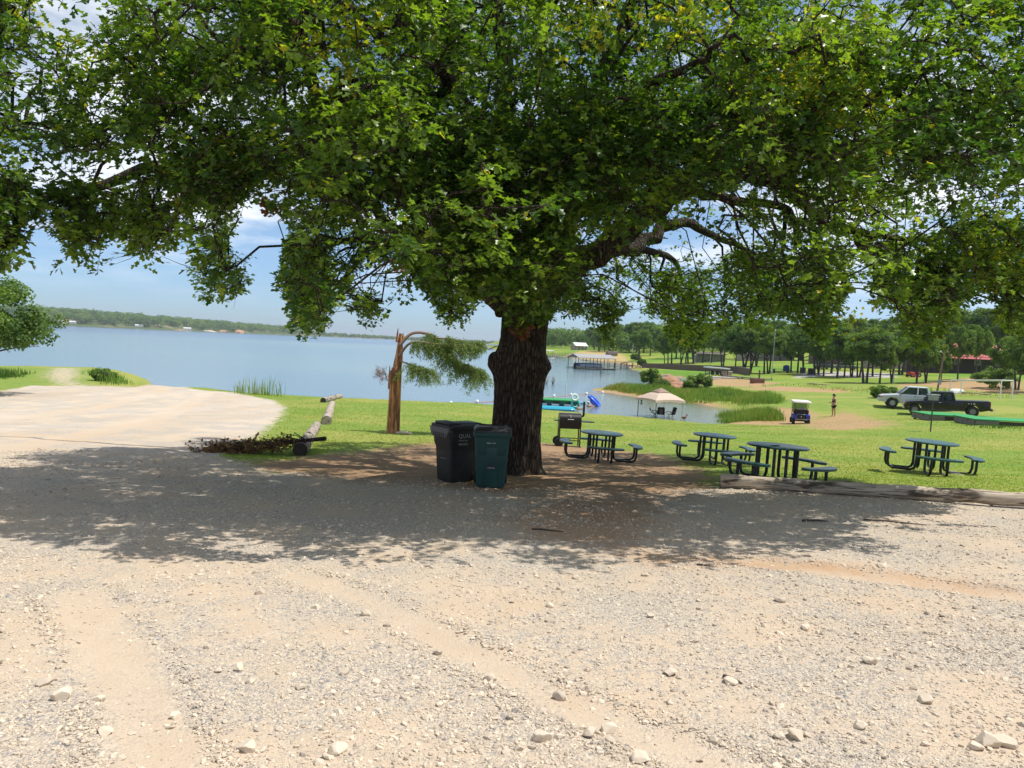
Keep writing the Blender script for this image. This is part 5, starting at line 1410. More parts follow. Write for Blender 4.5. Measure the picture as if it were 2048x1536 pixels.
cp_.loft([[(-.12, -.07, 1.635), (-.12, .07, 1.635), (-.12, .07, 1.648), (-.12, -.07, 1.648)], [(-.235, -.045, 1.615), (-.235, .045, 1.615), (-.235, .045, 1.622), (-.235, -.045, 1.622)]])
cp_.build('cap', M_cap, person, True)
MB().ball((-.005, 0, 1.575), (.085, .083, .085), 14, 10).ball((.085, 0, 1.60), (.045, .04, .045), 10, 8).build('hair', simple('dark_hair', (.02, .013, .01), .6), person, True)
for s in (-1, 1):
    MB().ball((-.118, s * .03, 1.585), (.010, .013, .009), 8, 6).build('eye', M_blackp, person, True)
    MB().ball((-.045, s * .078, 1.565), (.018, .012, .03), 8, 6).build('ear', M_skin, person, True)
MB().loft([[(-.118, -.012, 1.535), (-.118, .012, 1.535), (-.118, .008, 1.58), (-.118, -.008, 1.58)], [(-.142, -.006, 1.540), (-.142, .006, 1.540), (-.128, .004, 1.575), (-.128, -.004, 1.575)]]).build('nose', M_skin, person, True)
MB().ball((-.120, 0, 1.512), (.008, .024, .007), 8, 6).build('mouth', simple('lips', (.3, .1, .09), .5), person, True)

# ---------------------------------------------------------------- swimming area
def wp(u, v, dz=0.0):
    d = ray(u, v); k = (ZW + dz - CAMZ) / d[2]; return CAMP + d * k
a = wp(1040, 808, 0); b = wp(1159, 814, 0)
dk = (a + b) / 2; L = np.linalg.norm(b - a); rz = math.atan2(b[1] - a[1], b[0] - a[0])
t = thing('swim_platform', 'floating swim platform with green carpet top and dark openings in its side', 'floating dock', (dk[0], dk[1] + .9, ZW), rz)
MB().box((0, 0, .46), (L, 2.2, .12), bev=.03).build('deck', M_carpet, t)
MB().box((0, -.85, .28), (L - .1, .14, .24)).box((0, .85, .28), (L - .1, .14, .24)).build('frame', simple('teal_frame', (.03, .15, .12), .6), t)
for k in range(4):
    MB().box((-L * .36 + L * .24 * k, -.93, .28), (.55, .03, .2), bev=.01).build('opening', M_blackpl, t)
for k in range(5):
    MB().tube([(-L * .42 + L * .21 * k, -.9, .06), (-L * .42 + L * .21 * k, .9, .06)], .2, 12).build('pontoon', M_blackpl, t, True)
q = wp(1090, 817)
M_aqua = simple('turquoise_vinyl', (.03, .36, .50), .35, var=.12, scale=3)
M_seag = simple('sea_green_vinyl', (.05, .46, .40), .35, var=.1)
t = thing('inflatable_mat', 'long turquoise inflatable mat floating in front of the green platform', 'inflatable', (q[0], q[1] - .5, ZW), rz)
MB().loft([rrect(0, 0, L * .9, 1.5, .3, .0, 5), rrect(0, 0, L * .94, 1.6, .35, .10, 5), rrect(0, 0, L * .9, 1.5, .3, .19, 5)]).build('mat', M_aqua, t, True, 50)
for k in range(5):
    MB().tube([(-L * .44, -.5 + .25 * k, .19), (L * .44, -.5 + .25 * k, .19)], .05, 8).build('ridge', M_aqua, t, True)
q = wp(1149, 816)
for k, (du, z, r_, m_, lab) in enumerate(((1150, .28, .30, M_seag, 'sea green swim ring propped on the mat beside the platform'), (1148, .78, .24, simple('pale_vinyl', (.55, .70, .62), .4), 'pale swim ring on top of the sea green one'))):
    q = wp(du, 816)
    o = MB().loft([[((r_ + .09 * math.cos(b2)) * math.cos(a2), (r_ + .09 * math.cos(b2)) * math.sin(a2), .09 * math.sin(b2)) for b2 in np.linspace(0, 2 * PI, 10, endpoint=False)] for a2 in np.linspace(0, 2 * PI, 24)], cap=False).build('swim_ring', m_, None, True)
    o.location = (q[0], q[1] - .3, ZW + z + .1); o.rotation_euler = (R(75), 0, R(10)); tag(o, lab, 'swim ring')
def swimmer(label, u, v, rz, cap=None, reach=1.0, hairc=(.05, .03, .02)):
    q = wp(u, v)
    t = thing('person', label, 'person', (q[0], q[1], ZW), rz)
    g = Rig(); pe = g.p((.15, 0, -.45), (.12, .15)); ch = g.p((.03, 0, -.05), (.12, .17), pe); n0 = g.p((0, 0, .10), (.075, .10), ch); nk = g.p((-.02, 0, .17), .052, n0); h0 = g.p((-.04, 0, .25), (.088, .075), nk); g.p((-.045, 0, .345), (.078, .07), h0)
    for s in (-1, 1):
        sh = g.p((0, s * .18, .07), .06, n0); el = g.p((-.22, s * .27, .02), .042, sh); wr = g.p((-.46 * reach, s * .2, .10), .03, el)
        fingers(g, wr, (-1, 0, 0), (0, s, 0), (0, 0, 1))
        hp = g.p((.2, s * .1, -.6), .09, pe); kn = g.p((.25, s * .12, -1.0), .06, hp); g.p((.3, s * .12, -1.4), .04, kn)
    skinned('body', g.V, g.E, g.r, M_skin, t, 1)
    MB().ball((-.02, 0, .33), (.098, .088, .085), 14, 10).build('hair', simple('swimmer_hair', hairc, .5), t, True)
    if cap: MB().lathe([(.10, 0), (.098, .04), (.06, .09), (0, .10)], 16, Matrix.Translation((-.04, 0, .335))).build('cap', cap, t, True)
    MB().ball((-.125, 0, .27), (.014, .011, .02), 8, 6).build('nose', M_skin, t, True)
    return t
swimmer('swimmer with wet dark hair leaning on the turquoise mat at its right end', 1156, 818, R(160))
swimmer('swimmer in a pale cap holding on to the blue inflatable chair', 1176, 813, R(200), M_white2)
q = wp(1183, 812)
t = thing('inflatable_chair', 'bright blue inflatable lounge chair tipped up in the water', 'inflatable', (q[0] + .15, q[1] + .25, ZW), R(-20))
M_infl = simple('blue_vinyl', (.02, .10, .62), .3, var=.2, scale=4)
MB().loft([[((.42 + .13 * math.cos(b2)) * math.cos(a2), (.42 + .13 * math.cos(b2)) * math.sin(a2) * 1.1, .13 * math.sin(b2)) for b2 in np.linspace(0, 2 * PI, 10, endpoint=False)] for a2 in np.linspace(0, 2 * PI, 24)], cap=False, M=Matrix.Translation((.15, 0, .25)) @ Matrix.Rotation(R(38), 4, 'Y')).build('ring', M_infl, t, True)
MB().loft([[(x, -.40, z - .08), (x, .40, z - .08), (x * .98, .38, z + .08), (x * .98, -.38, z + .08)] for x, z in ((-.30, .70), (-.1, .62), (.2, .32), (.45, .08))]).build('seat', M_infl, t, True)
for s in (-1, 1): MB().tube(bez([(-.35, s * .3, .82), (-.05, s * .42, .62), (.3, s * .45, .3), (.5, s * .4, .05)], 4), .12, 10).build('arm_tube', M_infl, t, True)
q = wp(1166, 808)
o = MB().ball((0, 0, .02), (.34, .16, .07), 14, 8).build('paddle_float', M_aqua, None, True); o.location = (q[0], q[1], ZW + .05); tag(o, 'small turquoise float on the water left of the blue inflatable chair', 'float')
# buoy line
BU = [(902, 808.5), (954, 805.5), (1016, 801), (1062, 797), (1108, 794), (1142, 791), (1173, 789), (1205, 786.5), (1245, 784)]
bw_ = [wp(u, v) for u, v in BU]
rope = MB().tube(bez([q + np.array([0, 0, .03]) for q in bw_], 6), .022, 6).build('buoy_rope', simple('faded_orange_rope', (.52, .26, .17), .8), None, True)
tag(rope, 'faded orange rope with white floats round the swimming area', 'rope')
for k in (0, 1, 4, 5, 6, 7):
    o = MB().ball((0, 0, .05), (.15, .15, .19), 14, 8).build('buoy', M_white2, None, True); o.location = Vector(bw_[k].tolist()) + Vector((0, 0, .02))
    tag(o, ['white buoy floating just left of the plank at the shore', 'white buoy at the right end of the plank by the shore', '', '', 'first white buoy right of the oak trunk', 'white buoy just right of the tall white marker pole', 'white buoy straight behind the blue inflatable chair', 'white buoy farthest right, near the reeds'][k], 'buoy', 'white buoys on the rope')
q = wp(1131, 806)
t = thing('marker_pole', 'slim white pole standing in the lake behind the swim platform', 'pole', (q[0], q[1] + .4, ZW))
MB().tube([(0, 0, -1.5), (0, 0, 1.62)], .05, 10).build('shaft', M_white2, t, True); MB().lathe([(0, 1.62), (.06, 1.62), (.06, 1.68), (0, 1.70)], 12).build('tip', M_white2, t)
pl0, pl1 = wp(907, 809.5, .1), wp(953, 809, .1)
o = MB().box((0, 0, 0), (float(np.linalg.norm(pl1 - pl0)), .28, .12), bev=.02).build('plank', M_logpale, None); o.location = Vector(((pl0 + pl1) / 2).tolist()); o.rotation_euler = (0, 0, math.atan2(pl1[1] - pl0[1], pl1[0] - pl0[0]))
tag(o, 'pale plank lying at the water edge left of the oak trunk', 'plank')

# ---------------------------------------------------------------- gazebo over the shallows, with chairs
q = wp(1322, 836); q = np.array([q[0], q[1] + .6, ZW])
gzb = thing('gazebo', 'beige pop-up gazebo with brown vent cap standing in the shallow water', 'gazebo', q, R(24))
HW_, zt, zp = 1.30, 1.36, 2.02
def sq(h, z, n=4, sag=0.0):
    pts = []
    for (ax, ay, bx, by) in ((-1, -1, 1, -1), (1, -1, 1, 1), (1, 1, -1, 1), (-1, 1, -1, -1)):
        for k in range(n):
            f = k / n; e = 4 * f * (1 - f)
            pts.append(((ax + (bx - ax) * f) * h * (1 - .06 * e * sag), (ay + (by - ay) * f) * h * (1 - .06 * e * sag), z + .06 * e * sag))
    return pts
MB().loft([sq(HW_ * 1.02, zt - .17, 4, 1.2), sq(HW_, zt, 4, 1), sq(HW_ * .62, zt + .33, 4, .6), sq(HW_ * .30, zp - .12, 4, 0), sq(.05, zp - .08)], cap=False).build('canopy', M_beige, gzb)
MB().loft([sq(HW_ * .40, zp - .20, 4, 1), sq(HW_ * .39, zp - .14, 4, 1), sq(HW_ * .2, zp + .04, 4, .5), sq(.02, zp + .18)], cap=False).build('vent_cap', M_tan, gzb)
for sx in (-1, 1):
    for sy in (-1, 1):
        MB().box((sx * 1.17, sy * 1.17, .28), (.04, .04, 2.30)).build('leg', M_grey if sx < 0 else simple('pale_leg', (.45, .43, .41), .5), gzb)
for sx, sy, ex, ey in ((-1, -1, 1, -1), (1, -1, 1, 1), (1, 1, -1, 1), (-1, 1, -1, -1)):
    MB().tube([(sx * 1.17, sy * 1.17, 1.38), (ex * 1.17, ey * 1.17, 1.38)], .014, 6).build('truss', M_grey, gzb)
lq = P(1283, 803, q[1] - .9)
lt = thing('lantern', 'small black lantern hanging from the left corner of the gazebo', 'lantern', lq)
MB().lathe([(.09, -.20), (.10, -.16), (.06, -.15)], 12).lathe([(.02, .12), (.08, .08), (.085, .05)], 12).build('frame', M_blackp, lt, True)
MB().lathe([(.055, -.15), (.065, -.05), (.05, .05)], 12).build('globe', M_glass, lt, True)
MB().tube(bez([(-.07, 0, .06), (-.05, 0, .2), (0, 0, .26), (.05, 0, .2), (.07, 0, .06)], 4), .008, 6).build('handle', M_blackp, lt)
M_chairf = simple('black_chair_fabric', (.016, .015, .016), .8, var=.3, scale=14)
M_chairg = simple('grey_chair_fabric', (.13, .11, .11), .8, var=.3, scale=14)
def camp_chair(label, u, v, rz, hb=.98, group='camp chairs standing in the shallows'):
    p = wp(u, v)
    t = thing('camp_chair', label, 'camp chair', (p[0], p[1], ZW - .22), rz, group)     # faces -y
    MB().loft([[(-.27, -.26, .46), (.27, -.26, .46), (.27, -.26, .48), (-.27, -.26, .48)], [(-.27, 0, .42), (.27, 0, .42), (.27, 0, .44), (-.27, 0, .44)], [(-.27, .24, .45), (.27, .24, .45), (.27, .24, .47), (-.27, .24, .47)]]).build('seat', M_chairf, t)
    MB().loft([[(-.27, .24, .46), (.27, .24, .46), (.27, .26, .46), (-.27, .26, .46)], [(-.28, .34, .8), (.28, .34, .8), (.28, .36, .8), (-.28, .36, .8)], [(-.26, .38, hb + .08), (.26, .38, hb + .08), (.26, .40, hb + .08), (-.26, .40, hb + .08)]]).build('backrest', M_chairf, t)
    MB().box((0, .355, .72), (.22, .03, .46), (R(-12), 0, 0), bev=.008).build('back_panel', M_chairg, t)
    MB().box((0, .40, hb + .02), (.50, .07, .16), bev=.03).build('headrest', M_chairf, t)
    for s in (-1, 1):
        MB().box((s * .33, .0, .66), (.08, .50, .03), bev=.01).build('armrest', M_chairf, t)
        MB().tube([(s * .30, -.28, 0), (s * .30, .22, .64)], .014, 6).build('leg', M_grey, t); MB().tube([(s * .30, .30, 0), (s * .30, -.24, .64)], .014, 6).build('leg', M_grey, t)
        MB().tube([(s * .28, .24, .46), (s * .28, .40, hb + .08)], .014, 6).build('back_post', M_grey, t)
    t.scale = (.92, .92, .92)
    return t
camp_chair('black camp chair with padded headrest seen from behind, in the middle under the gazebo', 1321, 834, R(172))
camp_chair('black camp chair seen from the side, right one under the gazebo', 1341, 834, R(-70), .95)
camp_chair('grey-armed camp chair half hidden at the left under the gazebo', 1309, 831, R(80), .75)

# duck on the shore
q = on(1368, 840)
t = thing('duck', 'small brown duck standing at the water edge right of the gazebo', 'duck', q, R(20))
pts = [(-.26, 0, .20), (-.18, 0, .19), (-.08, 0, .18), (.04, 0, .18), (.13, 0, .21), (.18, 0, .29), (.20, 0, .37), (.235, 0, .40), (.28, 0, .39), (.31, 0, .38)]
MB().tube(bez(pts, 3), list(np.interp(np.linspace(0, 9, 28), range(10), [.015, .05, .095, .105, .075, .045, .04, .045, .03, .008])), 12).build('body', simple('brown_feathers', (.17, .10, .06), .8, var=.5, scale=30), t, True)
for s in (-1, 1):
    MB().tube([(0, s * .04, .10), (.01, s * .04, .01), (.06, s * .045, .005)], .009, 6).build('leg', M_amber, t)
    MB().ball((-.05, s * .085, .20), (.14, .025, .06), 10, 6).build('wing', simple('dark_feathers', (.09, .06, .04), .8, var=.4, scale=30), t, True)

# ---------------------------------------------------------------- carpeted platforms, feeder, goal frame
def platform(label, c, size, rz, h, tilt=0):
    t = thing('carpeted_platform', label, 'platform', c, rz, 'green platforms on the lawn', (R(tilt), 0))
    MB().box((0, 0, h + .03), (size[0], size[1], .05), bev=.01).build('carpet', M_carpet, t)
    for k in range(3):
        x = -size[0] / 3 + size[0] / 3 * k
        if k != 1: MB().box((x, -size[1] / 2 + .06, h / 2 - .02), (size[0] / 3 - .15, .05, h + .04), bev=.008).build('skirt_board', M_wood, t)
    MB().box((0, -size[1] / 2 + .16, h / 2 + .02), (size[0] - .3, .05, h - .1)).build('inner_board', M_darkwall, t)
    for s in (-1, 1): MB().box((s * (size[0] / 2 - .06), 0, h / 2 - .02), (.05, size[1] - .2, h + .04), bev=.008).build('skirt_board', M_wood, t)
    for sx in (-1, 1):
        for sy in (-1, 1): MB().box((sx * (size[0] / 2 - .2), sy * (size[1] / 2 - .2), h / 2 - .1), (.12, .12, h + .2)).build('foot', M_darkwall, t)
    return t
c_ = on(1890, 834, 44.6); platform('green carpeted platform in front of the black pickup, farther of the two', c_, (2.9, 2.4), R(-4), .29)
c_ = on(2003, 850, 41.2); platform('green carpeted platform at the right edge, nearer of the two', c_, (4.0, 2.4), R(-5), .29)
q = on(1861, 861, 36)
t = thing('feeder_box', 'grey metal box with a flat lid on a thin post in the lawn', 'feeder', q, R(5))
MB().tube([(0, 0, -.2), (.02, 0, 1.5)], .032, 8).build('post', M_grey, t)
M_feed = simple('grey_sheet_metal', (.27, .28, .29), .45, .3, var=.15, scale=8)
MB().box((.02, 0, 1.62), (.34, .28, .24), bev=.01).build('box', M_feed, t); MB().box((.02, 0, 1.76), (.44, .36, .05), bev=.01).build('lid', M_steel, t); MB().box((.02, 0, 1.655), (.40, .32, .025)).build('ledge', M_steel, t)
MB().box((.24, 0, 1.62), (.10, .06, .04), bev=.01).build('latch', M_blackpl, t)
a, b = on(1899, 792, 77), on(2000, 800, 71)
t = thing('goal_frame', 'white pipe frame like a goal behind the black pickup', 'goal', (0, 0, 0)); t.location = Vector(a.tolist())
b_ = b - a
fr = [((0, 0, 0), (0, 0, 1.55)), ((b_[0], b_[1], b_[2]), (b_[0], b_[1], b_[2] + 1.75))]
dn = np.array([-b_[1], b_[0], 0]); dn = dn / np.linalg.norm(dn) * 1.3
for p0, p1 in fr:
    MB().tube([p0, p1], .055, 8).build('upright', M_white2, t)
    MB().tube([np.array(p0) + dn, np.array(p1) + dn], .055, 8).build('upright', M_white2, t)
    MB().tube([np.array(p1), np.array(p1) + dn], .05, 8).build('side_bar', M_white2, t)
MB().tube([fr[0][1], fr[1][1]], .055, 8).build('crossbar', M_white2, t)
MB().tube([np.array(fr[0][1]) + dn, np.array(fr[1][1]) + dn], .055, 8).build('crossbar', M_white2, t)
q = on(1913, 786, 80)
o = MB().loft([rrect(0, 0, 1.6, .9, .4, 0, 5), rrect(0, 0, 1.5, .8, .38, .3, 5), rrect(0, 0, .9, .45, .2, .48, 5)]).build('upturned_tub', M_white2, None, True); o.location = Vector(q.tolist()); tag(o, 'white upturned tub lying in weeds below the goal frame', 'tub')
for (u, v, L, rz, lab) in ((1935, 787, 1.6, 5, 'pale board lying in weeds right of the white tub'), (1965, 790, 1.4, -8, 'grey board lying at the foot of the goal frame'), (1640, 770, 2.6, -14, 'long pale board lying in weeds left of the green bush'), (1625, 769, 1.4, 10, 'short pale slab beside the long board in the weeds')):
    q = on(u, v); o = MB().box((0, 0, .1), (L, .4, .12), bev=.02).build('board', M_logpale, None); o.location = Vector(q.tolist()); o.rotation_euler = (0, R(3), R(rz)); tag(o, lab, 'board')
# ---------------------------------------------------------------- background trees
M_treeleaf = leaf_mat('post_oak_leaves', (.052, .115, .02), (.15, .23, .036), (.22, .27, .04), .42, .75)
M_brightleaf = leaf_mat('bright_bush_leaves', (.06, .13, .015), (.16, .25, .03), (.26, .28, .05), .35, .65)
M_treebark = simple('grey_brown_bark', (.075, .062, .052), .9, var=.35, scale=6, bump=.5, bscale=14)
def tree_proto(name, label, h, cr, seed, mat, nclump, per, lsize, trunk_r, bare=.32, cat='tree', stems=1, lumpy=.35):
    global rng
    keep = rng; rng = np.random.default_rng(seed)
    t = thing(name, label, cat)
    bw = MB(); tips = []
    for s_ in range(stems):
        ox, oy = (rng.normal(0, .12, 2) if stems > 1 else (0, 0))
        lx, ly = rng.normal(0, .35, 2) * (1.5 if stems > 1 else 1)
        tr = bez([(ox, oy, -.3), (ox + lx * .25, oy + ly * .25, h * .18), (ox + lx * .6, oy + ly * .6, h * .38), (ox + lx, oy + ly, h * .62)], 4)
        n = len(tr); bw.tube(tr, [trunk_r * (1.25 if i == 0 else 1) * (1 - .7 * i / n) for i in range(n)], 8)
        for k in range(7):
            i = rng.integers(n // 2, n); a = rng.uniform(0, 2 * PI); L = cr * rng.uniform(.5, .95); rise = rng.uniform(.1, .55) * h * .5
            p0 = tr[i]; p1 = p0 + Vector((math.cos(a) * L * .5, math.sin(a) * L * .5, rise * .7)); p2 = p0 + Vector((math.cos(a) * L, math.sin(a) * L, rise))
            bw.tube(bez([p0, p1, p2], 3), [trunk_r * .42, trunk_r * .36, trunk_r * .3, trunk_r * .25, trunk_r * .2, trunk_r * .14, trunk_r * .1], 6)
    bw.build('trunk', M_treebark, t, True, 70)
    c = []
    zc = h * (bare + (1 - bare) * .5); hz_ = h * (1 - bare) * .5
    while len(c) < nclump:
        q = rng.normal(size=3); q /= np.linalg.norm(q); r_ = rng.uniform(.45, 1) ** .6
        lump = 1 + lumpy * float(fbm(q[0] * 1.6 + seed, q[1] * 1.6, q[2] * 1.6, 2))
        p = q * r_ * lump * np.array([cr, cr, hz_]) + np.array([0, 0, zc])
        if p[2] < h * bare * (.75 + .5 * rng.random()): continue
        c.append(p)
    c = np.array(c); N = np.repeat(c, per, 0)
    q = rng.normal(size=N.shape); q /= np.linalg.norm(q, axis=1, keepdims=True)
    off = q * (rng.random(len(N)) ** .4)[:, None] * np.array([1, 1, .75]) * cr * .235
    nr = q * .8 + rng.normal(size=N.shape) * .5 + np.array([0, 0, .5])
    ti = np.clip(np.repeat(rng.beta(2, 3, len(c)), per) + rng.normal(0, .1, len(N)), 0, .98)
    leaf_mesh('crown', N + off, nr, rng.uniform(.7, 1.3, len(N)) * lsize, ti, mat, t, CLUMP, .2)
    rng = keep
    return t
PROTO = [tree_proto('post_oak', '-', 7.6, 2.9, 21 + k, M_treeleaf, 62, 130, .22, .19, (.36, .42, .33, .40, .46)[k], stems=(1, 2, 1, 1, 2)[k]) for k in range(5)]
def place(proto, label, loc, s, rz, group, name=None, used=set()):
    o = proto if proto.name not in used else copy_tree(proto)
    used.add(proto.name); used.add(o.name)
    o.location = Vector([float(k) for k in loc]); o.scale = (s[0], s[0], s[1]); o.rotation_euler = (0, 0, rz); o['label'] = label; o['category'] = 'tree'; o['group'] = group
    return o
ORD = ['first', 'second', 'third', 'fourth', 'fifth', 'sixth', 'seventh', 'eighth', 'ninth', 'tenth', 'eleventh', 'twelfth', 'thirteenth', 'fourteenth', 'fifteenth', 'sixteenth', 'seventeenth', 'eighteenth', 'nineteenth', 'twentieth']
def row(group, phrase, items):
    items = sorted(items)
    for k, (u, v, d, h, w) in enumerate(items):
        p = on(u, v, d); pr = PROTO[(k * 3 + int(u)) % 5]
        lab = phrase % ((ORD[k] if k < len(ORD) else 'twenty-' + ORD[k - 20]) + ' from left')
        place(pr, lab, p, (h / 7.6 * w, h / 7.6), rng.uniform(0, 6.28), group)
# nearest oaks on the right lawn, behind the trucks and the goal frame
row('oaks behind the parked pickups', 'dark oak on the lawn behind the pickups, %s', [(1731, 766, 105, 7.6, 1.05), (1759, 767, 104, 6.6, .9), (1783, 767, 106, 6.8, .8), (1833, 766, 106, 7.0, .9), (1852, 765, 108, 6.6, .9), (1882, 764, 110, 4.6, .7), (1915, 762, 112, 8.2, .62), (1952, 758, 116, 8.4, .62), (2018, 775, 90, 6.2, .85), (2034, 779, 85, 5.8, .85), (2062, 786, 80, 6.4, 1.0)])
# the row that shades the lawn right of the flagpole
row('oaks right of the flagpole', 'oak in the shady row right of the flagpole, %s', [(1582, 742, 148, 8.4, .95), (1595, 746, 142, 9.0, .9), (1608, 744, 150, 9.4, .95), (1629, 752, 132, 8.8, 1.0), (1637, 752, 134, 8.2, .9), (1647, 755, 128, 8.0, .85), (1674, 758, 122, 8.2, .95), (1688, 757, 124, 7.4, .9), (1704, 756, 126, 7.4, .85), (1716, 757, 124, 7.6, .9), (1662, 751, 140, 9.4, 1.0), (1745, 755, 128, 8.2, .95), (1800, 753, 135, 8.6, 1.05)])
row('oaks behind the covered dock', 'green oak between the canopy dock and the flagpole, %s', [(1470, 745, 142, 8.0, .8), (1488, 746, 140, 9.4, 1.0), (1500, 746, 140, 8.8, .9), (1528, 748, 136, 8.6, .9), (1538, 748, 138, 8.2, .85), (1446, 733, 185, 9.5, .95), (1512, 733, 180, 10, 1.0)])
row('oaks along the retaining wall', 'oak above the retaining wall near the grey shed, %s', [(1329, 735, 185, 8.6, .75), (1336, 734, 188, 9.4, .85), (1343, 729, 205, 10.4, .95), (1361, 732, 195, 10.0, .85), (1371, 728, 210, 10.5, .9), (1376, 728, 212, 11, .95), (1387, 729, 205, 10.5, .9), (1405, 727, 212, 10.5, .95), (1422, 727, 214, 10.0, .95), (1279, 723, 250, 10.5, .9), (1300, 712, 300, 12, 1.0), (1352, 715, 270, 12.5, 1.05), (1395, 714, 275, 13, 1.05), (1440, 716, 265, 13, 1.1), (1480, 718, 255, 12.5, 1.05), (1560, 722, 225, 12, 1.1), (1600, 722, 228, 12, 1.1), (1640, 724, 222, 12.5, 1.1), (1520, 719, 250, 13, 1.1)])
row('oaks near the white-roofed house', 'grey-green tree on the far bank beside the dark dome, %s', [(1198, 708, 370, 11, .85), (1209, 708, 365, 13, .9), (1226, 706, 380, 14, 1.0), (1244, 707, 365, 13, 1.0), (1258, 708, 355, 13, 1.0), (1272, 709, 345, 13.5, 1.0), (1288, 709, 335, 14, 1.0), (1188, 702, 430, 13, 1.0)])
row('trees right of the red roof', 'leafy oak behind the red-roofed building, %s', [(1700, 738, 185, 11, 1.1), (1760, 738, 185, 11, 1.1), (1815, 738, 188, 12.5, 1.15), (1870, 738, 190, 13.5, 1.15), (1930, 740, 185, 13.5, 1.15), (1985, 742, 180, 13.5, 1.15), (2040, 745, 175, 13, 1.15)])
# bushes
def bush(label, u, v, d, h, r_, mat, seed, bare=.05):
    t = tree_proto('bush', label, h, r_, seed, mat, 46, 120, .15 * (d / 90) ** .5, .04, bare, 'bush', 3)
    t.location = Vector(on(u, v, d).tolist()); return t
bush('feathery green mesquite bush overhanging the water left of the red earth pile', 1300, 770, 92, 2.3, 1.35, M_brightleaf, 61, .3)
bush('bright green bush on the lawn left of the silver pickup', 1767, 784, 74, 1.15, 1.2, M_brightleaf, 62)
bush('round green bush beside the goal frame at the right', 1990, 770, 88, 2.6, 2.0, M_brightleaf, 63)
bush('dark green bush in front of the red earth pile', 1322, 776, 88, 1.3, 1.2, M_treeleaf, 64)
bush('yellow-green bush in the reeds right of the red earth pile', 1395, 778, 88, 1.9, 1.6, M_brightleaf, 65)
bush('green shrub on the bank beside the boat ramp', 208, 769, 55, .8, .8, M_brightleaf, 66)
bush('small dark shrub on the bright lawn above the wall', 1271, 716, 262, 2.2, 1.6, M_treeleaf, 67)
bush('round shrub on the lawn beside the retaining wall', 1283, 735, 195, 1.9, 1.0, M_treeleaf, 68)
# tree at the left edge of the picture, its trunk outside
lt_ = tree_proto('lakeside_tree', 'bright green bushy tree leaning in at the left edge above the lake', 5.6, 3.0, 77, leaf_mat('lakeside_leaves', (.045, .105, .012), (.135, .22, .025), (.2, .25, .04), .35, .6), 110, 170, .13, .16, .34, lumpy=.9)
p = P(8, 660, 40); lt_.location = (p[0] - 1.0, 40, hz(p[0], 40)); lt_.scale = (1, 1, 1.0)
zc = P(20, 640, 40)[2]; lt_.location.z = zc - 5.6 * .66

# ---------------------------------------------------------------- far woods (read as one mass)
def blob_wood(name, label, spots, per, lsize, crown, mat):
    """spots: (x, y, z, height, radius)"""
    s = np.array(spots); N = np.repeat(s, per, 0); n = len(N)
    q = rng.normal(size=(n, 3)); q /= np.linalg.norm(q, axis=1, keepdims=True)
    q[:, 2] = np.abs(q[:, 2]) * np.where(rng.random(n) < .75, 1, -.6)
    lump = 1 + .3 * fbm(q[:, 0] * 2 + N[:, 0], q[:, 1] * 2, q[:, 2] * 2, 2)
    C = N[:, :3] + q * lump[:, None] * np.stack([N[:, 4], N[:, 4], N[:, 3] * .5], 1) + np.stack([0 * N[:, 3], 0 * N[:, 3], N[:, 3] * .52], 1)
    ti = np.clip(np.repeat(rng.beta(2, 3, len(s)), per) + rng.normal(0, .1, n), 0, .95)
    o = leaf_mesh(name, C, q + rng.normal(size=(n, 3)) * .3, lsize * rng.uniform(.7, 1.3, n), ti, mat, None, CLUMP, .2)
    return tag(o, label, 'woodland', kind='stuff')
sp = []
for k in range(900):
    u = rng.uniform(1050, 1700); d = rng.uniform(330, 620)
    x = P(u, 700, d)[0]
    if d < 430 and 1085 < u < 1210: continue
    if u < 1180: d = rng.uniform(470, 700); x = P(u, 700, d)[0]
    h_ = rng.uniform(9, 14); sp.append((x, d, hz(x, d) - 1, h_, h_ * .42))
for k in range(420):
    u = rng.uniform(1650, 2250); d = rng.uniform(210, 420); x = P(u, 700, d)[0]
    h_ = rng.uniform(9, 13); sp.append((x, d, hz(x, d) - 1, h_, h_ * .42))
blob_wood('woodland', 'dense green wood on the slope behind the far bank lawns', sp, 190, .95, 0, M_treeleaf)
# ridge across the lake, left
FU = np.array([-700, -300, 0, 90, 200, 330, 450, 560, 640, 760, 880, 1000, 1100, 1250]); FD = np.array([1300, 1300, 1320, 1350, 1400, 1480, 1620, 1800, 2100, 2300, 2450, 2500, 2450, 2300])
FH = np.array([24, 24, 23, 22, 20, 17, 13, 10, 5, 3.0, 2.5, 2.5, 3, 3])          # hill height behind the shore
us = np.linspace(-700, 1250, 240); rowsz = []
fd = np.interp(us, FU, FD) + 25 * fbm(us * .02, us * 0); fh = np.interp(us, FU, FH)
prof_d = [-40, 0, 6, 14, 40, 110, 220, 420]; prof_h = [-3, 0, .10, .16, .4, .75, 1.0, .9]
V = []
for i, u in enumerate(us):
    for a_, b_ in zip(prof_d, prof_h):
        d = fd[i] + a_; x = P(u, 660, d)[0]
        V.append((x, d, ZW + (b_ * fh[i] * (1 + .25 * float(fbm(u * .02, a_ * .01))) if b_ > 0 else b_)))
i = np.arange(len(us) * 8).reshape(-1, 8); q = np.stack([i[:-1, :-1], i[1:, :-1], i[1:, 1:], i[:-1, 1:]], -1).reshape(-1, 4)
mh = Mat('far_bank_soil'); po = mh.pos(); nn_ = mh.noise(po, .02, 4)
M_hill = mh.end(mh.bsdf(mh.mix(mh.sm(nn_, .35, .5), (.30, .22, .14), (.09, .12, .04)), .95, 0, .1))
hill = np_mesh('far_hills', np.array(V), q.ravel(), np.arange(0, q.size, 4), M_hill, smooth=True); tag(hill, kind='structure')
sp = []
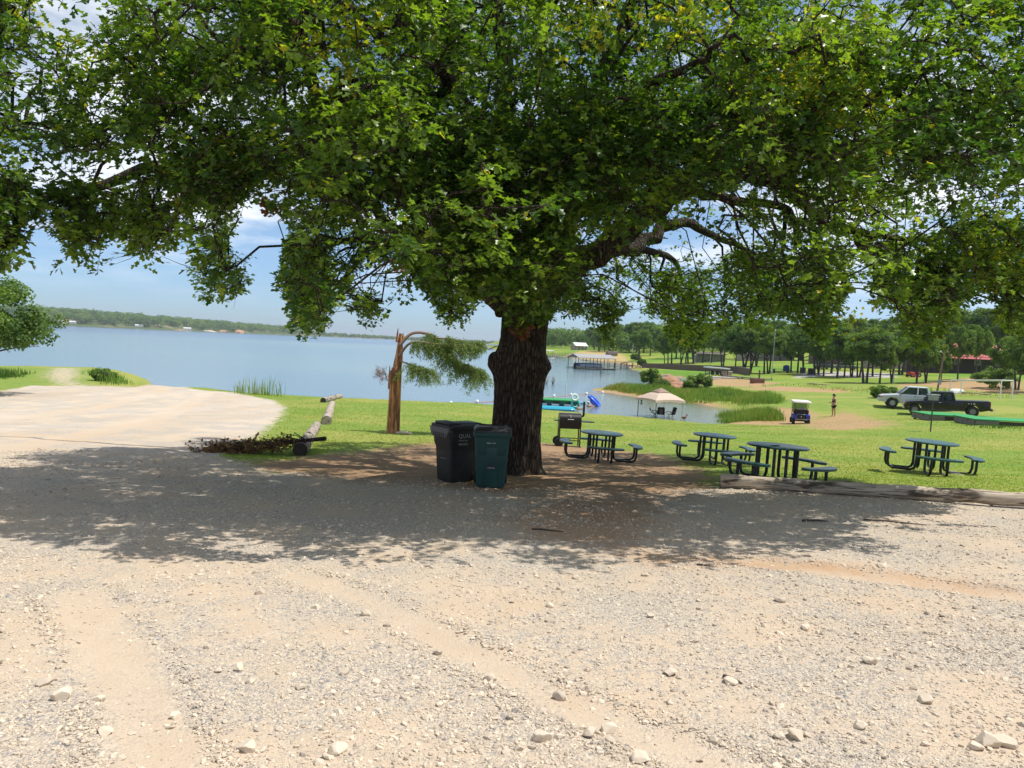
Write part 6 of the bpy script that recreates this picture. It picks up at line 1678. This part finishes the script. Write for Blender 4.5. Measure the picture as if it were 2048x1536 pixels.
for k in range(2600):
    u = rng.uniform(-650, 1230); j = np.interp(u, us, np.arange(len(us))); a_ = 16 + 380 * rng.random() ** 1.3
    h_ = np.interp(u, us, fh); d = np.interp(u, us, fd) + a_
    if u > 600 and rng.random() < .35: continue
    if a_ < 40 and fbm(u * .025, 3.3) > .2: continue
    th = rng.uniform(10, 17) * (1 if u < 620 else .6)
    sp.append((P(u, 660, d)[0], d, ZW + np.interp(a_, prof_d, prof_h) * h_ - 1, th, th * .6))
blob_wood('hill_woodland', 'dark wooded ridge along the far shore of the lake', sp, 70, 2.6, 0, M_treeleaf)

# ---------------------------------------------------------------- houses, docks, walls
def house(name, label, cat, loc, rz, L, D, hw, hr, wall_m, roof_m, group=None, over=.35, wins=0, porch=False):
    t = thing(name, label, cat, loc, rz, group)
    MB().prism([(-D / 2, -1), (D / 2, -1), (D / 2, hw), (0, hw + hr - .05), (-D / 2, hw)], -L / 2, L / 2, Matrix.Rotation(R(90), 4, 'Z')).build('wall', wall_m, t)
    r_ = MB(); th = .12
    k = hr / (D / 2); e = D / 2 + over
    r_.prism([(-e, hw - over * k), (0, hw + hr), (e, hw - over * k), (e, hw - over * k + th), (0, hw + hr + th), (-e, hw - over * k + th)], -L / 2 - over, L / 2 + over, Matrix.Rotation(R(90), 4, 'Z'))
    r_.build('roof', roof_m, t)
    for j in range(wins):
        x = -L / 2 + L * (j + .5) / wins
        w_ = MB().box((x, -D / 2 - .02, hw * .58), (1.0, .05, 1.0)).build('window', M_white2, t)
        MB().box((x, -D / 2 - .05, hw * .58), (.84, .03, .84)).build('pane', M_glass, w_)
    return t
p = on(1158, 701, 420)
hs = house('lake_house', 'white metal-roofed house with a porch on the far bank hill', 'house', p, R(18), 7.0, 6.5, 2.4, 1.6, M_stonewall, M_whiteroof, wins=3)
MB().box((0, -4.0, 2.35), (7.4, 1.8, .1), (R(8), 0, 0)).build('porch_roof', M_whiteroof, hs)
for k in range(4): MB().box((-3.2 + 2.1 * k, -4.7, 1.0), (.14, .14, 2.5)).build('porch_post', M_white2, hs)
p = on(1223, 712, 300)
t = thing('dome_shed', 'dark rounded metal shed at the edge of the far lawn', 'shed', p, R(10))
half_cyl(1.7, -2, 2, .2, 0, PI, 16).build('shell', M_darkwall, t, True, 50); MB().prism([(-1.3, -.3), (1.3, -.3), (1.2, .9), (.6, 1.5), (-.6, 1.5), (-1.2, .9)], -.05, .05, Matrix.Translation((-2.02, 0, 0)) @ Matrix.Rotation(R(90), 4, 'Z')).build('end_wall', simple('grey_boards', (.16, .15, .14), .9), t)
house('shed', 'low grey timber shed under the oaks above the retaining wall', 'shed', on(1418, 724, 225), R(4), 8.2, 4, 2.3, .5, M_wood, M_darkwall, wins=0)
p = on(1925, 752, 146)
rb = house('red_roofed_building', 'long low building with a red metal roof behind the oaks', 'building', p, R(-22), 20, 8, 3.3, 2.0, M_darkwall, M_redroof, over=.8, wins=6)
MB().box((0, -5.6, 2.75), (20, 3.0, .1), (R(9), 0, 0)).build('porch_roof', M_redroof, rb)
for k in range(6): MB().box((-9.5 + 3.8 * k, -6.9, 1.1), (.16, .16, 2.8)).build('porch_post', M_darkwall, rb)
house('house', 'tan house half hidden by the oaks left of the red roof', 'house', on(1775, 748, 165), R(-5), 9, 7, 2.6, 1.8, M_stonewall, simple('grey_shingles', (.2, .19, .18), .9, var=.2), wins=3)
house('house', 'brown house behind the oaks at the right end of the bright lawn', 'house', on(1660, 738, 190), R(6), 8, 7, 2.7, 1.4, simple('brown_wall', (.17, .11, .08), .9, var=.2), simple('brown_shingles', (.10, .08, .07), .9, var=.2), wins=2)
house('house', 'pale stone house among the trees above the bright lawn', 'house', on(1340, 697, 420), R(-10), 14, 9, 5.0, 3, M_stonewall, simple('dark_shingles', (.10, .09, .085), .9, var=.2), wins=4)
house('house', 'long tan house at the top of the bright mown lawn', 'house', on(1530, 722, 235), R(4), 15, 8, 2.7, 1.6, M_stonewall, simple('tan_shingles', (.26, .21, .17), .9, var=.2), wins=5)
def boathouse(label, a, b, dep, hw, roofm, posts, gable=True, deck=True, group='covered boat docks'):
    L = float(np.linalg.norm(b - a)); t = thing('boat_dock', label, 'boat dock', ((a[0] + b[0]) / 2, (a[1] + b[1]) / 2 + dep / 2, ZW), math.atan2(b[1] - a[1], b[0] - a[0]), group)
    if gable: MB().prism([(-dep / 2 - .2, hw - .1), (0, hw + .7), (dep / 2 + .2, hw - .1), (dep / 2 + .2, hw + .02), (0, hw + .82), (-dep / 2 - .2, hw + .02)], -L / 2, L / 2, Matrix.Rotation(R(90), 4, 'Z')).build('roof', roofm, t)
    else: MB().box((0, 0, hw), (L + .3, dep + .3, .22), (0, R(2), 0), bev=.05).build('roof', roofm, t)
    for k in range(posts):
        for s in (-1, 1): MB().box((-L / 2 + .2 + (L - .4) * k / (posts - 1), s * (dep / 2 - .1), hw / 2 - .4), (.1, .1, hw + .8)).build('post', M_grey, t)
    if deck:
        MB().box((0, -dep / 2 - .1, .28), (L + 1.0, .7, .14)).build('deck', M_wood, t); MB().box((0, dep / 2, .28), (L, .9, .14)).build('deck', M_wood, t)
        MB().box((0, -dep / 2 - .1, .05), (L * .95, .5, .3)).build('float', M_blackpl, t)
    return t
a, b = wp(1146, 738), wp(1222, 740)
boathouse('grey-roofed boat dock on posts sheltering a blue pontoon boat', a, b, 4.0, 2.6, M_greymetal, 6)
m_ = (a + b) / 2; rzb = math.atan2(b[1] - a[1], b[0] - a[0])
pb = thing('pontoon_boat', 'pontoon boat with blue fence panels moored under the grey roof', 'boat', (m_[0] - .9, m_[1] + 1.7, ZW), rzb)
for s in (-1, 1): MB().tube([(-3.4, s * .9, .15), (3.0, s * .9, .15), (3.6, s * .9, .32)], [.3, .3, .08], 12).build('pontoon', M_steel, pb, True)
MB().box((0, 0, .50), (7.0, 2.3, .1)).build('deck', M_greymetal, pb)
for s in (-1, 1): MB().box((.1, s * 1.1, .92), (6.4, .05, .66)).build('fence_panel', simple('pale_blue_panel', (.30, .38, .52), .4), pb); MB().box((.1, s * 1.14, 1.24), (6.3, .05, .22)).build('fence_stripe', simple('navy_stripe', (.03, .06, .18), .4), pb)
MB().box((-2.4, 0, 1.05), (1.0, 1.6, .6), bev=.1).box((2.0, 0, 1.0), (1.6, 1.7, .5), bev=.1).build('bench', simple('navy_cushion', (.05, .07, .15), .7), pb)
MB().box((-1.2, 0, 2.0), (1.4, 1.6, .08), (0, R(4), 0), bev=.02).build('sunshade', M_chairf, pb)
for s in (-1, 1): MB().tube([(-1.7, s * .75, 1.2), (-1.2, s * .75, 2.0)], .025, 6).build('shade_post', M_grey, pb)
MB().box((-3.75, 0, .75), (.5, .45, .9), bev=.12).build('outboard', M_blackp, pb)
q = wp(1202, 748)
t = thing('mooring_pile', 'single weathered mooring pile in the water in front of the boat dock', 'pile', (q[0], q[1], ZW)); MB().tube([(0, 0, -1), (0, 0, 1.7)], .14, 10).build('shaft', M_wood, t, True); MB().lathe([(.16, 1.68), (.16, 1.76), (0, 1.82)], 10).build('cap', M_wood, t)
a, b = wp(1085, 719), wp(1102, 720)
boathouse('small flat white-roofed dock right behind the oak trunk', a, b, 3.5, 3.2, M_whiteroof, 2, False)
q = wp(1096, 720)
t = thing('motorboat', 'small yellow and white motorboat under the flat white dock roof', 'boat', (q[0], q[1] - .5, ZW), R(15))
MB().loft([[(-2, -.7, .05), (-2, .7, .05), (-2, .8, .7), (-2, -.8, .7)], [(1, -.6, .05), (1, .6, .05), (1, .75, .75), (1, -.75, .75)], [(2.3, -.05, .4), (2.3, .05, .4), (2.4, .1, .9), (2.4, -.1, .9)]]).build('hull', M_white2, t)
MB().box((.2, 0, .95), (.1, 1.0, .5), (0, R(-20), 0)).build('windscreen', M_glass, t); MB().box((-.6, 0, .8), (.8, 1.1, .35), bev=.06).build('seat', simple('yellow_vinyl', (.6, .55, .05), .5), t)
def walkway(label, pts, w, z, mat, posts=True, name='pier', cat='pier'):
    a, b = [np.array(q, float) for q in pts]; L = float(np.linalg.norm((b - a)[:2])); rz = math.atan2(b[1] - a[1], b[0] - a[0])
    t = thing(name, label, cat, ((a[0] + b[0]) / 2, (a[1] + b[1]) / 2, ZW), rz)
    MB().box((0, 0, z), (L, w, .12)).build('deck', mat, t)
    n = max(2, int(L / 3.5))
    for k in range(n + 1):
        for s in (-1, 1): MB().box((-L / 2 + L * k / n, s * w / 2, z / 2 - .3 + (.35 if posts else 0)), (.12, .12, z + (1.5 if posts else .8))).build('pile', M_grey, t)
    if posts:
        for s in (-1, 1): MB().tube([(-L / 2, s * w / 2, z + 1), (L / 2, s * w / 2, z + 1)], .035, 6).build('rail', M_grey, t)
    return t
walkway('railed walkway from the grey boat dock to the bank', (wp(1223, 738), wp(1270, 737.5)), 1.3, .7, M_wood)
walkway('plank footbridge with legs near the retaining wall', (wp(1252, 737), wp(1284, 740)), 1.2, .9, M_wood, False)
walkway('long thin pier on posts left of the grey boat dock', (wp(1098, 716.5), wp(1165, 714)), 1.3, .9, M_wood)
a, b = wp(958, 698), wp(1002, 697)
boathouse('distant low marina dock with a dark roof left of the oak trunk', a, b, 8, 3, simple('blue_grey_roof', (.12, .14, .20), .5), 5)
# retaining wall along the bank
def wall(label, pts, h, mat, thick=.35):
    P3 = [on(u, v, d) for u, v, d in pts]; t = thing('retaining_wall', label, 'wall', P3[0]); b = MB()
    secs = []
    for k, p in enumerate(P3):
        q = p - P3[0]; dr = P3[min(k + 1, len(P3) - 1)] - P3[max(k - 1, 0)]; n = np.array([-dr[1], dr[0], 0]); n = n / np.linalg.norm(n) * thick / 2
        secs.append([q - n + [0, 0, -.6], q + n + [0, 0, -.6], q + n + [0, 0, h], q - n + [0, 0, h]])
    b.loft(secs).build('wall', mat, t); b2 = MB()
    b2.loft([[np.array(s_[0]) * 1 + [0, 0, h + .6], np.array(s_[1]) + [0, 0, h + .6], np.array(s_[2]) + [0, 0, .1], np.array(s_[3]) + [0, 0, .1]] for s_ in secs]).build('coping', M_wood, t)
wall('long brown retaining wall along the waterside lawn', [(1285, 737, 186), (1330, 741, 172), (1380, 746, 158), (1430, 749, 148), (1475, 752, 138), (1498, 757, 128)], 1.1, simple('brown_railway_ties', (.13, .085, .06), .9, var=.3, scale=2))
# canopy dock at the head of the cove
dq = on(1432, 766, 122)
boathouse('little dock with a flat pale canopy and dark chairs at the head of the cove', dq + np.array([-1.6, -1, 0]), dq + np.array([1.7, -1, 0]), 2.6, 2.6, simple('pale_green_canopy', (.50, .58, .52), .5), 2, False)
M_slab = simple('pale_concrete', (.48, .44, .38), .9, var=.12, dirt=(.3, .24, .18))
t = thing('concrete_slab', 'pale concrete landing below the little canopy dock', 'slab', on(1432, 769, 117), R(-6)); MB().box((0, 0, .1), (6.5, 1.8, .5), bev=.05).build('slab', M_slab, t); MB().box((-1, -1.1, -.1), (3.0, .6, .4), bev=.05).build('step', M_slab, t)
for k, (dx, rz, lab) in enumerate(((-.5, 10, 'dark deck chair at the left under the pale canopy'), (.2, -8, 'dark deck chair in the middle under the pale canopy'), (.9, 14, 'dark deck chair at the right under the pale canopy'))):
    t = thing('deck_chair', lab, 'chair', dq + np.array([dx, .2, .42]), R(rz), 'chairs under the pale canopy')
    MB().box((0, 0, .42), (.5, .5, .06)).build('seat', M_blackp, t); MB().box((0, .26, .75), (.5, .06, .65), (R(-10), 0, 0)).build('backrest', M_blackp, t)
    for sx in (-1, 1):
        for sy in (-1, 1): MB().box((sx * .22, sy * .22, .2), (.05, .05, .42)).build('leg', M_blackp, t)
t = thing('stone_block', 'pale stone barbecue block right of the canopy dock chairs', 'stone block', on(1452, 760, 122), R(5)); MB().box((0, 0, .5), (1.6, .9, 1.1), bev=.06).build('block', simple('pale_stone', (.42, .33, .25), .9, var=.3, scale=3, bump=.6, bscale=5), t); MB().box((0, 0, 1.09), (1.75, 1.0, .1), bev=.03).build('top_slab', M_slab, t)
walkway('dark plank boardwalk running right from the canopy dock', (on(1452, 764, 119), on(1535, 762, 112)), 1.8, 1.5, M_wood, False, 'boardwalk', 'boardwalk')
t = thing('planter', 'brown planter box with a dark post at the end of the boardwalk', 'planter', on(1514, 770, 104), R(8)); MB().box((0, 0, .25), (1.7, 1.0, .7), bev=.04).build('box', simple('red_brown_boards', (.16, .075, .05), .9, var=.3), t); MB().box((.25, 0, 1.0), (.16, .16, 1.6)).build('post', M_darkwall, t); MB().box((0, 0, .57), (1.5, .8, .1), bev=.03).build('soil', simple('dark_soil', (.1, .06, .04), .95), t)
# red earth and boulders in the reeds
M_redrock = simple('red_sandstone', (.36, .19, .115), .95, var=.35, scale=1.2, bump=.9, bscale=4, dirt=(.42, .28, .18))
for k, (u, v, d, s_, lab) in enumerate(((1318, 764, 93, (1.3, .9, .75), 'large reddish boulder at the left of the earth pile in the reeds'), (1338, 766, 92, (1.5, 1.0, .95), 'biggest red boulder in the middle of the pile in the reeds'), (1356, 766, 91, (1.1, .8, .65), 'red boulder at the right end of the pile in the reeds'), (1345, 773, 88, (1.2, .7, .5), 'low flat red boulder in front of the pile'), (1330, 759, 95, (1.4, .9, .9), 'rounded red boulder topping the pile behind the others'))):
    p = on(u, v, d); j = 1 + .3 * fbm(IC3[:, 0] * 1.3 + k * 4, IC3[:, 1] * 1.3, IC3[:, 2] * 1.3, 3) + .12 * fbm(IC3[:, 0] * 4, IC3[:, 1] * 4 + k, IC3[:, 2] * 4, 2)
    o = np_mesh('boulder', IC3 * j[:, None] * np.array(s_), IF3.ravel(), np.arange(0, IF3.size, 3), M_redrock, smooth=False); o.location = (p[0], p[1], p[2] + s_[2] * .45); tag(o, lab, 'boulder', 'red boulders in the reeds')
# poles
def pole(label, u, v, d, h, r_, cat, name, mat, head=None, lean=0.0):
    t = thing(name, label, cat, on(u, v, d)); MB().tube([(0, 0, -.4), (lean * .5, 0, h * .5), (lean, 0, h)], [r_, r_ * .9, r_ * .75], 10).build('shaft', mat, t, True)
    if head == 'lamp':
        MB().tube([(lean, 0, h - .3), (lean - .35, -.1, h + .05)], .03, 6).build('arm', M_steel, t); MB().lathe([(0, .14), (.09, .11), (.13, 0), (.08, -.07), (0, -.08)], 14, Matrix.Translation((lean - .40, -.1, h))).build('lamp', M_white2, t, True)
    if head == 'globe': MB().ball((lean, 0, h + .18), (.2, .2, .24), 12, 8).build('globe', M_white2, t, True); MB().lathe([(.08, h - .05), (.12, h), (.08, h + .02)], 10).build('collar', M_steel, t)
    if head == 'ball': MB().ball((lean, 0, h + .08), .12, 10, 8).build('finial', M_steel, t, True)
    return t
t = pole('leaning wooden utility pole with a lamp and meter box right of the pickups', 1874, 780, 82, 4.4, .10, 'utility pole', 'utility_pole', simple('pole_wood', (.20, .13, .10), .9, var=.25, scale=10), 'lamp', .45)
MB().box((.12, -.16, 1.15), (.3, .2, .55), bev=.02).build('meter_box', M_feed, t)
pole('tall thin flagpole on the lawn between two groups of oaks', 1543, 757, 118, 7.4, .05, 'flagpole', 'flagpole', M_steel, 'ball', .12)
pole('white lamp post among the oaks behind the silver pickup', 1787, 766, 107, 3.0, .06, 'lamp post', 'lamp_post', M_white2, 'globe')
pole('short grey lamp post in front of the grey shed', 1389, 736, 175, 3.1, .06, 'lamp post', 'lamp_post', M_steel, 'globe')
pole('short grey lamp post at the right end of the retaining wall lawn', 1420, 737, 170, 3.3, .06, 'lamp post', 'lamp_post', M_steel, 'ball')
pole('white utility post on the far bank left of the bright lawn', 1265, 712, 300, 7.5, .10, 'utility pole', 'utility_pole', M_white2, 'ball')
# vehicles and bits under the oaks
def small_car(label, u, v, d, rz, col, name='parked_car', cat='car'):
    t = thing(name, label, cat, on(u, v, d), R(rz)); pm = simple('car_paint', col, .3, var=.1)
    MB().prism([(-2.2, .4), (-2.25, .75), (-1.9, .95), (1.9, .98), (2.25, .8), (2.2, .4)], -.88, .88, bev=.06).build('body', pm, t, True, 30)
    MB().loft([rrect(-.1, 0, 2.9, 1.6, .1, .95, 3), rrect(0, 0, 1.9, 1.35, .1, 1.5, 3)]).build('cabin', M_glass, t, True, 30); MB().box((0, 0, 1.52), (1.9, 1.36, .06), bev=.02).build('roof', pm, t)
    for x in (-1.35, 1.35):
        for s in (-1, 1): wheel(t, x, s * .8, .33, .2, .2, M_steel, s)
    return t
small_car('dark car parked in shade under the oaks at the right end of the lawn', 1648, 745, 160, 20, (.02, .022, .03))
small_car('grey car parked deeper in shade beside the dark car', 1690, 748, 155, -12, (.10, .11, .12))
t = thing('riding_mower', 'red riding mower parked under the oaks below the red roof', 'mower', on(1826, 758, 125), R(20)); M_redp = simple('red_paint', (.42, .03, .02), .35, var=.15)
MB().prism([(-1.1, .35), (-1.15, .85), (-.2, .9), (-.1, .5), (.5, .5), (.6, .95), (1.1, .9), (1.1, .35)], -.45, .45, bev=.05).build('body', M_redp, t, True, 30); MB().box((.55, 0, 1.15), (.15, .5, .5), bev=.05).box((.3, 0, .95), (.5, .5, .1), bev=.03).build('seat', M_blackp, t); MB().box((0, 0, .2), (1.2, 1.3, .2), bev=.04).build('mower_deck', M_redp, t)
MB().tube([(-.2, 0, .85), (.05, 0, 1.2)], .03, 6).build('steering_column', M_blackp, t); MB().box((.1, 0, 1.95), (1.7, 1.1, .06), bev=.02).build('canopy', M_darkwall, t)
for s in (-1, 1):
    wheel(t, -.8, s * .5, .28, .18, .14, M_steel, s); wheel(t, .7, s * .5, .42, .28, .2, M_steel, s); MB().tube([(.7, s * .45, .9), (.7, s * .45, 1.95)], .025, 6).build('canopy_post', M_blackp, t)
t = thing('covered_table', 'blue tarp over a barrel on a green bench under the oaks', 'bench', on(1572, 745, 140), R(5)); MB().lathe([(.55, .4), (.6, .5), (.55, 1.35), (.3, 1.5), (0, 1.52)], 16).build('tarp', M_blue, t, True); MB().box((-1.0, 0, .72), (3.2, .9, .08)).build('bench_top', simple('green_bench', (.02, .16, .12), .6), t)
for s in (-2.3, .3): MB().box((s, 0, .3), (.1, .8, .8)).build('leg', M_darkwall, t)
for k, (u, v, d, lab) in enumerate(((1605, 750, 138, 'black trash drum left of the pair under the oaks'), (1621, 752, 134, 'black trash drum right of the pair under the oaks'))):
    t = thing('trash_drum', lab, 'drum', on(u, v, d), 0, 'black drums under the oaks'); MB().lathe([(.5, 0), (.52, .4), (.5, .45), (.52, .5), (.5, 1.0), (.5, 1.05), (0, 1.05)], 18).build('drum', M_blackpl, t, True, 40); MB().lathe([(.53, 1.05), (.53, 1.1), (0, 1.14)], 18).build('lid', M_blackpl, t)
# far-shore houses and docks
for k, (u, a_, dz, L, lab) in enumerate(((124, 20, .4, 12, 'white boathouse at the water near the left end of the far shore'), (147, 20, .4, 14, 'grey-white boathouse second along the left far shore'), (222, 240, 3, 9, 'small white house high on the wooded ridge, left of two'), (238, 240, 3, 10, 'small white house high on the wooded ridge, right of two'), (306, 200, 3, 12, 'white house alone halfway along the wooded ridge'), (375, 130, 2, 9, 'left of two white houses above the red cliffs'), (386, 130, 2, 9, 'right of two white houses above the red cliffs'), (280, 20, .4, 20, 'wide white-roofed boathouse in the middle of the far shore'), (376, 14, .4, 20, 'long white boathouse by the water left of the red cliffs'))):
    d = np.interp(u, us, fd) + a_; z = ZW + np.interp(a_, prof_d, prof_h) * np.interp(u, us, fh) + (4 if a_ > 60 else .3)
    house('far_house', lab, 'house', (P(u, 660, d)[0], d - 3, z), R(8 + 5 * (k % 3)), L * .7, 7, 2.4, 1.8, M_white2, M_whiteroof, 'buildings on the far shore')
M_cliff = simple('red_cliff', (.42, .24, .14), .95, var=.3, scale=.2, bump=.8, bscale=.3)
for k, (u, a_, L, h_, lab) in enumerate(((474, 16, 38, 8, 'tall red clay cliff on the far shore'), (445, 14, 20, 5, 'low pink clay bank left of the tall red cliff on the far shore'), (415, 10, 34, 3.4, 'long pale sandy bank left of the red cliff on the far shore'))):
    d = np.interp(u, us, fd) + a_; x = P(u, 660, d)[0]; j = 1 + .3 * fbm(IC3[:, 0] * 2 + k * 4, IC3[:, 1] * 2, IC3[:, 2] * 2, 3)
    o = np_mesh('clay_cliff', IC3 * j[:, None] * np.array([L / 2, 12, h_]), IF3.ravel(), np.arange(0, IF3.size, 3), M_cliff if k != 2 else simple('sand_bank', (.5, .42, .33), .95)); o.location = (x, d, ZW); tag(o, lab, 'cliff', 'clay banks on the far shore')
# bare sprigs standing in the water
for k, (u, v, lab) in enumerate(((1092, 768, 'left of two bare reddish sprigs standing in the lake'), (1106, 768, 'right of two bare reddish sprigs standing in the lake'))):
    q = wp(u, v); t = MB()
    for j in range(9): t.tube([(0, 0, -.3), (rng.normal(0, .15), rng.normal(0, .15), .5), (rng.normal(0, .5), rng.normal(0, .4), rng.uniform(.7, 1.3))], [.03, .02, .008], 5)
    o = t.build('bare_sprig', simple('red_twig', (.25, .15, .13), .9), None); o.location = (q[0], q[1], ZW); tag(o, lab, 'shrub', 'bare sprigs in the lake')

# ---------------------------------------------------------------- the air over the lake
hm = bpy.data.materials.new('haze'); hm.use_nodes = True; ht = hm.node_tree; ht.nodes.clear()
hv = ht.nodes.new('ShaderNodeVolumePrincipled'); hv.inputs['Color'].default_value = (.80, .88, 1, 1); hv.inputs['Density'].default_value = .00013; hv.inputs['Anisotropy'].default_value = .2
ho = ht.nodes.new('ShaderNodeOutputMaterial'); ht.links.new(hv.outputs[0], ho.inputs['Volume'])
hb = MB().box((-700, 3150, 20), (9800, 6900, 60)); haze = hb.build('haze', hm); tag(haze, 'thin blue haze over the lake', 'haze', kind='stuff')
